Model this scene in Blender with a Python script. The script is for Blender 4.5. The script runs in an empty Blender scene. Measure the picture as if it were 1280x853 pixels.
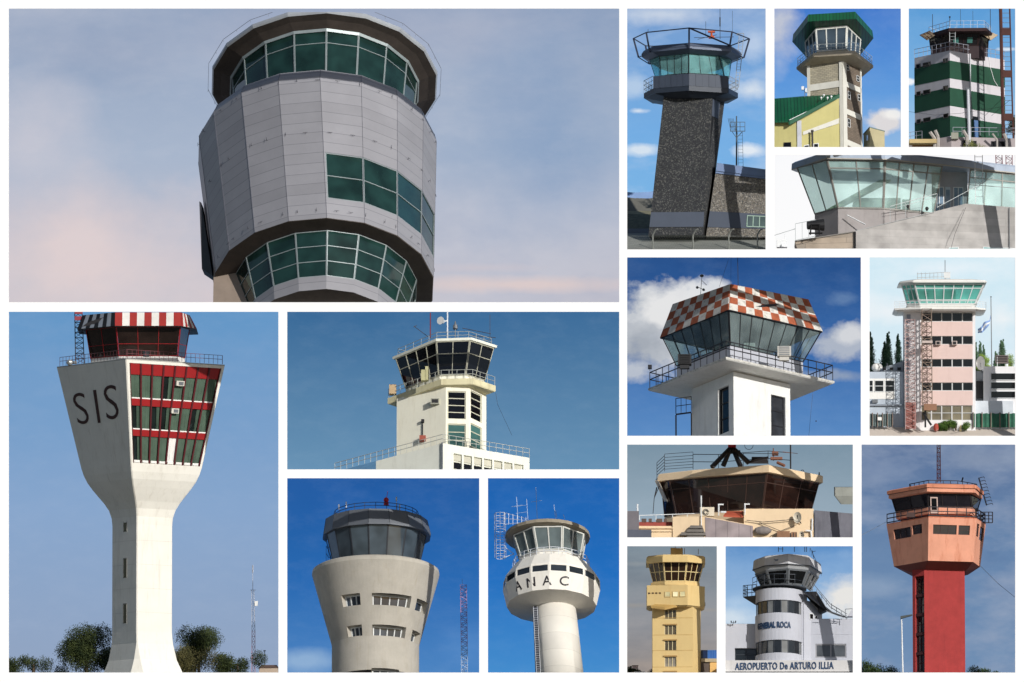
import bpy, bmesh, math, random
from mathutils import Vector as V, Matrix
rnd = random.Random(7)
S = 0.1           # metres per unit of the drawings below
DIST = 1500.0     # camera distance from the white wall, metres
EXPO = 0.0
R = math.radians
sin, cos = math.sin, math.cos
scene = bpy.context.scene
COL = scene.collection

def lin(c):
    return tuple(((x/255.)/12.92 if x/255. <= .04045 else ((x/255.+.055)/1.055)**2.4) for x in c)

# ---------------------------------------------------------------- materials
MATS = {}
def newmat(name):
    m = bpy.data.materials.new(name); m.use_nodes = True
    m.node_tree.nodes.clear(); MATS[name] = m
    return m, m.node_tree.nodes, m.node_tree.links

def M(name, rgb=None, rough=.8, metal=0., var=.16, scale=1.2, bump=.15, stain=None, st=.5, spec=.4, streak=True):
    """painted / plastered / metal surface with uneven tone, grain and run-off stains"""
    if name in MATS: return MATS[name]
    m, N, L = newmat(name)
    base = lin(rgb)
    out = N.new('ShaderNodeOutputMaterial'); b = N.new('ShaderNodeBsdfPrincipled')
    L.new(b.outputs[0], out.inputs[0])
    b.inputs['Roughness'].default_value = rough; b.inputs['Metallic'].default_value = metal
    b.inputs['Specular IOR Level'].default_value = spec
    tc = N.new('ShaderNodeTexCoord')
    n1 = N.new('ShaderNodeTexNoise'); n1.inputs['Scale'].default_value = scale*.35; n1.inputs['Detail'].default_value = 5; n1.inputs['Roughness'].default_value = .65
    L.new(tc.outputs['Object'], n1.inputs['Vector'])
    r = N.new('ShaderNodeMapRange'); r.inputs[1].default_value = .3; r.inputs[2].default_value = .7
    r.inputs[3].default_value = 1-var; r.inputs[4].default_value = 1+var*.5
    L.new(n1.outputs['Fac'], r.inputs[0])
    mul = N.new('ShaderNodeVectorMath'); mul.operation = 'SCALE'; mul.inputs[0].default_value = base
    L.new(r.outputs[0], mul.inputs['Scale'])
    col = mul.outputs[0]
    if stain:
        mp = N.new('ShaderNodeMapping'); mp.inputs['Scale'].default_value = (1.6, 1.6, .22 if streak else 1.6)
        n2 = N.new('ShaderNodeTexNoise'); n2.inputs['Scale'].default_value = 1.0; n2.inputs['Detail'].default_value = 6; n2.inputs['Roughness'].default_value = .7
        L.new(tc.outputs['Object'], mp.inputs[0]); L.new(mp.outputs[0], n2.inputs['Vector'])
        r2 = N.new('ShaderNodeMapRange'); r2.inputs[1].default_value = .52; r2.inputs[2].default_value = .75; r2.inputs[4].default_value = st
        L.new(n2.outputs['Fac'], r2.inputs[0])
        mx = N.new('ShaderNodeMix'); mx.data_type = 'RGBA'
        L.new(r2.outputs[0], mx.inputs[0]); L.new(col, mx.inputs[6]); mx.inputs[7].default_value = (*lin(stain), 1)
        col = mx.outputs[2]
    L.new(col, b.inputs['Base Color'])
    if bump:
        n3 = N.new('ShaderNodeTexNoise'); n3.inputs['Scale'].default_value = 6; n3.inputs['Detail'].default_value = 4
        L.new(tc.outputs['Object'], n3.inputs['Vector'])
        bp = N.new('ShaderNodeBump'); bp.inputs['Strength'].default_value = bump; bp.inputs['Distance'].default_value = .05
        L.new(n3.outputs['Fac'], bp.inputs['Height']); L.new(bp.outputs[0], b.inputs['Normal'])
    return m

def wallvec(N, L, ang=0.):
    """(horizontal, vertical) coordinates for a vertical wall"""
    tc = N.new('ShaderNodeTexCoord'); sp = N.new('ShaderNodeSeparateXYZ'); L.new(tc.outputs['Object'], sp.inputs[0])
    a = N.new('ShaderNodeMath'); a.operation = 'MULTIPLY'; a.inputs[1].default_value = cos(ang); L.new(sp.outputs[0], a.inputs[0])
    c = N.new('ShaderNodeMath'); c.operation = 'MULTIPLY_ADD'; c.inputs[1].default_value = sin(ang); L.new(sp.outputs[1], c.inputs[0]); L.new(a.outputs[0], c.inputs[2])
    cb = N.new('ShaderNodeCombineXYZ'); L.new(c.outputs[0], cb.inputs[0]); L.new(sp.outputs[2], cb.inputs[1])
    return cb.outputs[0], tc

def Mbrick(name, c1=None, c2=None, mortar=None, w=.8, h=.4, ms=.03, ang=0., rough=.85, off=.5, var=.3):
    if name in MATS: return MATS[name]
    m, N, L = newmat(name)
    out = N.new('ShaderNodeOutputMaterial'); b = N.new('ShaderNodeBsdfPrincipled'); L.new(b.outputs[0], out.inputs[0])
    b.inputs['Roughness'].default_value = rough
    v, tc = wallvec(N, L, ang)
    t = N.new('ShaderNodeTexBrick'); L.new(v, t.inputs['Vector']); t.offset = off
    t.inputs['Color1'].default_value = (*lin(c1), 1); t.inputs['Color2'].default_value = (*lin(c2), 1); t.inputs['Mortar'].default_value = (*lin(mortar), 1)
    t.inputs['Scale'].default_value = 1; t.inputs['Brick Width'].default_value = w; t.inputs['Row Height'].default_value = h
    t.inputs['Mortar Size'].default_value = ms; t.inputs['Mortar Smooth'].default_value = .2
    n1 = N.new('ShaderNodeTexNoise'); n1.inputs['Scale'].default_value = .5; n1.inputs['Detail'].default_value = 6
    L.new(tc.outputs['Object'], n1.inputs['Vector'])
    r = N.new('ShaderNodeMapRange'); r.inputs[1].default_value = .3; r.inputs[2].default_value = .7; r.inputs[3].default_value = 1-var; r.inputs[4].default_value = 1+var*.4
    L.new(n1.outputs['Fac'], r.inputs[0])
    mul = N.new('ShaderNodeVectorMath'); mul.operation = 'SCALE'; L.new(t.outputs['Color'], mul.inputs[0]); L.new(r.outputs[0], mul.inputs['Scale'])
    L.new(mul.outputs[0], b.inputs['Base Color'])
    bp = N.new('ShaderNodeBump'); bp.inputs['Strength'].default_value = .4; bp.inputs['Distance'].default_value = .03; bp.invert = True
    L.new(t.outputs['Fac'], bp.inputs['Height']); L.new(bp.outputs[0], b.inputs['Normal'])
    return m

def Mstone(name, cols, scale=2.2, rough=.9):
    if name in MATS: return MATS[name]
    m, N, L = newmat(name)
    out = N.new('ShaderNodeOutputMaterial'); b = N.new('ShaderNodeBsdfPrincipled'); L.new(b.outputs[0], out.inputs[0])
    b.inputs['Roughness'].default_value = rough
    tc = N.new('ShaderNodeTexCoord')
    t = N.new('ShaderNodeTexVoronoi'); t.inputs['Scale'].default_value = scale; L.new(tc.outputs['Object'], t.inputs['Vector'])
    e = N.new('ShaderNodeTexVoronoi'); e.feature = 'DISTANCE_TO_EDGE'; e.inputs['Scale'].default_value = scale; L.new(tc.outputs['Object'], e.inputs['Vector'])
    sp = N.new('ShaderNodeSeparateColor'); L.new(t.outputs['Color'], sp.inputs[0])
    cr = N.new('ShaderNodeValToRGB'); L.new(sp.outputs[0], cr.inputs[0])
    el = cr.color_ramp.elements
    el[0].color = (*lin(cols[0]), 1); el[1].color = (*lin(cols[-1]), 1)
    for i, c in enumerate(cols[1:-1]):
        q = el.new((i+1)/(len(cols)-1)); q.color = (*lin(c), 1)
    r = N.new('ShaderNodeMapRange'); r.inputs[1].default_value = 0; r.inputs[2].default_value = .12; r.inputs[3].default_value = .35
    L.new(e.outputs['Distance'], r.inputs[0])
    mul = N.new('ShaderNodeVectorMath'); mul.operation = 'SCALE'; L.new(cr.outputs[0], mul.inputs[0]); L.new(r.outputs[0], mul.inputs['Scale'])
    L.new(mul.outputs[0], b.inputs['Base Color'])
    bp = N.new('ShaderNodeBump'); bp.inputs['Strength'].default_value = .8; bp.inputs['Distance'].default_value = .12
    L.new(r.outputs[0], bp.inputs['Height']); L.new(bp.outputs[0], b.inputs['Normal'])
    return m

def Mpanel(name, rgb, seam, hz, rough=.45, metal=.2, w=.045, amt=.55):
    """cladding sheets with thin open joints every hz metres of height"""
    if name in MATS: return MATS[name]
    m = M(name, rgb, rough, metal, .1, .6, .05)
    N, L = m.node_tree.nodes, m.node_tree.links
    b = [n for n in N if n.type == 'BSDF_PRINCIPLED'][0]
    src = b.inputs['Base Color'].links[0].from_socket
    tc = N.new('ShaderNodeTexCoord'); sp = N.new('ShaderNodeSeparateXYZ'); L.new(tc.outputs['Object'], sp.inputs[0])
    d = N.new('ShaderNodeMath'); d.operation = 'DIVIDE'; d.inputs[1].default_value = hz; L.new(sp.outputs[2], d.inputs[0])
    f = N.new('ShaderNodeMath'); f.operation = 'FRACT'; L.new(d.outputs[0], f.inputs[0])
    c = N.new('ShaderNodeMath'); c.operation = 'LESS_THAN'; c.inputs[1].default_value = w; L.new(f.outputs[0], c.inputs[0])
    k = N.new('ShaderNodeMath'); k.operation = 'MULTIPLY'; k.inputs[1].default_value = amt; L.new(c.outputs[0], k.inputs[0])
    fl = N.new('ShaderNodeMath'); fl.operation = 'FLOOR'; L.new(d.outputs[0], fl.inputs[0])
    wn = N.new('ShaderNodeTexWhiteNoise'); wn.noise_dimensions = '1D'; L.new(fl.outputs[0], wn.inputs['W'])
    r = N.new('ShaderNodeMapRange'); r.inputs[3].default_value = .93; r.inputs[4].default_value = 1.05; L.new(wn.outputs['Value'], r.inputs[0])
    sc = N.new('ShaderNodeVectorMath'); sc.operation = 'SCALE'; L.new(src, sc.inputs[0]); L.new(r.outputs[0], sc.inputs['Scale'])
    mx = N.new('ShaderNodeMix'); mx.data_type = 'RGBA'; L.new(k.outputs[0], mx.inputs[0]); L.new(sc.outputs[0], mx.inputs[6]); mx.inputs[7].default_value = (*lin(seam), 1)
    L.new(mx.outputs[2], b.inputs['Base Color'])
    return m

def Mglass(name, tint=None, rough=.03, refl=1., clear=0.):
    """clear=0: pane with a dark room behind; clear>0: share of light that passes"""
    if name in MATS: return MATS[name]
    m, N, L = newmat(name)
    out = N.new('ShaderNodeOutputMaterial'); b = N.new('ShaderNodeBsdfPrincipled')
    b.inputs['Roughness'].default_value = rough; b.inputs['Specular IOR Level'].default_value = .5*refl
    tc = N.new('ShaderNodeTexCoord'); n1 = N.new('ShaderNodeTexNoise'); n1.inputs['Scale'].default_value = .35; n1.inputs['Detail'].default_value = 2
    L.new(tc.outputs['Object'], n1.inputs['Vector'])
    r = N.new('ShaderNodeMapRange'); r.inputs[1].default_value = .35; r.inputs[2].default_value = .65; r.inputs[3].default_value = .65; r.inputs[4].default_value = 1.35
    L.new(n1.outputs['Fac'], r.inputs[0])
    mul = N.new('ShaderNodeVectorMath'); mul.operation = 'SCALE'; mul.inputs[0].default_value = lin(tint); L.new(r.outputs[0], mul.inputs['Scale'])
    L.new(mul.outputs[0], b.inputs['Base Color'])
    if clear > 0:
        t = N.new('ShaderNodeBsdfTransparent'); t.inputs[0].default_value = (*[min(1, x**.5*1.25) for x in lin(tint)], 1)
        g = N.new('ShaderNodeMixShader'); g.inputs[0].default_value = clear
        L.new(b.outputs[0], g.inputs[1]); L.new(t.outputs[0], g.inputs[2]); L.new(g.outputs[0], out.inputs[0])
    else:
        L.new(b.outputs[0], out.inputs[0])
    return m

def Mleaf(name, a=None, bcol=None):
    if name in MATS: return MATS[name]
    m, N, L = newmat(name)
    out = N.new('ShaderNodeOutputMaterial'); b = N.new('ShaderNodeBsdfPrincipled'); L.new(b.outputs[0], out.inputs[0]); b.inputs['Roughness'].default_value = .6
    b.inputs['Specular IOR Level'].default_value = .2
    tc = N.new('ShaderNodeTexCoord'); n1 = N.new('ShaderNodeTexNoise'); n1.inputs['Scale'].default_value = .9; n1.inputs['Detail'].default_value = 3
    L.new(tc.outputs['Object'], n1.inputs['Vector'])
    cr = N.new('ShaderNodeValToRGB'); L.new(n1.outputs['Fac'], cr.inputs[0]); e = cr.color_ramp.elements
    e[0].position = .35; e[1].position = .65; e[0].color = (*lin(a), 1); e[1].color = (*lin(bcol), 1)
    L.new(cr.outputs[0], b.inputs['Base Color'])
    return m

# ---------------------------------------------------------------- mesh builder
BASE = {}; PAN = {}
def bil(a, b, c, d, s, t): return (a*(1-s)+b*s)*(1-t) + (d*(1-s)+c*s)*t

class F:
    """a four-cornered face: a,b bottom left/right, c,d top right/left seen from outside"""
    def __init__(s, a, b, c, d):
        s.c = (V(a), V(b), V(c), V(d)); s.n = ((s.c[1]-s.c[0]).cross(s.c[3]-s.c[0])).normalized()
    def p(s, u, v, o=0.): return bil(*s.c, u, v) + s.n*o
    def sub(s, u0, u1, v0, v1, o=0.): return F(s.p(u0, v0, o), s.p(u1, v0, o), s.p(u1, v1, o), s.p(u0, v1, o))

class G:
    def __init__(s): s.v = []; s.f = []; s.m = []
    def add(s, vs, fs, m=0):
        k = len(s.v); s.v += [V(x) for x in vs]; s.f += [tuple(i+k for i in f) for f in fs]; s.m += [m]*len(fs); return s
    def quad(s, a, b, c, d, m=0): return s.add([a, b, c, d], [(0, 1, 2, 3)], m)
    def hexa(s, A, B, m=0): return s.add(list(A)+list(B), [(3, 2, 1, 0), (4, 5, 6, 7), (0, 1, 5, 4), (1, 2, 6, 5), (2, 3, 7, 6), (3, 0, 4, 7)], m)
    def box(s, c, z, m=0):
        x, y, h = [q/2. for q in z]; c = V(c)
        return s.hexa([c+V(p) for p in ((-x, -y, -h), (x, -y, -h), (x, y, -h), (-x, y, -h))], [c+V(p) for p in ((-x, -y, h), (x, -y, h), (x, y, h), (-x, y, h))], m)
    def patch(s, f, u0, u1, v0, v1, o0, o1, m=0):
        q = [(u0, v0), (u1, v0), (u1, v1), (u0, v1)]
        return s.hexa([f.p(a, b, o0) for a, b in q], [f.p(a, b, o1) for a, b in q], m)
    def loft(s, rings, c0=True, c1=True, m=0, close=True):
        n = len(rings[0]); vs = [p for r in rings for p in r]; fs = []
        for i in range(len(rings)-1):
            for j in range(n if close else n-1):
                k = (j+1) % n
                fs.append((i*n+j, i*n+k, (i+1)*n+k, (i+1)*n+j))
        if c0: fs.append(tuple(range(n-1, -1, -1)))
        if c1: fs.append(tuple((len(rings)-1)*n+j for j in range(n)))
        return s.add(vs, fs, m)
    def tube(s, p, q, r, n=5, r2=None, m=0):
        p, q = V(p), V(q); d = q-p
        if d.length < 1e-6: return s
        u = d.orthogonal().normalized(); w = d.normalized().cross(u)
        r2 = r if r2 is None else r2
        A = [p+(u*cos(2*math.pi*i/n)+w*sin(2*math.pi*i/n))*r for i in range(n)]
        B = [q+(u*cos(2*math.pi*i/n)+w*sin(2*math.pi*i/n))*r2 for i in range(n)]
        return s.loft([A, B], m=m)
    def path(s, pts, r, n=5, m=0, loop=False):
        P = list(pts)+([pts[0]] if loop else [])
        for a, b in zip(P, P[1:]): s.tube(a, b, r, n, m=m)
        return s
    def ball(s, c, r, n=8, sz=None, m=0):
        c = V(c); sz = sz or (1, 1, 1)
        rings = [[c+V((r*sz[0]*cos(2*math.pi*j/n)*sin(math.pi*i/n), r*sz[1]*sin(2*math.pi*j/n)*sin(math.pi*i/n), -r*sz[2]*cos(math.pi*i/n))) for j in range(n)] for i in range(1, n)]
        return s.loft(rings, m=m)
    def wall(s, f, holes, depth, m=0, mr=None, back=True):
        """face with rectangular recesses (u0,u1,v0,v1)"""
        us = sorted({0., 1.} | {q for h in holes for q in h[:2]}); vs = sorted({0., 1.} | {q for h in holes for q in h[2:4]})
        for i in range(len(us)-1):
            for j in range(len(vs)-1):
                cu, cv = (us[i]+us[i+1])/2, (vs[j]+vs[j+1])/2
                if any(h[0] < cu < h[1] and h[2] < cv < h[3] for h in holes): continue
                s.quad(f.p(us[i], vs[j]), f.p(us[i+1], vs[j]), f.p(us[i+1], vs[j+1]), f.p(us[i], vs[j+1]), m)
        for h in holes:
            q = [(h[0], h[2]), (h[1], h[2]), (h[1], h[3]), (h[0], h[3])]
            for a, b in zip(q, q[1:]+q[:1]):
                s.quad(f.p(*a), f.p(*b), f.p(*b, -depth), f.p(*a, -depth), m if mr is None else mr)
            if back: s.quad(*[f.p(*a, -depth) for a in q], m if mr is None else mr)
        return s
    def each(s, name, mat, parent, gap=.6):
        """one object per separate piece (pieces that touch stay together)"""
        n = len(s.v); par = list(range(n))
        def fd(i):
            while par[i] != i: par[i] = par[par[i]]; i = par[i]
            return i
        for f in s.f:
            for k in f[1:]: par[fd(k)] = fd(f[0])
        comp = {}
        for i in range(n): comp.setdefault(fd(i), []).append(i)
        bb = []
        for c in comp.values():
            q = [s.v[i] for i in c]; bb.append([set(c), [min(v[k] for v in q)-gap/2 for k in range(3)], [max(v[k] for v in q)+gap/2 for k in range(3)]])
        ch = True
        while ch:
            ch = False
            for i in range(len(bb)):
                for j in range(i+1, len(bb)):
                    if all(bb[i][1][k] <= bb[j][2][k] and bb[j][1][k] <= bb[i][2][k] for k in range(3)):
                        bb[i] = [bb[i][0] | bb[j][0], [min(a, b) for a, b in zip(bb[i][1], bb[j][1])], [max(a, b) for a, b in zip(bb[i][2], bb[j][2])]]; bb.pop(j); ch = True; break
                if ch: break
        o = None
        for c, _, _ in bb:
            g = G(); ix = {v: k for k, v in enumerate(sorted(c))}; g.v = [s.v[i] for i in sorted(c)]
            for f, m in zip(s.f, s.m):
                if f[0] in c: g.f.append(tuple(ix[k] for k in f)); g.m.append(m)
            o = g.build(name, mat, parent, weld=False) or o
        return o
    def build(s, name, mat, parent=None, pan=None, smooth=False, weld=True, recalc=True, thing=None):
        if not s.f: return None
        base = BASE[parent.name] if parent is not None else V((0, 0, 0))
        pan = pan or (PAN.get(parent.name) if parent is not None else None)
        bm = bmesh.new()
        vs = [bm.verts.new(v) for v in s.v]
        for f, m in zip(s.f, s.m):
            try: q = bm.faces.new([vs[i] for i in f]); q.material_index = m; q.smooth = smooth
            except ValueError: pass
        if weld: bmesh.ops.remove_doubles(bm, verts=bm.verts, dist=1e-4)
        if recalc: bmesh.ops.recalc_face_normals(bm, faces=bm.faces)
        if pan is not None:
            Lc = pan.local
            e = pan.pad
            x0, y0, x1, y1 = pan.box
            # picture up / right expressed in the panel's own (tilted) frame
            up = V((0, -pan.s, pan.c)); rt = V((1, 0, 0))
            for co, no in ((rt*(x1+e-pan.ox), rt), (rt*(x0-e-pan.ox), -rt), (up*(pan.oy-(y1+e)), -up), (up*(pan.oy-(y0-e)), up)):
                r_ = bmesh.ops.bisect_plane(bm, geom=bm.verts[:]+bm.edges[:]+bm.faces[:], plane_co=co, plane_no=no, clear_outer=True)
                ed = [g for g in r_['geom_cut'] if isinstance(g, bmesh.types.BMEdge)]
                if ed and recalc:
                    try: bmesh.ops.holes_fill(bm, edges=ed)
                    except Exception: pass
            if not bm.faces: bm.free(); return None
        for v in bm.verts: v.co = (v.co-base)*S
        me = bpy.data.meshes.new(name); bm.to_mesh(me); bm.free()
        for mm in (mat if isinstance(mat, (list, tuple)) else [mat]): me.materials.append(mm)
        o = bpy.data.objects.new(name, me); COL.objects.link(o)
        if parent is not None:
            o.parent = parent; BASE[o.name] = base; PAN[o.name] = pan
        elif pan is not None:
            b = thing or V((0, 0, 0))
            for v in me.vertices: v.co -= V(b)*S
            o.matrix_world = pan.mat(b); BASE[o.name] = V(b); PAN[o.name] = pan; pan.tops.append(o)
        return o

def tag(o, label, cat, group=None, kind=None):
    if o is None: return None
    if label: o['label'] = label
    if cat: o['category'] = cat
    if group: o['group'] = group
    if kind: o['kind'] = kind
    return o
def lab(o, label):
    if o is not None: o['label'] = label
    return o

class Pan:
    """one opening of the white wall and the view built behind it (px = drawing units)"""
    def __init__(s, box, theta, zoom, dist, dmid=None, pad=5):
        s.box = box; s.s, s.c = sin(R(theta)), cos(R(theta)); s.th = R(theta); s.pad = pad
        s.ox, s.oy = (box[0]+box[2])/2., float(box[3]); s.zoom = zoom; s.dist = dist
        k = 1+(dist if dmid is None else dmid)/DIST; s.k = k
        s.loc = V(((s.ox-640)*S*k, dist, 42.65+(426.5-s.oy)*S*k))
        s.tops = []
        s.local = Matrix.Translation(s.loc) @ Matrix.Rotation(-s.th, 4, 'X')
    def mat(s, b=(0, 0, 0)): return s.local @ Matrix.Translation(V(b)*S)
    def u(s, q): return q/s.zoom[2]
    def x(s, X): return s.zoom[0]+X/s.zoom[2]-s.ox
    def z(s, Y, d=0.): return ((s.oy-(s.zoom[1]+Y/s.zoom[2]))+d*s.s)/s.c
    def P(s, X, Y, d=0.): return V((s.x(X), d, s.z(Y, d)))
    def hz(s, pts, d0):
        """pixels of one level ring; the first lies d0 deep, the others follow from being level"""
        z0 = s.z(pts[0][1], d0); r = []
        for X, Y in pts:
            py = s.zoom[1]+Y/s.zoom[2]; d = (z0*s.c-(s.oy-py))/s.s; r.append(V((s.x(X), d, z0)))
        return r
    def ring(s, X, Y, r, n, ph=0., d=0., front=False):
        r = s.u(r)
        z = s.z(Y, d) if not front else s.z(Y, d-r)
        return [V((s.x(X)+r*sin(ph+2*math.pi*i/n), d-r*cos(ph+2*math.pi*i/n), z)) for i in range(n)]
    def plan(s, pts, Y, dref): 
        z = s.z(Y, dref); return [V((s.x(X), d, z)) for X, d in pts]
    def root(s, name, label, cat, at, group=None):
        o = bpy.data.objects.new(name, None); COL.objects.link(o)
        b = s.P(*at); o.matrix_world = s.mat(b); o.empty_display_size = .5
        BASE[o.name] = b; PAN[o.name] = s
        s.tops.append(o); tag(o, label, cat, group); return o
    def settle(s, gap=.5):
        """stand the whole view just behind its opening"""
        bpy.context.view_layer.update(); m = 1e9; mx = -1e9
        for t in s.tops:
            for o in [t]+list(t.children_recursive):
                if o.type != 'MESH': continue
                y = min((o.matrix_world @ V(c)).y for c in o.bound_box)
                m = min(m, y)
                if o.parent is not None or not o.get('kind'): mx = max(mx, max((o.matrix_world @ V(c)).y for c in o.bound_box))
                elif 'hill' in o.name or 'field' in o.name: mx = max(mx, max((o.matrix_world @ V(c)).y for c in o.bound_box))
        for t in s.tops: t.location.y += gap-m
        return mx+gap-m

def closed(r):
    """complete a ring of visible points by point reflection"""
    m = (r[0]+r[-1])/2
    return list(r)+[2*m-p for p in r[1:-1]]
def lift(ring, dz): return [p+V((0, 0, dz)) for p in ring]
def grow(ring, k, dz=0.):
    c = sum(ring, V())/len(ring); return [c+V(((p-c).x*k, (p-c).y*k, dz)) for p in ring]
def faces(bot, top, idx=None):
    n = len(bot); return [F(bot[i], bot[(i+1) % n], top[(i+1) % n], top[i]) for i in (idx if idx is not None else range(n))]

def window(root, f, gm, fm, nx=1, ny=1, bar=.6, depth=.8, rec=0., vs=None, name='window', glassoff=.2, edge=True):
    """pane with a frame of its own filling face f (already the size of the window)"""
    g = G(); g.patch(f, .01, .99, .01, .99, -rec+glassoff*.2, -rec+glassoff)
    w = g.build(name, gm, root)
    if w is None: return None
    W = (f.c[1]-f.c[0]).length; H = (f.c[3]-f.c[0]).length; W2 = (f.c[2]-f.c[3]).length
    bu = bar/max(W, W2)/2; bv = bar/H/2; h = G(); o0, o1 = -rec, -rec+depth
    us = [i/nx for i in range(nx+1)]
    vs = [0., *(vs if vs is not None else [i/ny for i in range(1, ny)]), 1.]
    for i, q in enumerate(us):
        if not edge and i in (0, nx): continue
        a, b = max(0, q-bu*(1 if 0 < i < nx else 2)), min(1, q+bu*(1 if 0 < i < nx else 2)); h.patch(f, a, b, 0, 1, o0, o1)
    for j, q in enumerate(vs):
        a, b = max(0, q-bv*(1 if 0 < j < len(vs)-1 else 2)), min(1, q+bv*(1 if 0 < j < len(vs)-1 else 2)); h.patch(f, 0, 1, a, b, o0+.05, o1-.07)
    h.build('frame', fm, w, weld=False)
    return w

def cab(root, bot, top, idx, nsub, gm, fm, vs=(), bar=.8, depth=1.):
    for k, f in zip(idx, faces(bot, top, idx)):
        n = nsub[k] if isinstance(nsub, dict) else nsub
        window(root, f, gm, fm, nx=n, vs=list(vs), bar=bar, depth=depth)

def railing(root, pts, h, mat, rails=(1., .5), sp=8., r=.35, loop=False, name='railing', pr=None, up=None):
    g = G(); P = list(pts)+([pts[0]] if loop else []); up = up or V((0, 0, 1))
    for a, b in zip(P, P[1:]):
        n = max(1, round((b-a).length/sp))
        for i in range(n+1):
            if i == n and b is not P[-1]: continue
            q = a.lerp(b, i/n); g.tube(q, q+up*h, pr or r, 4)
        for t in rails: g.tube(a+up*h*t, b+up*h*t, r, 4)
    return g.build(name, mat, root, weld=False)

def lattice(g, a, b, w0, w1, n, r, br=None, m=0):
    a, b = V(a), V(b); ax = (b-a)
    def cs(t):
        c = a.lerp(b, t); w = (w0+(w1-w0)*t)/2
        return [c+V((-w, -w, 0)), c+V((w, -w, 0)), c+V((w, w, 0)), c+V((-w, w, 0))]
    for i in range(n):
        A, B = cs(i/n), cs((i+1)/n)
        for j in range(4):
            k = (j+1) % 4
            g.tube(A[j], B[j], r, 4, m=m); g.tube(A[j], B[k] if i % 2 else B[j], br or r*.6, 3, m=m)
            g.tube(A[j if i % 2 else k], B[k if i % 2 else j], br or r*.6, 3, m=m); g.tube(B[j], B[k], br or r*.6, 3, m=m)
    return g

def ladder(g, a, b, w, step, r):
    a, b = V(a), V(b); u = V((w/2, 0, 0))
    g.tube(a-u, b-u, r, 4); g.tube(a+u, b+u, r, 4)
    n = max(2, int((b-a).length/step))
    for i in range(1, n): q = a.lerp(b, i/n); g.tube(q-u, q+u, r*.7, 3)
    return g

_tc = {}
def textmesh(string, off=.0, sp=1.):
    cu = bpy.data.curves.new('t', 'FONT'); cu.body = string; cu.extrude = .05; cu.offset = off; cu.space_character = sp; cu.resolution_u = 4
    o = bpy.data.objects.new('t', cu); COL.objects.link(o); bpy.context.view_layer.update()
    me = o.to_mesh(); vs = [v.co.copy() for v in me.vertices]; fs = [tuple(p.vertices) for p in me.polygons]
    o.to_mesh_clear(); bpy.data.objects.remove(o); bpy.data.curves.remove(cu)
    x0, x1 = min(v.x for v in vs), max(v.x for v in vs); y0, y1 = min(v.y for v in vs), max(v.y for v in vs)
    return [((v.x-x0)/(x1-x0), (v.y-y0)/(y1-y0), v.z) for v in vs], fs
def text(root, string, fn, mat, off=.0, sp=1., name='lettering'):
    vs, fs = textmesh(string, off, sp)
    g = G(); g.add([fn(u, v, .05 if w < 0 else .5) for u, v, w in vs], fs)
    return g.build(name, mat, root, weld=False, recalc=False)

def tree(pan, at, h, w, leafm, label, seed, kind='round', dens=1., trunkh=.3, group=None, name='tree', cat='tree', depth=None, leaf=1.0):
    r_ = random.Random(seed); root = pan.root(name, label, cat, at, group); b = pan.P(*at)
    bark = M('bark', (84, 70, 56), .95, var=.4, scale=4)
    g = G(); tr = max(.5, w*.035)
    g.tube(b, b+V((0, 0, h*.55)), tr, 7, tr*.5)
    cl = []
    if kind == 'round':
        for i in range(18):
            a = r_.random()*6.283; q = r_.uniform(.1, .9); zz = r_.uniform(trunkh, .88)
            rad = w*.5*q*(1-abs(zz-.55)*1.1)
            c = b+V((cos(a)*rad, sin(a)*rad*.8, h*zz)); cl.append((c, w*r_.uniform(.15, .26)))
            g.tube(b+V((0, 0, h*r_.uniform(.25, .5))), c, tr*.4, 4, tr*.15)
    elif kind == 'column':
        for i in range(30):
            t = i/29; c = b+V((r_.uniform(-.1, .1)*w, r_.uniform(-.1, .1)*w, h*(.06+.9*t))); cl.append((c, max(.35, w*.5*(math.sin(min(1, t*2+.35)*1.57))*(1-t**2.2*.9)*r_.uniform(.75, 1.1))))
    elif kind == 'low':
        for i in range(9):
            c = b+V((r_.uniform(-.5, .5)*w*.85, r_.uniform(-.3, .3)*w*.4, h*r_.uniform(.2, .72))); cl.append((c, h*r_.uniform(.25, .42)))
    g.build('trunk', bark, root)
    f = G()
    for c, rr in cl:
        n = int(90*dens*(1+rr*.12))
        for i in range(n):
            d = V((r_.gauss(0, 1), r_.gauss(0, 1), r_.gauss(0, 1))).normalized()*rr*(r_.random()**.4)*r_.uniform(.75, 1.15)
            if kind == 'column': d.z *= 1.6
            p = c+d; sz = leaf*r_.uniform(.5, 1.1)
            u = V((r_.gauss(0, 1), r_.gauss(0, 1), r_.gauss(0, 1))).normalized(); v = u.orthogonal().normalized()
            f.add([p-u*sz, p-v*sz*.55, p+u*sz, p+v*sz*.55], [(0, 1, 2, 3)])
    f.build('crown', leafm, root, weld=False, recalc=False)
    return root

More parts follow.
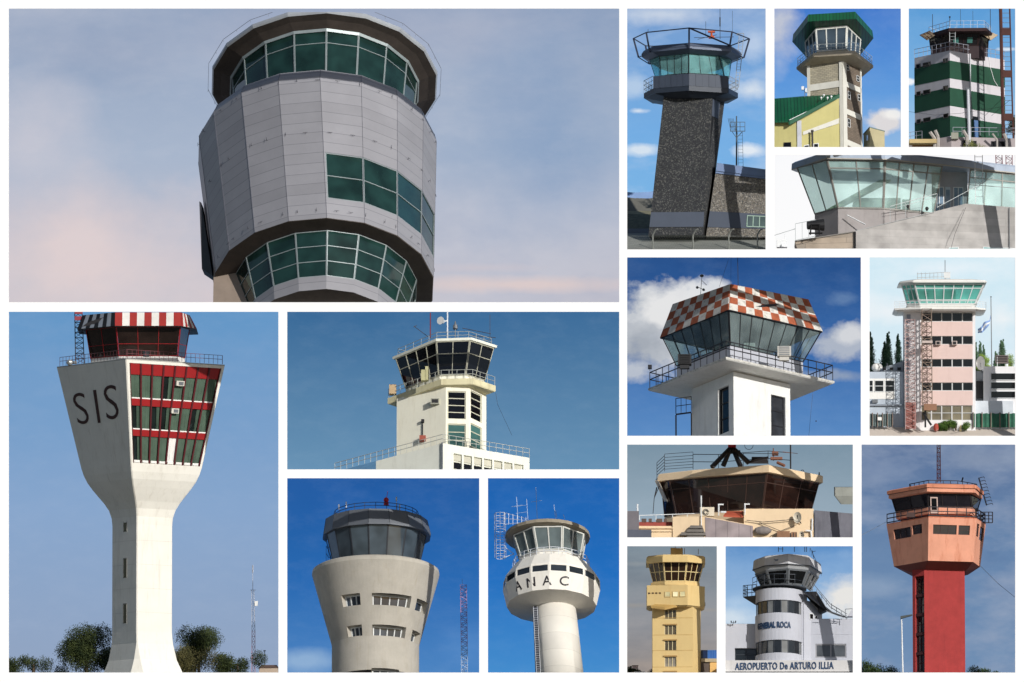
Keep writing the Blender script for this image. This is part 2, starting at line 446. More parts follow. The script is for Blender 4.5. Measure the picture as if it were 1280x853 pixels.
def sky(pan, dist, top, bot, clouds=(), noise=None, mid=None, seed=0., grain=.0):
    """back wall of an opening: a luminous sky. clouds: (X,Y,rx,ry,strength) in zoom units"""
    dist = pan.settle(getattr(pan, 'gap', .5))+.8; x0, y0, x1, y1 = pan.box; k = 1+dist/DIST
    def W(px, py): return V(((px-640)*S*k, 0, 42.65+(426.5-py)*S*k))
    e = 5.4
    pts = [W(x0-e, y1+e), W(x1+e, y1+e), W(x1+e, y0-e), W(x0-e, y0-e)]
    g = G(); c = W((x0+x1)/2, (y0+y1)/2)
    A = [(p-c)/S for p in pts]
    g.hexa([a for a in A], [a+V((0, 3, 0)) for a in A])
    m, N, L = newmat('sky_%d' % len(MATS))
    out = N.new('ShaderNodeOutputMaterial'); em = N.new('ShaderNodeEmission'); L.new(em.outputs[0], out.inputs[0])
    em.inputs['Strength'].default_value = 2**(-EXPO)
    tc = N.new('ShaderNodeTexCoord'); sp = N.new('ShaderNodeSeparateXYZ'); L.new(tc.outputs['Object'], sp.inputs[0])
    H = (y1-y0)*S*k
    mr = N.new('ShaderNodeMapRange'); mr.inputs[1].default_value = -H/2; mr.inputs[2].default_value = H/2; L.new(sp.outputs[2], mr.inputs[0])
    cr = N.new('ShaderNodeValToRGB'); L.new(mr.outputs[0], cr.inputs[0]); el = cr.color_ramp.elements
    el[0].color = (*lin(bot), 1); el[1].color = (*lin(top), 1)
    if mid: q = el.new(mid[0]); q.color = (*lin(mid[1]), 1)
    col = cr.outputs[0]
    def mix(fac, c2):
        nonlocal col
        mx = N.new('ShaderNodeMix'); mx.data_type = 'RGBA'; L.new(fac, mx.inputs[0]); L.new(col, mx.inputs[6]); mx.inputs[7].default_value = (*lin(c2), 1); col = mx.outputs[2]
    def noisef(sc, det, stretch, sd, rough=.6):
        mp = N.new('ShaderNodeMapping'); mp.inputs['Scale'].default_value = (sc/stretch, sc, sc); mp.inputs['Location'].default_value = (sd*3.7, sd*1.3, sd*2.1)
        n = N.new('ShaderNodeTexNoise'); n.inputs['Scale'].default_value = 1.; n.inputs['Detail'].default_value = det; n.inputs['Roughness'].default_value = rough
        L.new(tc.outputs['Object'], mp.inputs[0]); L.new(mp.outputs[0], n.inputs['Vector']); return n.outputs['Fac']
    for nz in (noise or []):
        c2, amt, sc, st, lo, hi = nz[:6]
        n = noisef(sc, 6, st, seed+len(N)*.13)
        r = N.new('ShaderNodeMapRange'); r.inputs[1].default_value = lo; r.inputs[2].default_value = hi; r.inputs[4].default_value = amt; L.new(n, r.inputs[0])
        mix(r.outputs[0], c2)
    for cl in clouds:
        X, Y, rx, ry, c2, amt, edge = cl[:7]
        px, py = pan.zoom[0]+X/pan.zoom[2], pan.zoom[1]+Y/pan.zoom[2]; w = W(px, py)-c
        rx, ry = pan.u(rx)*S, pan.u(ry)*S
        n = noisef(cl[7] if len(cl) > 7 else .35, 7, 1.3, seed+len(N)*.17, .6)
        a = N.new('ShaderNodeVectorMath'); a.operation = 'SUBTRACT'; L.new(tc.outputs['Object'], a.inputs[0]); a.inputs[1].default_value = (w.x, 0, w.z)
        b = N.new('ShaderNodeVectorMath'); b.operation = 'MULTIPLY'; L.new(a.outputs[0], b.inputs[0]); b.inputs[1].default_value = (1/rx, 0, 1/ry)
        l = N.new('ShaderNodeVectorMath'); l.operation = 'LENGTH'; L.new(b.outputs[0], l.inputs[0])
        s1 = N.new('ShaderNodeMath'); s1.operation = 'MULTIPLY_ADD'; L.new(n, s1.inputs[0]); s1.inputs[1].default_value = 1.6; s1.inputs[2].default_value = -.8
        s2 = N.new('ShaderNodeMath'); s2.operation = 'SUBTRACT'; L.new(s1.outputs[0], s2.inputs[0]); L.new(l.outputs['Value'], s2.inputs[1])
        r = N.new('ShaderNodeMapRange'); r.inputs[1].default_value = -1.0; r.inputs[2].default_value = -1.0+edge; r.inputs[4].default_value = amt; L.new(s2.outputs[0], r.inputs[0])
        mix(r.outputs[0], c2)
    n = noisef(.45, 7, 2.2, seed+5.3, .7); r = N.new('ShaderNodeMapRange'); r.inputs[1].default_value = .45; r.inputs[2].default_value = .8; r.inputs[4].default_value = .07; L.new(n, r.inputs[0]); mix(r.outputs[0], tuple(min(255, c*.5+128) for c in bot))
    L.new(col, em.inputs['Color'])
    o = g.build('sky', m, None)
    o.location = V((c.x, dist, c.z)); tag(o, None, None, None, 'structure')
    return o

# shared materials
WHITE = M('white_paint', (236, 234, 228), .55, var=.05, stain=(200, 194, 180), st=.25)
STEEL = M('grey_steel', (120, 124, 128), .5, .3, var=.2)
DARK = M('dark_metal', (38, 38, 40), .55, .2, var=.3)
BLACK = M('black_interior', (14, 14, 15), .8, var=.3)
WMETAL = M('white_metal', (222, 224, 224), .45, var=.08)
RED = M('red_paint', (168, 34, 30), .5, var=.15)
GLD = Mglass('dark_glass', (16, 18, 20))
OPEN = [(11,11,774,378),(11,390,348,841),(359,390,774,587),(359,598,599,841),(610,598,774,841),(784,11,957,312),(968,11,1126,184),(1136,11,1269,184),
        (968,194,1269,311),(784,322,1076,545),(1087,322,1269,545),(784,556,1066,672),(784,683,896,841),(907,683,1066,841),(1077,556,1269,841)]
SKYSTR, SUNSTR = .07, 3.8

# ================================================================ 1 great round tower seen from below
def panel_1():
    p = Pan(OPEN[0], 38, (0, 0, 1), 9.3, 20, pad=.5); p.gap = -2.3
    root = p.root('control_tower', 'huge round control tower clad in pale grey panels with bands of green glass', 'control tower', (400, 378, 0))
    clad = Mpanel('pale_cladding', (148, 147, 151), (82, 82, 90), 1.56, .5, .15)
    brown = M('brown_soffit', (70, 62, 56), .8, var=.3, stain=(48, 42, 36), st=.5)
    tan = M('tan_concrete', (150, 134, 120), .85, var=.15, stain=(120, 104, 90), st=.3)
    rim = M('rim_metal', (176, 180, 184), .4, .3)
    gl = Mglass('green_glass', (26, 50, 46), .04, 1.); alu = M('pale_aluminium', (150, 160, 160), .4, .3)
    N_ = 18; ph = R(2)
    def rg(front, r, cx=400, n=N_, ph_=ph): return p.ring(cx, front+r*p.s, r, n, ph_)
    # body drum with a window band on the right
    top, wid, bot = rg(85, 149, 397), rg(93, 153, 396), rg(273, 139, 407)
    g = G(); g.loft([wid, top], False, True)
    vis = [k for k in range(N_)]
    band = {0: (.10, 1.), 1: (0, 1.), 2: (0, 1.), 3: (0, 1.), 4: (0, .6)}
    band = {18-1: (.0, 0), **band}
    fs = faces(bot, wid)
    holes = {}
    # facet 0 starts just right of the front corner
    for k, f in enumerate(fs):
        if k in (0, 1, 2, 3):
            h = (.14, .46); holes[k] = h
            g.wall(f, [(0 if k else .04, 1, h[0], h[1])], 2.0, back=False)
        else: g.quad(*f.c)
    g.build('drum', clad, root)
    for k, h in holes.items():
        window(root, fs[k].sub(0 if k else .04, 1, h[0], h[1]), gl, alu, 1, 2, bar=1.3, depth=1.2, rec=1.4)
    # vertical joints
    j = G()
    for k in range(N_):
        j.tube(bot[k]+(bot[k]-V((0, 0, 0)))*0, wid[k], .38, 4); j.tube(wid[k], top[k], .38, 4)
    j.each('joint_strip', M('joint_grey', (96, 96, 104), .6), root)
    # little rods on brackets round the drum
    g = G(); rr = random.Random(3)
    for t, a0, a1, n in ((.97, -80, 80, 17), (.60, -70, 80, 15), (.05, -70, 80, 17)):
        for i in range(n):
            a = R(a0+(a1-a0)*i/(n-1)+rr.uniform(-3, 3)); r = (139+(153-139)*t)*.985; z = bot[0].z+(wid[0].z-bot[0].z)*t
            q = V((p.x(407-11*t)+r*sin(a), -r*cos(a), z)); d = V((sin(a), -cos(a), 0))
            if rr.random() < .55: g.tube(q-d*2, q+d*3+V((0, 0, 1.5)), .3, 3); g.tube(q+d*3+V((0, 0, -2)), q+d*3+V((0, 0, 4)), .25, 3)
            else: g.tube(q-d*2, q+d*3, .3, 3); g.tube(q+d*3+V((-cos(a)*3, -sin(a)*3, 0)), q+d*3+V((cos(a)*3, sin(a)*3, 0)), .3, 3)
    g.each('rod_bracket', M('rod_metal', (86, 86, 92), .5, .3), root, gap=0)
    # underside of the drum
    soff = rg(286, 118, 406)
    soff = [V((q.x, q.y, bot[0].z+1)) for q in soff]
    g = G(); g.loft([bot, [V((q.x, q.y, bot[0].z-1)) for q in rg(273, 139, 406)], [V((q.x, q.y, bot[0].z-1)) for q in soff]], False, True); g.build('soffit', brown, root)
    # cab glazing
    cb, ct = rg(112, 111, 404), rg(34, 119, 404)
    zt = ct[0].z
    for k in [17, 16, 15, 14, 13, 0, 1, 2, 3, 4]:
        f = F(cb[k], cb[(k+1) % N_], ct[(k+1) % N_], ct[k])
        window(root, f, gl, alu, 1, vs=[.80], bar=1.0, depth=1.2)
    g = G(); g.loft([grow(top, .99, 0), [V((q.x, q.y, cb[0].z)) for q in grow(cb, .98)]], False, True); g.build('ledge', DARK, root)
    # roof: brown soffit ring, dark step, pale rim
    r0 = [V((q.x, q.y, zt+1)) for q in rg(33, 121, 404)]
    r1 = [V((q.x, q.y, zt+5)) for q in rg(27, 127, 404)]
    out = rg(12, 144, 404); zo = out[0].z
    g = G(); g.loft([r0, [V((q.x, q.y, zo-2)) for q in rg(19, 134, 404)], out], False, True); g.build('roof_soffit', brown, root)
    g = G(); g.loft([out, lift(grow(out, 1.012), 2), lift(grow(out, 1.012), 6), lift(grow(out, .9), 10)], True, True); g.build('roof', rim, root)
    g = G(); g.loft([[V((q.x, q.y, zt-2)) for q in grow(ct, 1.015)], [V((q.x, q.y, zt+2)) for q in grow(ct, 1.03)]], False, False); g.build('window_head', alu, root)
    o2 = lift(grow(out, 1.045), 6); railing(root, o2, 4, M('wire_grey', (130, 132, 140), .5, .3), rails=(1.,), sp=24, r=.28, loop=True)
    # lower glazed storey
    wb, wt = rg(346, 101, 408), rg(284, 116, 408)
    wt = [V((q.x, q.y, bot[0].z-2)) for q in wt]
    for k in [17, 16, 15, 14, 13, 0, 1, 2, 3, 4]:
        f = F(wb[k], wb[(k+1) % N_], wt[(k+1) % N_], wt[k])
        window(root, f, gl, alu, 1, 3, bar=1.0, depth=1.0)
    ap = rg(362, 100, 408)
    g = G(); g.loft([ap, lift(grow(wb, 1.01), 0)], False, True)
    g.build('apron', clad, root)
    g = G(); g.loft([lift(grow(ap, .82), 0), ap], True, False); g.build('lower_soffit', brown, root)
    # stair shaft behind, lower left, and the dark fin beside the drum
    g = G(); g.loft([p.plan([(268, -20), (330, -40), (330, 60), (268, 60)], 430, -40), p.plan([(268, -20), (330, -40), (330, 60), (268, 60)], 330, -20)]); g.build('stair_shaft', tan, root)
    a = [p.P(247, 250, 10), p.P(250, 252, -4), p.P(266, 345, -4), p.P(252, 336, 10)]
    g = G(); g.hexa(a, [q+V((3, 12, 0)) for q in a]); g.build('dark_fin', DARK, root)
    a = [p.P(262, 341, -60), p.P(303, 364, -100), p.P(313, 330, -60), p.P(275, 305, -30)]
    sky(p, 47, (146, 164, 192), (196, 194, 204), mid=(.5, (168, 182, 204)),
        clouds=[(90, 330, 300, 120, (224, 208, 208), .9, .9, .07), (40, 180, 130, 110, (204, 202, 212), .7, .9, .08), (650, 356, 190, 14, (228, 206, 200), .7, .8, .1), (600, 335, 90, 8, (206, 196, 202), .5, .8, .1), (420, 30, 330, 60, (164, 172, 194), .6, .9, .06), (690, 170, 150, 170, (128, 156, 192), .7, .9, .06), (120, 60, 160, 60, (136, 154, 184), .5, .9, .06)],
        noise=[((200, 202, 214), .5, .05, 2.4, .46, .68), ((132, 152, 186), .45, .035, 1.6, .5, .7)])
panel_1()

# ================================================================ 2 white flared tower with red window field
def panel_2():
    p = Pan(OPEN[1], 5, (0, 0, 1), 11.8, 15)
    root = p.root('control_tower', 'tall white flared control tower with SIS on its side and a red-framed window field', 'control tower', (178, 841, 0))
    wh = M('cream_render', (232, 228, 216), .75, var=.08, scale=.7, stain=(190, 182, 164), st=.45, bump=.12)
    redw = M('window_red', (150, 22, 24), .5, var=.1); dred = M('dark_red_bar', (84, 20, 26), .5)
    def sq(Y, hw, cx, ch=1.2, beta=8):
        b = R(beta); D_ = hw/cos(b)
        cs = [(-D_*cos(b), D_*sin(b)), (-D_*sin(b), -D_*cos(b)), (D_*cos(b), -D_*sin(b)), (D_*sin(b), D_*cos(b))]
        z = p.z(Y, 0); r = []; chs = [1.2, ch, 1.2, 1.2]
        for i in range(4):
            a, q, n = V((*cs[i-1], z)), V((*cs[i], z)), V((*cs[(i+1) % 4], z)); o = V((p.x(cx), 0, 0))
            r += [q+(a-q).normalized()*chs[i]+o, q+(n-q).normalized()*chs[i]+o]
        return r   # left(2), front(2), right(2), back(2)
    prof = [(852, 58, 180, 16), (841, 51, 180, 11), (825, 44, 179.5, 5.5), (805, 39.5, 179, 1.2), (790, 38.5, 178.5, 1.2), (656, 38.5, 178.5, 1.2), (646, 39.5, 178.5, 1.2), (636, 43, 178.5, 1.2), (627, 49, 178.3, 1.2), (618, 56.5, 178, 1.2), (610, 63, 177.8, 1.2), (601, 69.5, 177.7, 1.2), (592, 74, 177.6, 1.2), (583, 77, 177.5, 1.2)]
    rings = [sq(a, b, c, d) for a, b, c, d in prof]
    T = sq(455, 107, 176)
    g = G(); g.loft(rings, True, False)
    B = rings[-1]
    # faces of the flare: ring order left0,left1,front0,front1,right0,right1,back0,back1
    rf = F(B[3], B[4], T[4], T[3])
    H = (.025, .972, .012, .972)
    for i in range(8):
        j = (i+1) % 8
        if i == 3: g.wall(rf, [H], 5.0, back=True)
        else: g.quad(B[i], B[j], T[j], T[i])
    g.add(T, [tuple(range(8))])
    g.build('shaft_and_flare', wh, root)
    fld = rf.sub(*H)
    # three storeys of windows with curtains between leaning bars
    rows = [(.015, .27), (.335, .575), (.645, .885)]; nb = 8
    bays = [(i/nb, (i+1)/nb) for i in range(nb)]
    for r_, (v0, v1) in enumerate(rows):
        for i, (u0, u1) in enumerate(bays):
            f = fld.sub(u0, u1, v0, v1, -3.2)
            q = G(); q.patch(f, 0, 1, 0, 1, -.2, 0)
            w = q.build('window', Mglass('curtain_glass', (22, 30, 28)), root)
            sill = G(); sill.patch(f, .12, .95, -.04, .05, .5, 2.4); sill.build('sill', WHITE, w)
            dark = (r_, i) in ((1, 2), (1, 0), (1, 3), (1, 6), (0, 0), (2, 3))
            c = G(); n = 10; c0, c1 = ((.05, .97) if not dark else (.6, .97))
            pts = [(c0+(c1-c0)*k/n, .9+(.6 if k % 2 else 0)+rnd.uniform(-.15, .15)) for k in range(n+1)]
            for (a0, o0), (a1, o1) in zip(pts, pts[1:]):
                c.quad(f.p(a0+rnd.uniform(-.02, .02), .03, o0), f.p(a1, .03, o1), f.p(a1, 1, o1), f.p(a0, 1, o0))
            white = (r_, i) in ((0, 4),)
            c.build('curtain', WHITE if white else M('green_curtain', (80, 100, 84), .9, var=.25, scale=2), w)
    for v0, v1 in ((.885, 1.), (.575, .645), (.27, .335)):
        for i, (u0, u1) in enumerate(bays):
            q = G(); q.patch(fld, u0+.004, u1-.004, v0, v1, -3., -.6); q.build('red_panel', redw, root)
    for i in range(nb+1):
        u = i/nb; lean = .018
        q = G(); f = fld; a = [f.p(max(0, u-.007-lean), 0, -1), f.p(min(1, u+.007-lean+.004), 0, -1), f.p(min(1, u+.009), 1, -1), f.p(max(0, u-.009), 1, -1)]
        q.hexa(a, [x+f.n*1.6 for x in a]); q.build('mullion', dred, root)
    for u, v in ((.56, .80), (.53, .52)):
        q = G(); q.patch(fld, u-.045, u+.045, v, v+.05, -.5, 3); w = q.build('air_conditioner', M('ac_cream', (214, 210, 196), .6), root)
        q = G(); q.patch(fld, u-.02, u+.035, v+.008, v+.042, 3, 3.2); q.build('grille', STEEL, w)
    # lettering on the shaded side
    lf = F(B[1], B[2], T[2], T[1])
    tm = M('dark_lettering', (66, 38, 36), .6, var=.1)
    for s_, u0, u1, v0, v1 in (('S', .135, .335, .43, .735), ('I', .475, .52, .425, .745), ('S', .635, .845, .445, .775)):
        text(root, s_, lambda u, v, w, a=(u0, u1, v0, v1): lf.p(a[0]+(a[1]-a[0])*u+.0*(v), a[2]+(a[3]-a[2])*v, .1+w), tm, off=-.012 if s_ == 'S' else .0)
    for Y in (676, 706, 736, 766, 796):
        v = (790-Y)/134.
        if 0 <= v <= 1:
            q = G()
            for i, j in ((1, 2), (3, 4)): q.patch(F(rings[4][i], rings[4][j], rings[5][j], rings[5][i]), 0, 1, v, v+.002, -.1, .06)
            q.each('formwork_joint', M('joint_cream', (198, 192, 178), .8), root)
    # slit windows of the shaft (left side)
    b0, b1 = rings[4], rings[5]; sf = F(b0[1], b0[2], b1[2], b1[1])
    for Y0, Y1 in ((640, 664), (698, 722), (755, 779)):
        v1, v0 = (790-Y0)/134., (790-Y1)/134.
        q = G(); q.patch(sf, .47, .60, v0, v1, -.3, .25); w = q.build('slit_window', GLD, root)
        q = G(); q.patch(sf, .46, .47, v0-.005, v1+.005, -.3, .4); q.patch(sf, .60, .61, v0-.005, v1+.005, -.3, .4); q.patch(sf, .46, .61, v1, v1+.008, -.3, .4); q.build('frame', M('slit_frame', (150, 148, 140), .7), w)  # thin grey strips round the slit
    # terrace, cab
    p.zoom = (50, 385, 3.412)
    g = G(); g.loft([T, lift(T, 1.4)]); g.build('terrace', M('terrace_grey', (170, 168, 160), .8), root)
    def cr(pts, Y, dref=-42): return p.plan(pts, Y, dref)
    cbp = [(215, -2), (340, -42), (592, -42), (620, -10), (620, 45), (480, 62), (340, 62), (215, 40)]
    ctp = [(195, -6), (330, -50), (605, -50), (640, -12), (640, 52), (500, 70), (330, 70), (195, 46)]
    # low white base wall
    g = G(); g.loft([cr(cbp, 222), cr(cbp, 192)]); g.build('base_wall', WHITE, root)
    bot, top = cr(cbp, 192), cr(ctp, 66, -50)
    cab(root, bot, top, [7, 0, 1, 2], {7: 2, 0: 2, 1: 3, 2: 1}, Mglass('brown_glass', (40, 30, 26)), M('red_frame', (150, 30, 34), .5), vs=(.42,), bar=.7, depth=.8)
    fas = [(158, -14), (325, -60), (608, -60), (672, -16), (672, 60), (520, 80), (310, 80), (158, 55)]
    up = [(182, -10), (325, -52), (608, -52), (640, -12), (645, 55), (520, 70), (310, 70), (175, 50)]
    fb, ft = cr(fas, 64, -60), cr(up, 4, -52)
    g = G(); g.loft([fb, lift(fb, 1), ft], True, True); g.build('roof', M('roof_dark', (70, 66, 66), .8), root)
    rp, wp = M('stripe_red', (160, 40, 34), .55, stain=(110, 30, 28), st=.4), M('stripe_white', (226, 222, 214), .6, stain=(180, 172, 160), st=.4)
    for k, n in ((0, 9), (1, 9), (2, 7)):
        f = F(fb[k], fb[k+1], ft[k+1], ft[k])
        for i in range(n):
            q = G(); q.patch(f, i/n, (i+1)/n, .02, .98, .1, .5)
            q.build('stripe', (rp if (i+(k == 0)) % 2 == (0 if k != 0 else 0) else wp) if k else (DARK if i % 2 == 0 else M('white_stripe_shaded', (150, 156, 164), .6)), root, weld=False)  # left face's shade is put into its dark and grey stripe colours
    railing(root, [q+V((0, 0, 2)) for q in grow(T[1:6], .97)], 11, M('rail_red', (110, 60, 64), .5), rails=(1., .55), sp=7, r=.35)
    q = G(); c = p.P(460, 195, -60); q.tube(c, c+V((0, 0, 5)), 4, 10); q.tube(c+V((0, 0, 5)), c+V((0, 0, 6.5)), 4.6, 10); q.build('vent_cap', STEEL, root)
    q = G(); c = p.P(125, 220, -10); q.ball(c, 4, 8); q.tube(c+V((3, 0, 0)), c+V((9, 0, 0)), 2, 8); q.build('lamp', M('lamp_grey', (160, 162, 160), .4, .4), root)
    g = G(); lattice(g, p.P(168, 225, 0), p.P(160, -20, 0), 11, 9, 11, .6)
    m_ = g.build('antenna_mast', M('mast_dark', (44, 50, 64), .6), root, weld=False)
    g = G(); c = p.P(163, 30, -8); g.box(c, (10, 3, 5)); g.box(c+V((0, 0, 8)), (10, 3, 5)); g.build('red_box', M('mast_red', (150, 60, 70), .6), m_)
    p.zoom = (0, 0, 1)
    # trees, mast, hut, ground
    lf_ = Mleaf('leaf_dark', (30, 42, 22), (68, 76, 40)); lf2 = Mleaf('leaf_olive', (62, 62, 36), (98, 92, 56))
    g = G(); g.loft([[p.P(-10, 838, -20), p.P(370, 838, -20), p.P(370, 838, 150), p.P(-10, 838, 150)], [p.P(-10, 850, -20), p.P(370, 850, -20), p.P(370, 850, 150), p.P(-10, 850, 150)]])
    # dense-canopied tree left of the shaft etc.
    tree(p, (107, 850, 40), 64, 74, lf_, 'bushy dark tree left of the white shaft', 11, depth=1, leaf=1.15, dens=5.5)
    tree(p, (40, 850, 50), 36, 84, lf_, 'low dark bushes at the far left under the blue sky', 12, 'low', leaf=1.05, dens=5, name='bush', cat='bush')
    tree(p, (135, 850, 60), 40, 40, lf_, 'smaller dark tree half hidden behind the shaft', 15, leaf=1.3, dens=2.5)
    tree(p, (249, 850, 50), 68, 66, lf_, 'rounded dark tree just right of the white shaft', 13, leaf=1.1, dens=5)
    tree(p, (244, 850, 30), 42, 74, lf2, 'olive bush in front of the rounded tree', 16, 'low', leaf=1.05, dens=5.5, name='bush', cat='bush')
    tree(p, (298, 850, 40), 36, 66, lf_, 'low dark bush beside the lattice mast', 14, 'low', leaf=1.05, dens=5.5, name='bush', cat='bush')
    r2 = p.root('lattice_mast', 'slim red and white lattice radio mast above the bushes', 'mast', (317, 850, 90))
    g = G(); lattice(g, p.P(317, 850, 90), p.P(317, 790, 90), 4.2, 4, 9, .35); g.build('lower_section', M('mast_paint_red', (190, 110, 110), .6), r2, weld=False)
    g = G(); lattice(g, p.P(317, 790, 90), p.P(316, 738, 90), 4, 3, 8, .35); g.build('upper_section', M('mast_paint_grey', (176, 178, 186), .6), r2, weld=False)
    g = G(); g.tube(p.P(316, 738, 90), p.P(316, 706, 90), .45, 4); g.tube(p.P(313, 738, 90), p.P(320, 738, 90), .4, 4); g.tube(p.P(316, 716, 90), p.P(316, 707, 90), .9, 5); g.build('pole', M('mast_paint_grey'), r2)
    g = G(); g.box(p.P(320.5, 755, 88), (4, 2, 6)); g.build('panel_antenna', WHITE, r2)
    r3 = p.root('lamp_post', 'tiny lamp post right of the lattice mast', 'lamp post', (331, 850, 95)); g = G(); g.tube(p.P(331, 850, 95), p.P(331, 815, 95), .45, 4); g.build('pole', STEEL, r3); g = G(); g.box(p.P(331, 815, 95), (3, 2, 1.4)); g.build('lamp_head', STEEL, r3)
    r4 = p.root('shed', 'low brown roofed shed at the right edge below the mast', 'shed', (338, 850, 60))
    g = G(); g.box(p.P(337, 841, 60), (24, 14, 10)); g.build('wall', M('shed_wall', (190, 170, 150), .8), r4)
    g = G(); a = p.P(337, 836, 60); g.loft([[a+V((-13, -8, 0)), a+V((13, -8, 0)), a+V((13, 8, 0)), a+V((-13, 8, 0))], [a+V((-9, -1, 4)), a+V((10, -1, 4)), a+V((10, 1, 4)), a+V((-9, 1, 4))]]); g.build('roof', M('shed_roof', (96, 74, 62), .8), r4)
    sky(p, 36, (92, 148, 198), (146, 164, 192), mid=(.45, (136, 166, 204)), noise=[((150, 172, 204), .25, .03, 2, .4, .7)])
panel_2()

# ================================================================ 3 cream tower on a corner building
def panel_3():
    p = Pan(OPEN[2], 27, (400, 385, 4.16), 6.5, 11)
    cream = M('cream_wall', (238, 234, 214), .75, var=.07, scale=.8, stain=(196, 184, 150), st=.35)
    wht = M('white_wall_paint', (226, 226, 212), .7, var=.06, stain=(180, 176, 156), st=.3)
    fr = M('cream_frame', (196, 194, 172), .6); gl = Mglass('night_glass', (12, 14, 18)); rl = M('rail_grey', (176, 178, 170), .5, .2)
    b = p.root('building', 'white flat-roofed corner building under the cream tower', 'building', (640, 853, 0))
    D0 = -52
    C = V((p.x(640), D0, p.z(700, D0))); Lp = p.hz([(640, 700), (290, 795)], D0)[1]; Rp = p.hz([(640, 700), (1092, 778)], D0)[1]
    back = Lp+(Rp-C)
    tp = [Lp, C, Rp, back]; bt = [q-V((0, 0, 70)) for q in tp]
    g = G(); 
    fl, fr_ = F(bt[0], bt[1], tp[1], tp[0]), F(bt[1], bt[2], tp[2], tp[1])
    g.quad(*fl.c); zt = tp[0].z
    hole = (.115, .93, .25, .835)
    g.wall(fr_, [hole], 3); g.quad(bt[2], bt[3], tp[3], tp[2]); g.quad(bt[3], bt[0], tp[0], tp[3]); g.add(tp, [(0, 1, 2, 3)]); g.build('wall', wht, b)
    wf = fr_.sub(*hole)
    for i in range(7):
        window(b, wf.sub(i/7+.012, (i+1)/7-.012, 0, .74, -2.6), gl, fr, 1, 3, bar=.7, depth=.8)
        g = G(); g.patch(wf, i/7+.02, (i+1)/7-.02, .78, .98, -2.9, -1.8); g.build('panel', M('pale_panel', (196, 192, 172), .7), b)
        g = G(); g.patch(wf, i/7-.014, i/7+.012, 0, 1, -2.9, .2); g.build('pier', wht, b)
    railing(b, [q+V((0, 0, .5)) for q in [Lp+(Lp-C)*.62, C.lerp(Lp, 0), Rp]], 12, rl, rails=(1., .5), sp=9, r=.4)
    g = G(); e = Lp+(Lp-C)*.62; g.hexa([e+V((0, 0, -14)), Lp+V((0, 0, -14)), Lp+V((0, 8, -14)), e+V((0, 8, -14))], [e+V((0, 0, 0)), Lp, Lp+V((0, 8, 0)), e+V((0, 8, 0))]); g.build('low_roof', M('blue_roof', (96, 140, 176), .6), b)
    g = G(); q = fr_.p(.0, .9, .6); g.tube(fr_.p(-.01, 1., .8), fr_.p(-.01, 0, .8), 1.2, 6); g.build('drain_pipe', STEEL, b)
    # tower
    root = p.root('control_tower', 'cream painted tower with balcony, tall windows and dark glass cab on the corner building', 'control tower', (650, 700, 0))
    pl = [(397, 3), (655, -35), (776, -33), (866, -10), (800, 36), (560, 60), (397, 45)]
    zb, za = p.z(700, -35)-1, p.z(398, -35)
    lo = [V((p.x(X), d, zb)) for X, d in pl]; hi = [V((p.x(X), d, za)) for X, d in pl]
    g = G(); f1, f2 = F(lo[1], lo[2], hi[2], hi[1]), F(lo[2], lo[3], hi[3], hi[2])
    def vv(Y, d=-34): return (p.z(Y, d)-zb)/(za-zb)
    h1 = [(.07, .86, vv(575), vv(430)), (.07, .86, vv(725), vv(600))]; h2 = [(.10, .74, vv(580, -25), vv(435, -25)), (.10, .74, vv(725, -25), vv(605, -25))]
    g.wall(f1, h1, 2.5); g.wall(f2, h2, 2.5)
    for i in (0, 3, 4, 5, 6): j = (i+1) % 7; g.quad(lo[i], lo[j], hi[j], hi[i])
    g.add(hi, [tuple(range(7))]); g.build('shaft_wall', cream, root)
    for f, hs in ((f1, h1), (f2, h2)):
        for k, h in enumerate(hs):
            window(root, f.sub(*h), gl if k == 0 else Mglass('teal_glass', (62, 96, 92)), fr, 1, 4 if k == 0 else 3, bar=1.2, depth=.8, rec=2)
    # balcony slab
    ptop = closed(p.hz([(348, 468), (630, 366), (798, 362), (915, 402)], 14)); 
    g = G(); g.loft([lift(grow(ptop, .985), -8.5), lift(ptop, -7.5), lift(ptop, 0)]); g.build('balcony', M('balcony_cream', (214, 206, 168), .75, stain=(150, 138, 104), st=.5), root)
    railing(root, [q+V((0, 0, .5)) for q in grow(ptop, .985)][:4], 12, rl, rails=(1., .5), sp=10, r=.4)
    # cab
    zt_ = p.hz([(605, 172), (780, 166), (905, 206)], -42); L_ = p.hz([(605, 172), (390, 262)], -42)[1]
    top = closed([L_]+zt_); cb = grow(top, .80); cb = [V((q.x+1, q.y, ptop[0].z+1)) for q in cb]
    wl = [q+V((0, 0, 6)) for q in cb]
    g = G(); g.loft([cb, wl]); g.build('base_wall', cream, root)
    cab(root, wl, top, [0, 1, 2, 5], {0: 4, 1: 2, 2: 2, 5: 3}, gl, M('cab_frame', (170, 168, 150), .6), vs=(.63,), bar=1., depth=1.)
    g = G(); s0 = grow(top, 1.06); g.loft([lift(s0, 0), lift(grow(s0, 1.01), 3.4), lift(grow(s0, .98), 4)]); g.build('roof_slab', wht, root)
    railing(root, [q+V((0, 0, 4)) for q in grow(s0, .9)], 10, rl, rails=(1., .5), sp=13, r=.35, loop=True)
    ant = M('antenna_dark', (70, 66, 72), .5, .3)
    g = G()
    for (X0, Y0, X1, Y1) in ((485, 90, 560, 145), (485, 95, 500, 85), (740, 100, 890, 130), (790, 140, 915, 150), (885, 30, 885, 150)):
        g.tube(p.P(X0, Y0, -10), p.P(X1, Y1, -10), .45, 4)
    g.each('aerial', ant, root)
    g = G(); g.tube(p.P(572, 20, -20), p.P(572, 150, -20), .8, 5); g.build('red_mast', M('aerial_red', (120, 56, 66), .6), root)
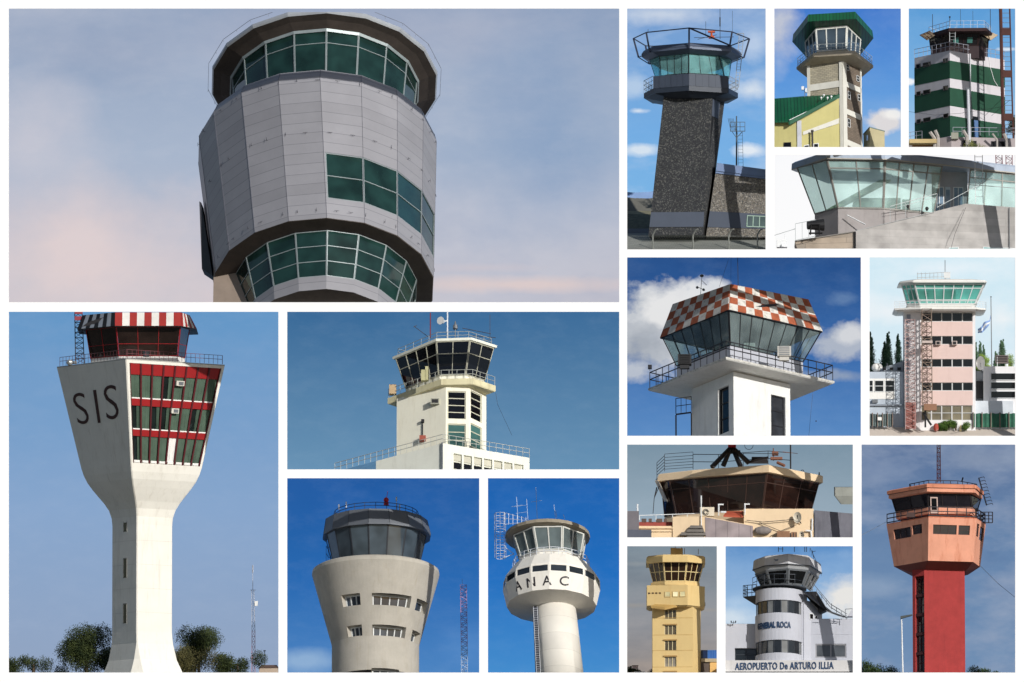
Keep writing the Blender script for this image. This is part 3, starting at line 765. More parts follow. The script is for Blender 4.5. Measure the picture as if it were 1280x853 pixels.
    g = G(); g.tube(p.P(662, 10, -20), p.P(662, 155, -20), .9, 5); mm = g.build('white_mast', WMETAL, root)
    g = G(); c = p.P(625, 60, -24); g.tube(c, c+V((3, 5, 1)), 5.2, 12, 3); g.tube(c+V((3, 5, 1)), p.P(660, 62, -20), 1, 5); g.build('dish', WMETAL, root)
    g = G(); c = p.P(703, 105, -20); g.tube(c, c+V((0, 0, 5)), 3, 8); g.tube(c+V((0, 0, 5)), c+V((0, 0, 11)), 1.8, 8, .6); g.tube(c-V((0, 0, 12)), c, .6, 5); g.build('beacon', STEEL, root)
    g = G(); a = lo[0].lerp(lo[1], .78); q = V((a.x, a.y-3, p.z(490, -28))); g.box(q, (11, 6, 8)); w = g.build('air_conditioner', M('ac_grey', (150, 150, 136), .6), root)
    g = G(); g.box(q+V((0, -3.2, 0)), (8, .5, 5)); g.build('grille', DARK, w)
    g = G(); g.box(p.P(375, 425, 10), (9, 6, 13)); g.build('balcony_box', M('box_beige', (186, 160, 124), .7), root)
    g = G(); g.box(p.P(555, 340, -42), (4, 5, 19)); g.box(p.P(538, 350, -42), (6, 5, 15)); g.build('cab_cabinet', M('cabinet_buff', (176, 172, 130), .7), root)
    g = G(); q = lo[0].lerp(lo[1], .53); qz = V((q.x, q.y-1.5, 0)); g.tube(qz+V((0, 0, p.z(680, -15))), qz+V((0, 0, p.z(600, -15))), .6, 5); g.box(qz+V((0, -1, p.z(595, -15))), (4, 3, 4)); g.build('conduit', DARK, root)
    g = G(); g.box(qz+V((0, -2, p.z(688, -15))), (8, 5, 7)); g.build('red_box', M('brick_red_box', (150, 76, 60), .7), root)
    g = G(); g.path([p.P(915, 440, -10), p.P(925, 500, -10), p.P(1000, 660, -20)], .22, 3); g.build('cable', DARK, root)
    sky(p, 34, (58, 106, 152), (104, 146, 180), noise=[((94, 138, 178), .2, .03, 1.5, .4, .7)])
panel_3()

# ================================================================ 4 beige flared tower
def panel_4():
    p = Pan(OPEN[3], 16, (359, 598, 3.498), 8, 13)
    root = p.root('control_tower', 'beige flared concrete tower with deep window recesses and grey faceted cab', 'control tower', (385, 853, 0))
    con = M('beige_concrete', (176, 170, 158), .9, var=.12, scale=1.6, stain=(150, 138, 114), st=.4, bump=.3)
    n = 96
    prof = [(880, 192), (733, 192), (722, 194), (420, 281), (405, 279), (398, 268), (396, 205), (383, 200), (381, 190)]
    cx = 387
    def rp(Y): 
        for (a, ra), (b, rb) in zip(prof, prof[1:]):
            if b <= Y <= a: return ra+(rb-ra)*(a-Y)/(a-b)
        return 192
    rows = [880, 733, 722, 0]
    def pt(a, Y, dr=0):
        r = p.u(rp(Y)-dr); z = p.z(Y, 0); return V((p.x(cx)+r*sin(a), -r*cos(a), z))
    holes = []
    def front(a, Yf, zone=1):     # picture height of a point on the wall at angle a -> level height
        Y = Yf+60
        for _ in range(12): Y = Yf+rp(Y)*cos(a)*p.s
        return Y
    def H(X0, X1, Y0, Y1):
        Ym = (Y0+Y1)/2; a = 0
        def ang(X):
            a = 0.
            for _ in range(20): a = math.asin(max(-.985, min(.985, (X-cx)/rp(front(a, Ym)))))
            return a
        a0, a1 = ang(X0), ang(X1); am = (a0+a1)/2
        return (a0, a1, front(am, Y0), front(am, Y1))
    HL = [H(240, 322, 488, 540), H(373, 545, 496, 548), H(572, 618, 522, 574), H(264, 330, 626, 678), H(375, 522, 634, 682), H(548, 586, 650, 700), H(372, 492, 822, 870)]
    HL[2] = (R(50), R(74), HL[1][2]+2, HL[1][3]+2); HL[5] = (R(54), R(78), HL[4][2]+2, HL[4][3]+4)
    for k in (0,): HL[k] = (*HL[k][:2], HL[1][2]-2, HL[1][3]-2)
    HL[3] = (*HL[3][:2], HL[4][2]-2, HL[4][3]-2)
    As = sorted({-math.pi+2*math.pi*i/n for i in range(n)} | {a for h in HL for a in h[:2]})
    Ys = sorted({y for y, _ in prof} | {y for h in HL for y in h[2:4] if y < 880}, reverse=True)
    g = G()
    for i in range(len(As)):
        a0, a1 = As[i], As[(i+1) % len(As)]+(2*math.pi if i == len(As)-1 else 0)
        if a1-a0 < 1e-5: continue
        for Y0, Y1 in zip(Ys, Ys[1:]):
            am, ym = (a0+a1)/2, (Y0+Y1)/2
            if any(h[0] < am < h[1] and h[2] < ym < h[3] for h in HL): continue
            g.quad(pt(a0, Y0), pt(a1, Y0), pt(a1, Y1), pt(a0, Y1))
    g.add([pt(-math.pi+2*math.pi*i/n, 381) for i in range(n)], [tuple(range(n))])
    dp = 30
    for a0, a1, y0, y1 in HL:
        q = [(a0, y1), (a1, y1), (a1, y0), (a0, y0)]
        for (a, y), (b, w) in zip(q, q[1:]+q[:1]):
            g.quad(pt(a, y), pt(b, w), pt(b, w, dp), pt(a, y, dp))
    g.build('body', con, root, smooth=False)
    wf = M('white_frame', (214, 216, 214), .5)
    for (a0, a1, y0, y1), nx in zip(HL, (3, 4, 1, 3, 4, 1, 3)):
        f = F(pt(a0, y1, dp-2), pt(a1, y1, dp-2), pt(a1, y0, dp-2), pt(a0, y0, dp-2))
        window(root, f, Mglass('blue_grey_glass', (58, 66, 76)), wf, nx, 1, bar=1.5, depth=1.)
    # cab
    N_ = 16; ph = R(-8)
    b, t = p.ring(388, 380, 193, N_, ph), p.ring(388, 252, 224, N_, ph)
    idx = [15, 14, 13, 12, 11, 0, 1, 2, 3, 4, 5]
    cab(root, b, t, idx, 1, Mglass('smoke_glass', (62, 72, 80), .05, 1.), M('charcoal_frame', (44, 48, 54), .5), vs=(), bar=1.0, depth=.6)
    g = G(); g.loft([grow(b, .6, 0), grow(b, .6, 10)]); g.build('desk', DARK, root)
    fb, fm, ft = p.ring(391, 256, 241, N_, ph), p.ring(391, 250, 241, N_, ph), p.ring(388, 186, 228, N_, ph)
    g = G(); g.loft([grow(fb, .93), fb, fm, ft]); g.build('roof_fascia', Mpanel('slate_fascia', (96, 100, 106), (52, 56, 62), 50, .55), root)
    g = G()
    for k in range(N_): g.tube(fm[k], ft[k], .35, 4)
    g.each('fascia_joint', M('joint_dark', (56, 60, 66), .6), root)
    rt = p.ring(388, 178, 186, 24, 0); railing(root, rt, 9, M('rail_navy', (40, 48, 66), .5), rails=(1., .55), sp=14, r=.45, loop=True)
    rl2 = p.ring(392, 420, 224, 24, 0); railing(root, [q for q in rl2[16:19]], 38, M('rail_navy'), rails=(1., .75, .5, .25), sp=12, r=.35, name='side_ladder')
    g = G(); c = p.P(433, 112, -20); g.tube(c, c+V((0, 0, 4)), 3.2, 8); g.ball(c+V((0, 0, 7)), 3.4, 8); g.tube(c+V((0, 0, 8)), c+V((2, 0, 18)), .4, 4); g.build('red_beacon', M('beacon_red', (196, 24, 40), .4), root)
    g = G(); c = p.P(478, 120, -20); g.tube(c-V((0, 0, 8)), c+V((0, 0, 14)), .4, 4); g.tube(c+V((0, 0, 8)), c+V((0, 0, 13)), 1, 6); g.tube(p.P(493, 150, -30), p.P(493, 108, -30), .8, 5); g.tube(p.P(225, 130, -20), p.P(225, 108, -20), .9, 5); g.tube(p.P(257, 122, -30), p.P(257, 96, -30), .8, 5); g.each('roof_aerial', WMETAL, root)
    r2 = p.root('lattice_mast', 'pink and white lattice mast in the blue sky beside the beige tower', 'mast', (777, 853, 60))
    g = G(); lattice(g, p.P(777, 735, 60), p.P(773, 470, 60), 8, 8, 16, .38, .3); g.build('upper_section', M('mast_pink', (164, 124, 150), .6), r2, weld=False)
    g = G(); lattice(g, p.P(778, 870, 60), p.P(777, 735, 60), 8, 8, 8, .38, .3); g.build('lower_section', M('mast_pale', (170, 186, 206), .6), r2, weld=False)
    g = G(); g.tube(p.P(768, 470, 60), p.P(767, 440, 60), .3, 4); g.build('tip', STEEL, r2)
    sky(p, 36, (32, 88, 158), (78, 134, 194), mid=(.45, (42, 106, 178)), clouds=[(60, 800, 190, 60, (168, 196, 222), .6, .9, .12), (800, 740, 160, 110, (96, 146, 206), .4, .9, .12)], noise=[((60, 114, 188), .3, .05, 1.5, .4, .7)])
panel_4()

# ================================================================ 5 round white tower ANAC
def panel_5():
    p = Pan(OPEN[4], 24, (608, 598, 3.494), 4, 8)
    root = p.root('control_tower', 'round white tower lettered ANAC on a plain cylindrical shaft', 'control tower', (330, 853, 0))
    wh = M('warm_white', (234, 229, 218), .65, var=.05, scale=.7, stain=(196, 186, 164), st=.3, bump=.06)
    shm = Mpanel('shaft_white', (226, 221, 210), (170, 164, 150), 2.3, .7, 0., .02, .5)
    N_ = 16; ph = R(-3)
    def rg(front, r, cx=285, n=N_, ph_=ph): r0 = r; return p.ring(cx, front+r*p.s, r, n, ph_)
    A = [rg(478, 197), rg(402, 214), rg(399, 214)]
    g = G(); g.loft([p.ring(290, 575, 95, N_, ph), A[0], A[1]], True, False); g.build('band_wall', wh, root)
    u = rg(366, 209)
    cab(root, [q for q in grow(A[1], .985)], u, [15, 14, 13, 12, 0, 1, 2, 3], 1, Mglass('band_glass', (44, 50, 56)), wh, bar=1.8, depth=1.0)
    sk = rg(322, 166)
    g = G(); g.loft([lift(grow(u, 1.012), -.5), lift(grow(u, 1.01), 1), sk], True, True, ); g.build('skirt_roof', wh, root)
    for k in range(N_): pass
    # cab
    N8 = 8; p8 = R(-22)
    b8, t8 = p.ring(282, 362, 140, N8, R(20)), p.ring(275, 268, 166, N8, R(20))
    cab(root, b8, t8, [7, 6, 5, 0, 1], 2, Mglass('pale_cab_glass', (120, 132, 132), .05, 1., .45), M('cab_white', (206, 206, 198), .5), bar=1.6, depth=1.2)
    g = G(); g.loft([grow(b8, .8), lift(grow(b8, .8), 12)]); g.build('console', M('console_grey', (70, 74, 76), .7), root)
    g = G(); g.loft([lift(b8, -8), b8]); g.build('cab_base', wh, root)
    ro = p.ring(267, 262, 187, 24, 0)
    g = G(); g.loft([lift(grow(ro, .88), -1.), ro, lift(ro, 4.2), lift(grow(ro, .96), 5.5)]); g.build('roof', M('roof_buff', (150, 140, 122), .8, stain=(110, 100, 84), st=.4), root)
    rail = M('rail_white', (210, 214, 220), .5)
    rr = p.ring(283, 395, 168, 16, 0)
    railing(root, rr[:5]+[], 10, rail, rails=(1., .5), sp=9, r=.4); railing(root, rr[11:]+rr[:1], 10, rail, rails=(1., .5), sp=9, r=.4)
    # letters round the band
    z0, z1 = A[0][0].z, A[1][0].z; r0, r1 = p.u(197)*.995, p.u(214)*.995
    def band(a, v, o):
        # nearest flat facet
        k = math.floor((a-ph)/(2*math.pi/N_)); c = ph+(k+.5)*2*math.pi/N_
        rr_ = (r0+(r1-r0)*v)*cos(math.pi/N_)/cos(a-c)+o+.25
        return V((p.x(285)+rr_*sin(a), -rr_*cos(a), z0+(z1-z0)*v))
    tm = M('letter_dark', (44, 40, 44), .6)
    for ch, a, hw in (('A', -46, 4.8), ('N', -26.5, 5.), ('A', -6, 5.), ('C', 15.5, 5.)):
        text(root, ch, lambda u, v, w, a=a, hw=hw: band(R(a-hw*1.15+2.3*hw*u), .24+.54*v, .15+w*.6), tm, off=.008)
    # shaft
    n = 48
    g = G(); g.loft([[V((q.x, q.y, q.z)) for q in p.ring(322, 900, 108, n)], p.ring(299, 560, 92, n)]); g.build('shaft', shm, root, smooth=True)
    a, b_ = p.P(232, 880, -16), p.P(216, 560, -14)
    g = G(); g.hexa([a+V((-5, -2, 0)), a+V((3, -2, 0)), a+V((3, 6, 0)), a+V((-5, 6, 0))], [b_+V((-4, -2, 0)), b_+V((3, -2, 0)), b_+V((3, 6, 0)), b_+V((-4, 6, 0))]); g.build('slot_strip', M('strip_dark', (52, 56, 66), .7), root)  # solid dark strip built in place of the shaft's dark slot
    g = G(); ladder(g, a+V((-1, -3, 0)), b_+V((-1, -3, 0)), 5, 3, .3); g.build('ladder', rail, root, weld=False)
    # cage ladder and roof railings
    g = G(); c0, c1 = p.P(60, 345, 0), p.P(58, 155, 0)
    for i in range(9):
        c = c0.lerp(c1, i/8); g.path([c+V((cos(t*.785)*7, sin(t*.785)*6, 0)) for t in range(8)], .35, 3, loop=True)
    for t in range(8): o = V((cos(t*.785)*7, sin(t*.785)*6, 0)); g.tube(c0+o, c1+o, .35, 3)
    g.build('ladder_cage', rail, root, weld=False)
    g = G(); e1 = p.P(185, 185, -5)
    for k in (0, 8, 16): g.tube(c1+V((6, 0, 2-k)), e1+V((0, 0, 2-k*.2)), .35, 3)
    for k in range(6):
        q = c1.lerp(e1, .15+k*.15); g.tube(q+V((0, 0, 4)), q-V((0, 0, 13-k*1.5)), .3, 3)
    c = p.P(62, 350, 0); g.tube(c+V((0, 0, 0)), p.P(120, 330, 0), .5, 4); g.tube(p.P(80, 300, 0), p.P(120, 330, 0), .5, 4)
    g.build('access_walkway', rail, root, weld=False)
    g = G()
    for X, Y0, Y1 in ((131, 80, 180), (175, 90, 180), (216, 38, 175), (296, 115, 172), (303, 140, 172), (337, 158, 176)):
        g.tube(p.P(X+6, Y1, 10), p.P(X, Y0, 10), .4, 4)
    for X, Y in ((131, 120), (216, 100), (145, 120), (150, 150)): g.tube(p.P(X-22, Y+3, 10), p.P(X+26, Y-4, 10), .25, 3)
    g.each('roof_aerial', M('aerial_pale', (170, 186, 206), .5), root)
    sky(p, 36, (24, 92, 170), (70, 142, 206), mid=(.5, (34, 110, 190)), noise=[((60, 126, 200), .3, .05, 1.5, .4, .7)])
panel_5()
def sheet(p, pts, mat, name, th=6, kind='structure', label=None, cat=None):
    g = G(); q = [p.P(*a) for a in pts]; g.loft([q, [a-V((0, 0, th)) for a in q]])
    o = g.build(name, mat, None, pan=p, thing=q[0]); tag(o, label, cat, None, kind); return o
def level(p, pts, Y, d0, i=0):
    """plan (zoom X, depth) at the height that puts point i at picture height Y"""
    z = p.z(Y, pts[i][1]); return [V((p.x(X), d, z)) for X, d in pts]

# ================================================================ 6 dark pebble-dashed tower
def panel_6():
    p = Pan(OPEN[5], 10, (782, 120, 4.376), 8.5, 11)
    root = p.root('control_tower', 'dark stone-clad tower with pale glass cab and open steel frame round its roof', 'control tower', (280, 762, 0))
    stone = Mstone('river_stone', [(48, 50, 54), (60, 62, 64), (54, 57, 62), (104, 104, 100), (44, 46, 52), (66, 68, 70)], 7.5)  # shade of the tower front is put into these dark stone tones
    blue = M('blue_grey_band', (70, 78, 92), .7, var=.1); dk = M('navy_metal', (44, 52, 64), .5, .1, var=.2)
    pl0 = [(120, -24), (418, -26), (440, 14), (140, 14)]; pl1 = [(205, -20), (470, -22), (543, 12), (230, 12)]
    lo, hi = level(p, pl0, 765, 0), level(p, pl1, 0, 0)
    f = faces(lo, hi); g = G(); g.loft([lo, hi]); g.build('shaft', stone, root)
    g = G(); g.patch(f[0], .0, 1, .058, .165, .2, .9); g.build('band', blue, root)
    g = G(); g.patch(f[1], .08, .98, 0, .86, .1, .5); g.build('dark_slot', BLACK, root)  # flat black patch painted for the shade inside the gap
    g = G(); g.patch(f[1], .08, .6, .86, .98, .1, 1.2); g.build('slot_panel', blue, root)
    p.zoom = (782, 8, 5.612)
    # balcony
    A = [(125, 6), (190, -26), (440, -44), (720, -28), (790, 4), (720, 40), (440, 56), (190, 40)]
    B = [(270, 0), (320, -22), (440, -30), (590, -22), (690, 0), (600, 26), (440, 34), (300, 26)]
    a0, b0 = level(p, A, 555, 0, 2), level(p, B, 636, 0, 2)
    mid = level(p, A, 590, 0, 2)
    g = G(); g.loft([b0, grow(mid, .97), mid, a0]); g.build('balcony', dk, root)
    at = level(p, A, 468, 0, 2); fa = faces(a0, at)
    g = G()
    for k in (1, 2):
        for i in range(6): g.patch(fa[k], i/6+.002, (i+1)/6-.002, .0, .99-.02*(i%2), -.4, .3+.3*(i%2))
    g.build('parapet_panel', M('slate_panel', (62, 70, 84), .6, var=.12), root, weld=False)
    railing(root, [a0[7], a0[0], a0[1]], 16, M('pale_rail', (150, 158, 166), .5), rails=(1., .66, .33), sp=6, r=.35)
    railing(root, [a0[3], a0[4], a0[5]], 16, M('pale_rail'), rails=(1., .66, .33), sp=5, r=.35)
    # cab
    cb = level(p, [(210, 0), (245, -20), (440, -36), (690, -22), (725, 0), (690, 32), (440, 44), (240, 32)], 466, 0, 2)
    ct = level(p, [(165, 0), (235, -24), (440, -42), (650, -28), (745, 0), (690, 38), (440, 52), (235, 38)], 322, 0, 2)
    gl = Mglass('aqua_clear_glass', (160, 208, 208), .04, 1., .75)
    cab(root, cb, ct, [0, 1, 2, 3, 4, 5, 6, 7], {0: 1, 1: 4, 2: 3, 3: 1, 4: 1, 5: 3, 6: 3, 7: 1}, gl, DARK, bar=.5, depth=.5)
    g = G(); m_ = grow(cb, .8); g.loft([m_, lift(m_, 3)]); g.box(sum(cb, V())/8+V((4, -14, 5)), (12, 5, 9)); g.box(sum(cb, V())/8+V((-14, -10, 5)), (3, 4, 12)); g.build('desk', DARK, root, weld=False)
    g = G(); c_ = grow(ct, .96); g.loft([lift(grow(ct, .5), -14), lift(c_, -5), lift(c_, 0)]); g.build('ceiling_hood', M('ceiling_dark', (70, 84, 86), .7), root)
    # roof
    r0 = level(p, [(110, 0), (180, -34), (445, -54), (740, -36), (815, 0), (740, 46), (445, 64), (180, 46)], 300, 0, 2)
    g = G(); g.loft([grow(r0, .84, -3), lift(r0, 1), lift(r0, 4), lift(grow(r0, 1.01), 4.4), lift(grow(r0, .96), 9)]); g.build('roof', M('roof_slate', (84, 94, 112), .5, .2), root)
    # open steel frame
    fr = M('frame_steel', (58, 64, 82), .5, .2, var=.15)
    T = level(p, [(52, 4), (140, -34), (440, -62), (745, -38), (872, 6), (745, 50), (440, 70), (140, 50)], 150, 0, 2)
    Bq = level(p, [(88, 4), (165, -30), (440, -54), (722, -34), (832, 6), (722, 46), (440, 64), (165, 46)], 292, 0, 2)
    g = G(); g.path(T, .8, 5, loop=True); g.path(Bq, .7, 5, loop=True)
    for a, b in zip(T, Bq): g.tube(a, b, 1.2, 5)
    g.tube(T[2], r0[3]+V((0, 0, 8)), 1.1, 5); g.build('steel_frame', fr, root, weld=False)
    # maintenance cage on the right
    g = G(); a, b = p.P(795, 560, 2), p.P(832, 190, 2); a2, b2 = p.P(770, 560, 2), p.P(800, 190, 2)
    g.path([b2+V((-4, 0, 0)), b2, a2, a2+V((-5, 0, -2))], .6, 4); g.path([b2+V((-6, 0, 2)), b+V((0, 0, 2)), b, a, a+V((-4, 0, -2))], .6, 4)
    for i in range(18): q = i/18; g.tube(a.lerp(b, q), a2.lerp(b2, q), .28, 3)
    g.build('cage_ladder', M('pale_rail'), root, weld=False)
    g = G()
    for X, Y0, Y1, r in ((563, 95, 200, .35), (664, 0, 220, .45), (752, 20, 180, .25), (155, 150, 172, .4)): g.tube(p.P(X, Y1, -5), p.P(X, Y0, -5), r, 4)
    g.tube(p.P(664, 130, -5), p.P(664, 65, -5), .8, 5); g.each('aerial', DARK, root)
    g = G(); g.tube(p.P(480, 210, -8), p.P(760, 205, -8), .4, 4); g.tube(p.P(505, 222, -8), p.P(640, 190, -8), .4, 4); g.build('crossbar', DARK, root, weld=False)
    g = G(); c = p.P(603, 208, -8); g.box(c, (7, 4, 3)); g.box(c+V((0, 0, 7)), (9, 4, 2)); g.tube(c, c+V((0, 0, 8)), 1.4, 6); g.build('orange_beacon', M('beacon_orange', (190, 84, 44), .5), root, weld=False)
    p.zoom = (782, 120, 4.376)
    # wing
    w = p.root('building', 'low stone-clad wing with sloping blue roof right of the dark tower', 'building', (600, 770, 0))
    a, b = p.P(436, 770, -16), p.P(800, 776, -10); c, d = p.P(800, 412, -10), p.P(497, 372, -16)
    fw = F(a, b, c, d); g = G(); g.hexa([a, b, c, d], [q+V((0, 45, 0)) for q in (a, b, c, d)]); g.build('wall', Mstone('pale_river_stone', [(98, 95, 90), (138, 130, 118), (114, 112, 108), (164, 158, 148), (84, 84, 86)], 7.0), w)
    g = G(); g.patch(fw, -.0, 1, .90, 1.01, .2, 3.); g.patch(fw, .0, 1, .87, .90, .2, 1.6); g.build('roof', M('roof_blue', (104, 124, 158), .5, .2), w, weld=False)
    g = G(); g.patch(fw, 0, 1, .125, .345, .2, .8); g.build('band', blue, w)
    window(w, fw.sub(.60, 1., .145, .315, .9), Mglass('pane_green_grey', (70, 84, 84)), M('green_frame', (150, 176, 160), .5), 4, 1, bar=1., depth=.6)
    g = G(); g.patch(fw, .62, .69, .17, .30, 1.0, 1.3); 
    # light mast
    m = p.root('antenna_mast', 'thin mast with a caged platform and ladder behind the stone wing', 'mast', (608, 385, 20))
    g = G(); g.tube(p.P(608, 400, 20), p.P(609, 105, 20), 1.1, 6, .8); g.build('pole', M('mast_steel', (84, 96, 104), .5), m)
    g = G(); ladder(g, p.P(632, 400, 20), p.P(628, 195, 20), 6, 4, .3); g.build('ladder', M('mast_steel'), m, weld=False)
    pf = [p.P(575, 190, 14), p.P(655, 190, 14), p.P(655, 190, 28), p.P(575, 190, 28)]
    g = G(); g.loft([pf, lift(pf, .8)]); g.tube(p.P(585, 192, 20), p.P(606, 222, 20), .5, 4); g.tube(p.P(640, 192, 20), p.P(612, 222, 20), .5, 4); g.build('platform', M('mast_steel'), m, weld=False)
    railing(m, pf, 12, M('mast_steel'), rails=(1., .5), sp=6, r=.3, loop=True)
    g = G()
    for k in range(5): g.tube(p.P(577+k*7, 185, 14), p.P(562+k*7, 118, 14), .3, 3)
    g.build('whip', M('mast_steel'), m, weld=False)
    # ground, hills, fence
    sheet(p, [(-20, 850, -60), (800, 850, -60), (800, 752, 30), (-20, 752, 30)], M('grey_apron', (128, 130, 124), .95, var=.15), 'apron')
    sheet(p, [(-20, 753, 32), (800, 753, 32), (800, 725, 60), (-20, 725, 60)], M('road_grey', (84, 84, 88), .9), 'road', 3)
    sheet(p, [(-20, 726, 62), (800, 726, 62), (800, 640, 140), (-20, 640, 140)], M('scrub_ground', (82, 82, 62), .95, var=.5, scale=4, stain=(46, 50, 38), st=.8, streak=False), 'field')
    sheet(p, [(-20, 640, 142), (800, 640, 142), (800, 612, 170), (-20, 612, 170)], M('dry_ground', (122, 116, 92), .95, var=.3), 'dry_field')
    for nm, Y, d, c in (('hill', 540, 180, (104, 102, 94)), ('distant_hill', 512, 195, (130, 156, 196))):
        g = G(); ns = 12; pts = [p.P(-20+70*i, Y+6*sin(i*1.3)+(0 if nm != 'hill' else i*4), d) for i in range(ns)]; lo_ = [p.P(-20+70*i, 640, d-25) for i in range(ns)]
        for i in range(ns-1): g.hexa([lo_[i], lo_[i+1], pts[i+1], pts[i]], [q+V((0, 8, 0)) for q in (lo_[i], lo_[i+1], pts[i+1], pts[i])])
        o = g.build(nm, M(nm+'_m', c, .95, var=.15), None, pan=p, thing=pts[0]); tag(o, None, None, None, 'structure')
    fe = p.root('fence', 'chain-link fence with angled concrete posts in front of the dark tower', 'fence', (360, 845, -52))
    fm = M('fence_concrete', (132, 134, 128), .9)
    for X in (142, 362, 558, 715):
        g = G(); g.path([p.P(X, 848, -52), p.P(X, 765, -52), p.P(X+14, 738, -56), p.P(X+28, 732, -58)], 1.0, 5); g.build('post', fm, fe)
    g = G()
    for Y in (770, 795, 820): g.tube(p.P(-10, Y, -53), p.P(790, Y, -53), .16, 3)
    for X in range(-10, 790, 14): g.tube(p.P(X, 850, -53), p.P(X+50, 768, -53), .06, 3); g.tube(p.P(X+50, 850, -53), p.P(X, 768, -53), .06, 3)
    g.build('mesh', M('fence_wire', (150, 156, 150), .5), fe, weld=False)
    p.zoom = (782, 8, 5.612)
    sky(p, 34, (118, 156, 206), (128, 186, 230), mid=(.5, (116, 172, 226)), clouds=[(300, 60, 420, 90, (206, 216, 230), .8, .9, .25), (880, 590, 180, 90, (222, 230, 238), .8, .9, .3), (60, 560, 140, 110, (190, 210, 232), .7, .9, .3), (900, 270, 120, 140, (196, 212, 234), .7, .9, .3), (100, 1010, 170, 50, (228, 236, 242), .8, .8, .3), (850, 1010, 150, 60, (232, 238, 244), .9, .8, .3), (90, 735, 90, 24, (226, 234, 242), .8, .8, .4)],
        noise=[((196, 212, 234), .5, .12, 2.4, .48, .66)])
panel_6()

# ================================================================ 7 green-roofed tower of block and concrete
def panel_7():
    p = Pan(OPEN[6], 28, (965, 8, 4.74), 7.6, 10)
    conc = M('pale_concrete', (206, 204, 194), .85, var=.08, stain=(160, 156, 140), st=.35); 
    grn = Mbrick('green_sheet', (14, 84, 52), (18, 92, 58), (8, 52, 34), w=.42, h=60, ms=.05, off=0, rough=.45, var=.15); 
    gr2 = M('green_flat', (14, 78, 50), .5, .1, var=.12)
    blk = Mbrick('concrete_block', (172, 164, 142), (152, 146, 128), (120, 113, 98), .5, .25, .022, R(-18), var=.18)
    blk2 = Mbrick('shaded_block', (122, 108, 94), (104, 92, 80), (84, 76, 66), .5, .25, .022, R(40), var=.2)  # darker copy of the block, right face's shade put into its colour
    yel = M('yellow_wall', (184, 176, 118), .85, var=.08, stain=(156, 148, 98), st=.4)
    root = p.root('control_tower', 'block-walled tower with white concrete beams and wide green octagonal roof', 'control tower', (400, 900, -25))
    pl = [(208, -12), (412, -25), (528, -3), (470, 18), (330, 26), (230, 14)]
    lo, hi = level(p, pl, 960, 0, 1), level(p, pl, 296, 0, 1); f = faces(lo, hi)
    g = G(); g.loft([lo, hi]); g.build('wall', blk, root)
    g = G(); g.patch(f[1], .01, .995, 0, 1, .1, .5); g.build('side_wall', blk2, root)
    vv = lambda Y: (960-Y)/(960-296)
    for Y0, Y1 in ((478, 440), (588, 548), (700, 664)): g = G(); g.patch(f[0], .04, .94, vv(Y0), vv(Y1), .2, 1.2); g.build('beam', conc, root)
    for Y0, Y1 in ((470, 438), (634, 602), (820, 786), (322, 298)): g = G(); g.patch(f[1], .14, .97, vv(Y0), vv(Y1), .5, 1.6); g.build('beam', conc, root)
    g = G(); g.patch(f[0], .0, .08, 0, 1, .2, 1.5); g.patch(f[0], .93, 1.012, 0, 1, .2, 1.6); g.build('pillar', conc, root, weld=False)
    g = G(); g.patch(f[1], -.0, .20, 0, 1, .5, 1.7); g.patch(f[1], .93, 1., 0, 1, .5, 1.6); g.build('side_pillar', conc, root, weld=False)
    for u, Y0, Y1 in ((.22, 365, 330), (.75, 405, 370), (.27, 535, 490), (.80, 520, 480), (.24, 705, 655)):
        window(root, f[1].sub(u, u+.14, vv(Y0), vv(Y1), .6), GLD, WMETAL, 1, 2, bar=.5, depth=.6)
    sl = closed(p.hz([(240, 275), (490, 262), (603, 345)], -38)); sl = closed([p.hz([(240, 275), (145, 355)], -38)[1]]+p.hz([(240, 275), (490, 262), (603, 345)], -38))
    g = G(); g.loft([lift(grow(sl, .96), -5), lift(sl, -3.5), sl]); g.build('balcony', M('balcony_grey', (170, 160, 142), .85, var=.2, stain=(110, 100, 86), st=.5), root)
    rl = M('rail_grey2', (160, 166, 166), .5, .2); railing(root, [q+V((0, 0, .3)) for q in grow(sl, .97)], 12, rl, rails=(1., .6, .3), sp=7, r=.3, loop=True)
    ct = p.hz([(260, 132), (445, 116), (530, 190)], -30); ct = closed([p.hz([(260, 132), (200, 205)], -30)[1]]+ct)
    z0 = sl[0].z; cb = [V((q.x, q.y, z0+7)) for q in grow(ct, .92)]
    g = G(); g.loft([[V((q.x, q.y, z0)) for q in cb], cb]); g.build('base_wall', M('cab_base', (176, 168, 150), .8), root)
    cab(root, cb, ct, [0, 1, 2, 3, 5], {0: 3, 1: 3, 2: 3, 3: 2, 5: 2}, Mglass('cool_dark_glass', (62, 74, 84)), M('white_mullion', (224, 224, 216), .5), bar=1.3, depth=1.)
    g = G(); g.loft([lift(ct, 0), lift(ct, 3)]); g.build('lintel', WHITE, root)
    rf = p.hz([(212, 88), (495, 72), (605, 182)], -46); rf = closed([p.hz([(212, 88), (125, 202)], -46)[1]]+rf)
    zc = ct[0].z+3
    g = G(); g.loft([[V((q.x, q.y, zc)) for q in grow(rf, .62)], lift(rf, 1)], True, True); g.build('roof_soffit', gr2, root)
    g = G(); g.loft([lift(grow(rf, 1.01), 0), lift(grow(rf, .985), 11), lift(grow(rf, .2), 16)], True, True); g.build('roof', grn, root)
    # yellow hall
    b = p.root('building', 'yellow gabled hall with green sheet roof in front of the block tower', 'building', (165, 900, -46))
    c0, c1, c2 = p.P(165, 680, -46), p.P(392, 549, -30), p.P(-20, 690, -41)
    lo_ = [V((q.x, q.y, p.z(960, -44))) for q in (c2, c0, c1)]
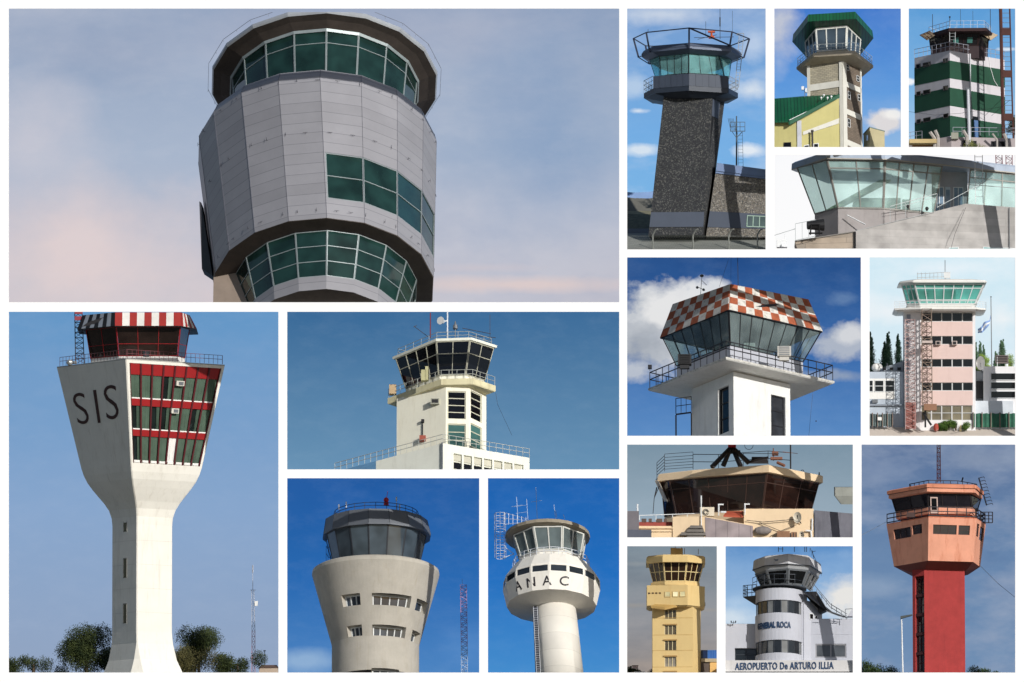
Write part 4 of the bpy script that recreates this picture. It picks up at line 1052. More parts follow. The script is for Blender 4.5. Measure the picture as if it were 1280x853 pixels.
    g = G(); g.quad(lo_[0], lo_[1], c0, c2); g.quad(lo_[1], lo_[2], c1, c0); bk = V((0, 18, 0)); g.quad(lo_[2], lo_[0], c2, c1); g.add([c0, c1, c2], [(0, 1, 2)]); g.build('wall', yel, b)
    ff = F(lo_[0], lo_[1], c0, c2); fr = F(lo_[1], lo_[2], c1, c0)
    window(b, ff.sub(.42, .66, .36, .53, .3), GLD, DARK, 1, 1, bar=.8, depth=.5)
    g = G(); g.patch(ff, .86, 1.0, 0, .98, .2, 1.4); g.build('corner_pillar', M('pillar_blue_grey', (196, 198, 204), .8), b)
    g = G(); g.patch(fr, .03, .98, .66, .73, .2, 1.2); g.build('beam', conc, b)
    for u in (.05, .3): window(b, fr.sub(u, u+.14, .27, .44, .3), GLD, WMETAL, 1, 1, bar=.8, depth=.6)
    e = [p.P(92, 694, -52), p.P(-20, 696, -48), p.P(-20, 556, -10), p.P(190, 538, -10), p.P(392, 532, -30)]
    g = G(); g.loft([e, lift(e, 1.6)]); g.build('roof', grn, b)
    g = G(); g.hexa([e[0]+V((-1, -1, -4)), e[0]+V((1, -1, -4)), e[0]+V((1, -1, 2)), e[0]+V((-1, -1, 2))], [e[4]+V((-1, -1, -3)), e[4]+V((1, -1, -3)), e[4]+V((1, -1, 2)), e[4]+V((-1, -1, 2))]); g.build('roof_edge', gr2, b)
    g = G(); g.tube(e[0]+V((0, -2, 2)), p.P(280, 588, -38), .5, 4); g.build('ridge_strip', WMETAL, b)
    po = p.root('post', 'dark slim post in front of the yellow gable wall', 'post', (228, 900, -48)); g = G(); g.tube(p.P(228, 900, -48), p.P(228, 750, -48), 1.3, 6); g.box(p.P(228, 746, -48), (3.4, 3.4, 1.5)); g.build('shaft', M('post_brown', (70, 66, 62), .7), po, weld=False)
    dp = p.root('antenna', 'small white panel aerial standing on the green roof beside the tower', 'antenna', (190, 545, -20)); g = G(); g.tube(p.P(190, 550, -20), p.P(190, 480, -20), .5, 4); g.build('pole', STEEL, dp); g = G(); g.box(p.P(178, 486, -21), (3, 2, 5)); g.box(p.P(198, 500, -21), (2, 2, 6)); g.build('panel', WMETAL, dp, weld=False)
    cl = p.root('roof_equipment', 'tangle of pale spotlights on the green roof edge', 'spotlights', (320, 545, -40))
    for X, Y in ((285, 545), (300, 530), (322, 545), (345, 538)):
        g = G(); c = p.P(X, Y, -42); g.ball(c, 1.5, 7); g.tube(c, c-V((0, 0, 3)), .4, 4); g.build('spotlight', WMETAL, cl, weld=False)
    b2 = p.root('building', 'small cream block behind the tower at the right', 'building', (620, 900, 0))
    a = [p.P(540, 960, 10), p.P(575, 960, -8), p.P(665, 960, 2), p.P(620, 960, 34)]; t_ = p.z(722, -8)
    g = G(); g.loft([a, [V((q.x, q.y, t_)) for q in a]]); g.build('wall', M('cream_block', (182, 172, 136), .85, stain=(140, 130, 100), st=.4), b2)
    g = G(); q = [V((v.x, v.y, t_)) for v in a]; g.loft([grow(q, 1.04), lift(grow(q, 1.04), 1.2)]); g.build('coping', M('coping_teal', (110, 130, 130), .7), b2)
    window(b2, F(a[0]+V((2, -.5, t_-a[0].z-9)), a[1]+V((-2, -.5, t_-a[0].z-9)), a[1]+V((-2, -.5, t_-a[0].z-1)), a[0]+V((2, -.5, t_-a[0].z-1))), Mglass('sky_pane', (90, 140, 200)), WMETAL, 2, 1, bar=.6, depth=.5)
    sky(p, 26, (66, 122, 204), (142, 184, 226), mid=(.4, (96, 154, 220)), clouds=[(50, 90, 170, 230, (196, 200, 212), .9, .9, .3), (40, 330, 90, 120, (176, 192, 220), .6, .9, .3), (660, 690, 130, 75, (222, 218, 218), .98, .5, .4), (720, 640, 80, 40, (244, 242, 238), .9, .6, .4)], noise=[((150, 180, 222), .25, .1, 1.5, .5, .7)])
panel_7()

# ================================================================ 8 green and white striped tower
def panel_8():
    p = Pan(OPEN[7], 10, (1133, 8, 4.737), 9.3, 11)
    root = p.root('control_tower', 'square tower banded dark green and white with dark cab behind a roof railing', 'control tower', (250, 790, -35))
    wt = M('chalk_white', (200, 196, 200), .8, var=.08, stain=(150, 146, 148), st=.4); gn = M('bottle_green', (26, 72, 52), .75, var=.2, stain=(20, 52, 40), st=.5)
    pl = [(48, 13), (250, -35), (588, 25), (380, 72)]
    L_ = lambda Y: level(p, pl, Y, 0, 1)
    lo, hi = L_(880), L_(262); f = faces(lo, hi); g = G(); g.loft([lo, hi]); g.build('wall', wt, root)
    vv = lambda Y: (880-Y)/(880-262.)
    for a, b in ((428, 322), (592, 483), (772, 650)):
        g = G(); q0, q1 = grow(L_(a), 1.006), grow(L_(b), 1.006); g.loft([q0, q1]); g.build('green_band', gn, root)
    for Y0 in (306, 470, 636):
        for u0, u1, yo in ((.06, .18, 4), (.25, .46, 2), (.82, .96, 0)):
            g = G(); window(root, f[0].sub(u0, u1, vv(Y0+24), vv(Y0-2), .6), GLD, M('frame_mid_grey', (90, 84, 84), .7), 1, 1, bar=.5, depth=.4)  # small dark panes in plain grey frames
    window(root, f[1].sub(.41, .50, vv(655), vv(632), .8), GLD, DARK, 1, 1, bar=.5, depth=.4)
    g = G(); g.patch(f[1], .42, .50, vv(770), vv(655), .8, 1.5); g.build('blue_door', M('faded_blue', (84, 116, 160), .6), root)
    g = G(); g.tube(f[1].p(.36, vv(770), 1.3), f[1].p(.36, 1, 1.3), .8, 5); g.build('drain_pipe', M('pipe_white', (200, 204, 206), .5), root)
    g = G(); g.path([f[1].p(.71, 1, 1), f[1].p(.73, .9, 1), f[1].p(.80, .78, 1), f[1].p(.88, .72, 1)], .3, 3); g.build('cable', WMETAL, root)
    railing(root, [hi[0], hi[1], hi[2]], 11, M('rail_lilac', (150, 152, 164), .5), rails=(1., .5), sp=8, r=.35)
    rail2 = M('rail_lilac')
    # cab
    cb = level(p, [(145, 8), (250, -12), (420, -14), (485, 10), (440, 40), (240, 40)], 250, 0, 1); ct = level(p, [(135, 8), (248, -18), (430, -20), (490, 10), (440, 46), (240, 46)], 152, 0, 1)
    g = G(); g.loft([lift(cb, -12), lift(cb, 4)]); g.build('base_wall', M('base_brown', (60, 48, 50), .8), root)
    cab(root, lift(cb, 4), ct, [0, 1, 2, 5], {0: 3, 1: 4, 2: 1, 5: 2}, Mglass('brown_dark_glass', (34, 32, 34)), M('maroon_frame', (48, 30, 30), .6), vs=(.5,), bar=.9, depth=.8)
    for u0, u1 in ((.15, .33), (.62, .8)): g = G(); ff = F(cb[1], cb[2], ct[2], ct[1]); g.patch(ff, u0, u1, .35, .7, .4, .6); g.build('screen', Mglass('teal_screen', (70, 120, 112)), root)
    r0 = level(p, [(112, 12), (245, -32), (470, -34), (522, 8), (470, 54), (230, 54)], 146, 0, 1)
    g = G(); g.loft([grow(r0, .9, -1), lift(r0, 0), lift(r0, 4)]); g.build('roof', M('roof_maroon', (56, 34, 34), .75, var=.2), root)
    for a, b, X in (((78, 172), (120, 205), 135), ((545, 185), (500, 205), 480)):
        sx = 1 if X < 300 else -1
        q = [p.P(a[0], 166, 4), p.P(b[0], 198, -8), p.P(b[0]+sx*45, 168, -14), p.P(a[0]+sx*62, 140, 0)]
        g = G(); f_ = F(*q); [g.patch(f_, k/5, k/5+.06, 0, 1, 0, .6) for k in range(5)]; [g.patch(f_, 0, 1, k/3, k/3+.07, 0, .6) for k in range(3)]; g.build('awning_frame', M('awning_brown', (84, 58, 48), .7), root, weld=False)
        g = G(); g.patch(f_, 0, 1, 0, 1, -.4, -.1); g.build('awning', M('awning_tan', (176, 156, 128), .7), root)
    railing(root, lift(grow(r0, .9), 4), 10, M('rail_pale', (190, 200, 214), .5), rails=(1., .5), sp=8, r=.3, loop=True)
    g = G()
    for X, Y0, Y1, r in ((155, 40, 150, .5), (258, 55, 150, .6), (322, 10, 110, .3), (396, 20, 120, .3), (500, 10, 160, .5)): g.tube(p.P(X, Y1, 0), p.P(X, Y0, 0), r, 4)
    g.ball(p.P(258, 57, 0), 1.2, 6); g.each('aerial', DARK, root)
    g = G(); ladder(g, p.P(268, 235, -30), p.P(268, 120, -30), 7, 4, .4); g.build('ladder', M('pipe_white'), root, weld=False)
    # brown lattice tower right
    r2 = p.root('lattice_tower', 'rust brown steel ladder tower rising past the striped tower', 'mast', (585, 860, -45)); rust = M('rust_brown', (84, 50, 44), .8, var=.3, stain=(50, 32, 30), st=.6)
    for X0, X1, r in ((565, 552, 2.2), (625, 606, 1.)):
        g = G(); g.tube(p.P(X0, 900, -45), p.P(X1, -30, -45), r, 6); g.build('leg', rust, r2)
    for Y in (150, 402, 660):
        X = 556+(Y/900.)*14; g = G(); a = p.P(X, Y+22, -46); b = p.P(X+56, Y-20, -46); g.box((a+b)/2, ((b-a).x, 2, (b-a).z)); g.build('plate', rust, r2)
    g = G()
    for i in range(30): Y = 10+i*29; g.tube(p.P(560+Y*.012, Y, -45), p.P(612+Y*.012, Y, -45), .4, 3)
    g.build('rungs', M('rung_grey', (150, 150, 160), .6), r2, weld=False)
    # low roof building, fence, pole
    b = p.root('building', 'low pale building with tan canopy at the foot of the striped tower', 'building', (300, 860, -60))
    q = [p.P(-20, 800, -40), p.P(250, 782, -72), p.P(680, 790, -60), p.P(680, 790, -20), p.P(250, 790, -20)]
    bz = p.z(900, -50); g = G(); g.loft([[V((v.x, v.y, bz)) for v in q], [V((v.x, v.y, p.z(790, -60))) for v in q]]); g.build('wall', M('grey_pink_wall', (168, 158, 158), .85), b)
    fb = F(V((q[1].x, q[1].y, bz)), V((q[2].x, q[2].y, bz)), V((q[2].x, q[2].y, q[2].z)), V((q[1].x, q[1].y, q[2].z)))
    for u in (.15, .55): window(b, fb.sub(u, u+.2, .35, .8, .2), GLD, DARK, 2, 1, bar=.6, depth=.5)
    g = G(); c = p.P(80, 812, -74); g.box(c, (34, 16, 5)); g.build('canopy', M('canopy_tan', (190, 168, 120), .8), b)
    g = G(); g.box(p.P(80, 850, -66), (26, 4, 10)); g.build('garage_door', M('orange_brown_door', (150, 110, 70), .8), b)
    railing(b, [p.P(260, 770, -72), p.P(690, 775, -62)], 10, rail2, rails=(1., .5), sp=12, r=.4)
    railing(b, [p.P(-20, 800, -40), p.P(80, 790, -50)], 10, rail2, rails=(1., .5), sp=8, r=.3)
    g = G(); g.box(p.P(270, 775, -74), (9, 5, 8)); g.build('air_conditioner', M('ac_grey'), b)
    po = p.root('pole', 'stout white pole standing before the striped tower', 'pole', (355, 880, -74)); g = G(); g.tube(p.P(358, 900, -74), p.P(350, 497, -74), 2.0, 8, 1.8); g.build('shaft', M('pole_white', (196, 198, 204), .7, stain=(130, 130, 130), st=.4), po); g = G(); g.box(p.P(350, 494, -74), (5, 5, 1.2)); g.build('cap', STEEL, po)
    for i, (X, Y, X2, lb) in enumerate(((150, 790, 122, 'leaning concrete fence post, leftmost of the row under the striped tower'), (170, 780, 152, 'concrete fence post crossing the leftmost one'), (342, 780, 318, 'bent concrete fence post beside the white pole'), (520, 800, 492, 'thin leaning concrete post near the middle of the low building'), (578, 800, 560, 'thick concrete post under the rust brown steel tower'))):
        r = p.root('fence_post', lb, 'fence post', (X, 890, -77), 'angled concrete fence posts'); g = G(); g.path([p.P(X, 900, -77), p.P(X, Y, -77), p.P(X2, Y-38, -80)], 2.2 if i != 3 else 1.3, 6); g.build('shaft', M('post_concrete', (170, 164, 158), .9, stain=(110, 104, 98), st=.5), r)
    tree(p, (400, 905, -72), 24, 26, Mleaf('leaf_yellow', (96, 104, 60), (150, 150, 90)), 'yellow-green bush at the bottom edge below the white pole', 31, 'low', leaf=1., dens=1.6, name='bush', cat='bush')
    tree(p, (640, 790, 20), 36, 26, Mleaf('leaf_dark'), 'dark tree at the right edge behind the steel tower', 32, leaf=1., dens=1.5)
    g = G()
    w_ = p.root('overhead_wire', 'dark overhead wires crossing in front of the striped tower', 'wire', (100, 640, -60))
    g.path([p.P(-10, 628, -66), p.P(150, 650, -66), p.P(300, 640, -66), p.P(560, 600, -66)], .22, 3); g.tube(p.P(450, 655, -66), p.P(560, 545, -66), .25, 3); g.tube(p.P(490, 655, -66), p.P(600, 560, -66), .25, 3); g.build('wire', DARK, w_, weld=False)
    sky(p, 26, (92, 156, 214), (166, 200, 230), mid=(.4, (130, 182, 226)), clouds=[(10, 445, 60, 26, (244, 246, 250), .95, .6, .5), (600, 255, 70, 18, (230, 238, 246), .9, .7, .5)], noise=[((150, 192, 230), .3, .1, 1.5, .5, .7)])
panel_8()

# ================================================================ 9 long glazed cab over board-marked concrete
def panel_9():
    p = Pan(OPEN[8], 12, (965, 190, 4.156), 7.6, 10)
    root = p.root('control_tower', 'wide pale concrete control room with leaning green glass front and roof ladder', 'control tower', (600, 520, 0))
    con = Mbrick('board_concrete', (182, 178, 174), (166, 162, 158), (156, 152, 148), 7.3, .9, .012, 0, .85, .37, .28)
    con2 = Mbrick('board_concrete_warm', (176, 160, 142), (160, 148, 134), (130, 120, 110), 5.5, .7, .02, R(40), .85, .37, .25)
    fas = M('fascia_blue_grey', (164, 176, 192), .6, .1, var=.12, stain=(100, 108, 120), st=.4); fr = M('bronze_frame', (130, 128, 122), .5, .2)
    gl = Mglass('seafoam_glass', (184, 206, 202), .05, 1.2, .68)
    A = [(100, 14), (275, -50), (580, -45), (885, -13), (1290, 35), (1290, 90), (300, 90)]
    ct = [V((p.x(X), d, p.z(38, -50))) for X, d in [(125, -2), (278, -46), (580, -41), (885, -10), (1030, 8), (1290, 38)]]
    cb = [V((p.x(X), d, p.z(292, -40))) for X, d in [(218, -2), (335, -38), (570, -34), (840, -4), (1005, 12), (1290, 34)]]
    nb = {0: 2, 1: 2, 2: 4, 4: 3}
    for k in (0, 1, 2, 4):
        window(root, F(cb[k], cb[k+1], ct[k+1], ct[k]), gl, fr, nb[k], vs=[.83] if k else [], bar=1.5, depth=1.)
    # recessed entrance between the two glass runs
    a, b = cb[3]+V((2, 26, 0)), cb[4]+V((0, 14, 0)); up = V((0, 0, ct[0].z-cb[0].z))
    g = G(); f = F(a, b, b+up, a+up); g.patch(f, -.1, 1.1, 0, 1, -1, 0); g.build('recess_wall', M('recess_grey', (160, 160, 166), .8), root)
    g = G(); g.patch(f, .35, .52, 0, .68, .1, .8); d = g.build('door', M('door_pale', (176, 190, 200), .5), root)
    g = G(); g.patch(f, .37, .50, .05, .62, .8, 1.); g.build('pane', Mglass('door_glass', (110, 130, 150)), d)
    window(root, f.sub(.62, .95, 0, .68, .1), Mglass('door_glass'), WMETAL, 2, 1, bar=.8, depth=.6)
    window(root, f.sub(.0, .3, 0, .68, .1), Mglass('door_glass'), WMETAL, 2, 1, bar=.8, depth=.6)
    # inside: back wall with openings, slab, stair, desks
    zf = cb[0].z
    g = G(); q = [V((cb[0].x+6, 40, zf)), V((cb[1].x, -30, zf)), V((cb[2].x, -26, zf)), V((cb[3].x-4, 6, zf)), V((cb[5].x, 40, zf)), V((cb[5].x, 60, zf)), V((cb[0].x+6, 60, zf))]
    g.loft([lift(q, -2), q]); g.build('floor_slab', M('floor_grey', (110, 108, 104), .8), root)
    g = G(); g.box(V((p.x(480), 6, zf+5)), (50, 8, 8)); g.box(V((p.x(700), 14, zf+5)), (34, 8, 7)); g.build('console', DARK, root, weld=False)
    g = G()
    a0 = V((p.x(270), 2, zf+6)); b0 = V((p.x(560), 12, zf+48)); g.hexa([a0, a0+V((10, 0, 0)), a0+V((10, 14, 0)), a0+V((0, 14, 0))], [b0, b0+V((14, 0, 0)), b0+V((14, 14, 0)), b0+V((0, 14, 0))]); g.build('sloping_beam', M('beam_cream', (186, 184, 156), .8), root)
    g = G(); g.box(V((p.x(545), 30, zf+16)), (60, 3, 24)); g.box(V((p.x(700), 34, zf+14)), (10, 3, 26)); g.build('inner_wall', M('inner_olive', (140, 146, 132), .8), root, weld=False)
    for X, Y in ((700, 283), (420, 280), (800, 295)): g = G(); g.ball(p.P(X, Y, -20), 2.4, 7); g.tube(p.P(X, Y+12, -20), p.P(X, Y, -20), 1.2, 6); g.build('office_chair', DARK, root, weld=False)
    # roof
    rb = [V((p.x(X), d, ct[0].z)) for X, d in A]; up_ = [V((q.x, q.y, q.z+8.5)) for q in rb]
    g = G(); g.loft([rb, grow(rb, 1.004, 1), up_, lift(grow(rb, .97), 11)]); g.build('roof', fas, root)
    g = G(); g.path([q+V((0, -.6, .6)) for q in rb[:5]], 1.0, 4); g.build('gutter', M('gutter_warm', (176, 170, 160), .6), root)
    # parapet under the glass
    pb = lift(cb, -34); g = G()
    for k in range(5): f = F(pb[k], pb[k+1], cb[k+1], cb[k]); g.patch(f, 0, 1, 0, .99, -3, .4)
    g.build('upper_wall', M('smooth_concrete', (160, 154, 152), .85, var=.14, stain=(120, 114, 110), st=.4), root)
    g = G(); g.path([q+V((0, -1, 0)) for q in cb], .9, 4); g.build('sill', fr, root)
    # front walls
    q0, q1, q2 = p.P(425, 414, -53), p.P(1002, 270, -34), p.P(1290, 292, -24)
    dn = lambda v: V((v.x, v.y, p.z(560, -50)))
    g = G(); g.hexa([dn(q0), dn(q1), q1, q0], [v+V((0, 6, 0)) for v in (dn(q0), dn(q1), q1, q0)]); g.build('sloping_wall', con, root)
    g = G(); g.hexa([dn(q1), dn(q2), q2, q1], [v+V((0, 6, 0)) for v in (dn(q1), dn(q2), q2, q1)]); g.build('end_wall', con, root)
    g = G(); e0, e1 = p.P(108, 470, -44), p.P(420, 420, -54); g.hexa([dn(e0)+V((8, 0, 0)), dn(e1), e1, e0], [v+V((0, 30, 0)) for v in (dn(e0)+V((8, 0, 0)), dn(e1), e1, e0)]); g.build('balcony', con2, root)
    g = G(); g.patch(F(e0, e1, e1+V((0, 0, 1.2)), e0+V((0, 0, 1.2))), 0, 1, 0, 1, -28, 1.5); g.build('balcony_edge', M('edge_grey', (140, 136, 130), .8), root)
    g = G(); g.tube(p.P(420, 418, -56), p.P(420, 520, -56), 1.1, 6); g.build('drain_pipe', DARK, root)
    fe = F(dn(q1), dn(q2), q2, q1)
    window(root, fe.sub(.30, .99, .0, .27, .4), Mglass('teal_pane', (110, 168, 168)), WMETAL, 2, 1, bar=.8, depth=.6)
    fs_ = F(dn(q0), dn(q1), q1, q0); window(root, fs_.sub(.84, .93, -.05, .26, .4), Mglass('teal_pane'), WMETAL, 1, 1, bar=.8, depth=.6)
    rl = M('rail_pale2', (170, 176, 176), .5, .1)
    railing(root, [q0, p.P(840, 312, -42)], 0.1, rl, rails=(1.,), sp=20, r=.3)
    g = G(); g.tube(p.P(605, 285, -50), p.P(850, 218, -40), .5, 4); g.tube(p.P(605, 300, -50), p.P(850, 235, -40), .3, 4)
    for X, Y in ((605, 285), (685, 263), (765, 241), (850, 218)): g.tube(p.P(X, Y, -45), p.P(X, Y+75, -45), .4, 4)
    g.tube(p.P(850, 290, -40), p.P(1150, 130, -30), .5, 4); g.tube(p.P(1010, 170, -30), p.P(1280, 190, -30), .5, 4)
    g.build('handrail', rl, root, weld=False)
    railing(root, [p.P(110, 462, -56), p.P(110, 372, -56)][:1]+[p.P(215, 440, -58)], 21, rl, rails=(1., .0), sp=8, r=.4)
    g = G(); ladder(g, p.P(1072, 268, -30), p.P(1070, -10, -30), 9.5, 8, .55); g.build('ladder', WMETAL, root, weld=False)
    # searchlight on the balcony, strip light, wires
    s_ = p.root('searchlight', 'black searchlight on the small concrete balcony', 'searchlight', (215, 440, -60)); g = G(); c = p.P(212, 385, -60); g.tube(c+V((-10, 0, 0)), c+V((11, 2, 1)), 5, 12, 7.5); g.build('lamp_body', DARK, s_)
    g = G(); g.path([c+V((-6, 0, -12)), c+V((-5, -6, 0)), c+V((5, -6, 0)), c+V((5, 0, -12))], 1., 5); g.tube(c+V((-8, 0, -10)), c+V((9, 0, -10)), 1.2, 5); g.build('bracket', DARK, s_, weld=False)
    g = G(); g.tube(p.P(380, 330, -46), p.P(475, 380, -50), .7, 5); g.build('strip_light', WMETAL, root)
    g = G(); g.path([p.P(1000, 290, -38), p.P(940, 430, -50), p.P(915, 520, -52)], .3, 3); g.build('cable', DARK, root)
    for X in (1228,): g = G(); g.tube(p.P(X, 290, -28), p.P(X, 520, -28), .5, 5); g.build('conduit', STEEL, root)
    cam_ = p.root('camera', 'white security camera at the lower left under the balcony', 'camera', (40, 505, -50)); g = G(); g.box(p.P(40, 482, -50), (13, 8, 9)); g.ball(p.P(42, 490, -55), 2.2, 7); g.tube(p.P(55, 430, -46), p.P(55, 475, -48), .3, 4); g.build('housing', WMETAL, cam_, weld=False)
    w_ = p.root('handrail', 'thin handrail running down from the balcony to the left edge', 'handrail', (60, 430, -50)); g = G(); g.tube(p.P(-10, 440, -50), p.P(110, 402, -54), .45, 4); g.build('rail', rl, w_)
    m = p.root('lattice_mast', 'reddish lattice mast top showing above the long roof', 'mast', (1235, 60, 60)); g = G(); lattice(g, p.P(1195, 100, 60), p.P(1190, -20, 60), 8, 8, 5, .5); lattice(g, p.P(1245, 100, 60), p.P(1245, -20, 60), 8, 8, 5, .5); g.build('lattice', M('mast_maroon', (130, 84, 92), .6), m, weld=False)
    sky(p, 27, (250, 250, 252), (252, 252, 252), noise=[((240, 244, 248), .4, .1, 1.5, .5, .7)])
panel_9()

# ================================================================ 10 white tower with rust and white chequered hood
def panel_10():
    p = Pan(OPEN[9], 18, (782, 320, 3.74), 7.0, 10)
    root = p.root('control_tower', 'white square tower with rust and white chequered hood over slanted clear glass', 'control tower', (500, 870, -55))
    wh = M('bright_white', (222, 222, 218), .75, var=.08, stain=(184, 180, 170), st=.55, bump=.25); 
    scuff = M('chipped_edge', (200, 198, 190), .9, var=.3, scale=6, stain=(70, 64, 58), st=.9, streak=False)
    dk = M('black_rail', (28, 28, 34), .5, .2)
    pl = [(308, 16), (500, -55), (770, -3), (576, 66)]
    lo, hi = level(p, pl, 900, 0, 1), level(p, pl, 540, 0, 1); f = faces(lo, hi); vv = lambda Y: (900-Y)/360.
    h0, h1 = (.63, .885, vv(808), vv(592)), (.66, .915, vv(812), vv(606))
    g = G(); g.wall(f[0], [h0], 5); g.wall(f[1], [h1], 5); g.quad(*f[2].c); g.quad(*f[3].c); g.build('shaft', wh, root)
    window(root, f[0].sub(*h0).sub(.0, 1, 0, 1, -4), GLD, dk, 1, 3, bar=1.4, depth=1.); window(root, f[1].sub(*h1).sub(0, 1, 0, 1, -4), Mglass('mid_glass', (54, 56, 60)), dk, 1, 3, bar=1.4, depth=1.)
    s0 = level(p, [(105, 30), (462, -100), (978, 0), (621, 130)], 478, 0, 1)
    g = G(); g.loft([grow(s0, .985, -1.), lift(s0, 0)]); g.build('balcony_slab', wh, root)
    g = G(); g.loft([lift(grow(s0, 1.002), 0), lift(grow(s0, 1.004), 2.6)]); g.build('slab_edge', scuff, root)
    zs = s0[0].z+2.6; top = [V((q.x, q.y, zs)) for q in grow(s0, .985)]
    railing(root, [top[0], top[1]], 21, dk, rails=(1., .55), sp=13, r=.7); railing(root, [top[1], top[2]], 21, dk, rails=(1., .55), sp=13, r=.7); railing(root, [top[2], top[3], top[0]], 21, dk, rails=(1., .55), sp=13, r=.65)
    # cab walls and glass
    ct = level(p, [(172, 28), (478, -82), (918, 4), (612, 114)], 252, 0, 1)
    cb = level(p, [(238, 22), (485, -62), (832, 6), (585, 90)], 416, 0, 1)
    base = [V((q.x, q.y, zs)) for q in cb]
    g = G(); g.loft([base, cb]); g.build('base_wall', M('grey_white', (176, 178, 186), .7, var=.06), root)
    g = G(); q = [V((a.x, a.y, cb[0].z+.5)) for a in grow(cb, .97)]; g.loft([q, lift(q, .5)]); g.build('floor', DARK, root)
    gl = Mglass('clear_cab_glass', (176, 190, 190), .03, 1.2, .82)
    cab(root, cb, ct, [0, 1, 2, 3], {0: 7, 1: 8, 2: 7, 3: 8}, gl, dk, vs=(), bar=.9, depth=.9)
    c_ = sum(cb, V())/4
    for n_, c, z, m in (('partition', c_+V((-12, -10, 18)), (1.5, 34, 34), M('partition_grey', (150, 156, 156), .8)), ('cabinet', c_+V((12, -26, 9)), (14, 10, 18), M('cabinet_white', (190, 190, 186), .7)), ('desk', c_+V((0, -34, 4)), (60, 8, 8), DARK), ('equipment', c_+V((-26, -10, 11)), (12, 8, 16), DARK)):
        g = G(); g.box(c, z); g.build(n_, m, root)
    g = G(); g.loft([lift(grow(ct, .97), 0), lift(grow(ct, .97), 2)]); g.build('ceiling', M('ceiling_pale', (178, 184, 180), .8), root)
    # chequered mansard hood
    ro, rt = level(p, [(163, 30), (478, -84), (924, 4), (612, 118)], 250, 0, 1), level(p, [(224, 20), (487, -60), (858, 2), (600, 84)], 130, 0, 1)
    g = G(); g.loft([grow(ro, .97), lift(grow(ro, .99), .5), lift(grow(rt, .98), -1)]); g.build('hood_core', dk, root)
    rust = M('rust_paint', (166, 88, 56), .8, var=.3, scale=6, stain=(126, 74, 54), st=.8, streak=False); chalk = M('flaking_white', (212, 208, 200), .8, var=.15, scale=5, stain=(112, 108, 100), st=.95, streak=False)
    for k, n in ((0, 9), (1, 11), (2, 9), (3, 11)):
        ff = F(ro[k], ro[(k+1) % 4], rt[(k+1) % 4], rt[k])
        for i in range(n):
            for j in range(4):
                g = G(); g.patch(ff, i/n, (i+1)/n, j/4, (j+1)/4, .0, 1.2); g.build('rust_square' if (i+j+(k == 0)) % 2 == 1 else 'white_square', rust if (i+j+(k == 0)) % 2 == 1 else chalk, root)
    g = G(); g.path([q+V((0, -.5, -.3)) for q in ro], .8, 4, loop=True); g.build('hood_edge', dk, root)
    # air conditioners, lamp, anemometer, side landing
    for X, Y, d, lb, m in ((272, 485, -46, 'black air conditioner unit', DARK), (738, 447, -66, 'white air conditioner unit', M('ac_white', (196, 192, 184), .6))):
        g = G(); c = p.P(X, Y, d); g.box(c, (17, 9, 13)); g.box(c-V((0, 0, 9)), (12, 5, 5)); w = lab(g.build('air_conditioner', m, root, weld=False), lb)
        g = G(); [g.box(c+V((0, -5, -5+k*2.5)), (13, .6, 1)) for k in range(5)]; g.build('grille', STEEL if m is not DARK else BLACK, w, weld=False)
    g = G(); c = p.P(112, 518, 26); g.box(c, (5, 4, 5)); g.tube(c, c-V((0, 0, 5)), .5, 4); g.build('floodlight', dk, root, weld=False)
    g = G(); c = p.P(345, 205, -10); t = p.P(357, 95, -10); g.tube(c-V((0, 0, 12)), t, .45, 4); g.ball(t+V((0, 0, 2)), 2.6, 8, (1, 1, .7)); a = p.P(350, 150, -10); g.tube(a+V((-4, 0, 3)), a+V((6, 0, -2)), .4, 4); g.ball(a+V((-4, 0, 2)), 1.8, 6); g.ball(a+V((4, 0, -1)), 1.8, 6); g.tube(p.P(357, 110, -10), p.P(380, 132, -10), .4, 4); g.build('anemometer', M('gauge_grey', (96, 98, 104), .5, .3), root, weld=False)
    g = G(); g.tube(p.P(530, 150, 10), p.P(528, 0, 10), .5, 4); g.build('aerial', DARK, root)
    g = G(); g.path([p.P(440, 140, 10), p.P(485, 10, 10)], .2, 3); g.tube(p.P(495, 140, 10), p.P(497, 0, 10), .15, 3); g.build('guy_wire', DARK, root, weld=False)
    q = [p.P(234, 745, 20), p.P(305, 735, 0), p.P(305, 735, 22), p.P(234, 745, 40)]
    g = G(); g.loft([q, lift(q, 2)])
    for a in (q[0], q[3], q[1]): g.tube(a, a-V((0, 0, 50)), .9, 5)
    g.build('side_landing', dk, root, weld=False)
    railing(root, [q[1]+V((0, 0, 2)), q[0]+V((0, 0, 2)), q[3]+V((0, 0, 2))], 20, dk, rails=(1., .5), sp=8, r=.5)
    g = G(); g.path([p.P(878, 640, 10), p.P(868, 730, 10), p.P(855, 870, 10)], .2, 3); g.ball(p.P(892, 772, 8), .9, 6); g.build('hanging_wire', DARK, root, weld=False)
    sky(p, 38, (36, 76, 134), (92, 140, 196), mid=(.45, (60, 108, 172)), clouds=[(180, 330, 300, 240, (196, 200, 206), .98, .45, .35), (60, 420, 160, 130, (150, 158, 170), .7, .7, .3), (220, 230, 200, 130, (232, 232, 232), .9, .5, .4), (400, 180, 130, 90, (226, 228, 230), .9, .5, .4), (40, 540, 90, 60, (190, 196, 206), .9, .6, .4), (1000, 400, 170, 110, (176, 184, 198), .95, .5, .35), (1060, 370, 90, 60, (214, 216, 220), .9, .6, .4), (960, 560, 190, 40, (150, 164, 186), .8, .6, .35), (1020, 200, 90, 40, (110, 140, 180), .6, .7, .4)], noise=[((70, 116, 176), .3, .06, 1.5, .5, .7)])
panel_10()
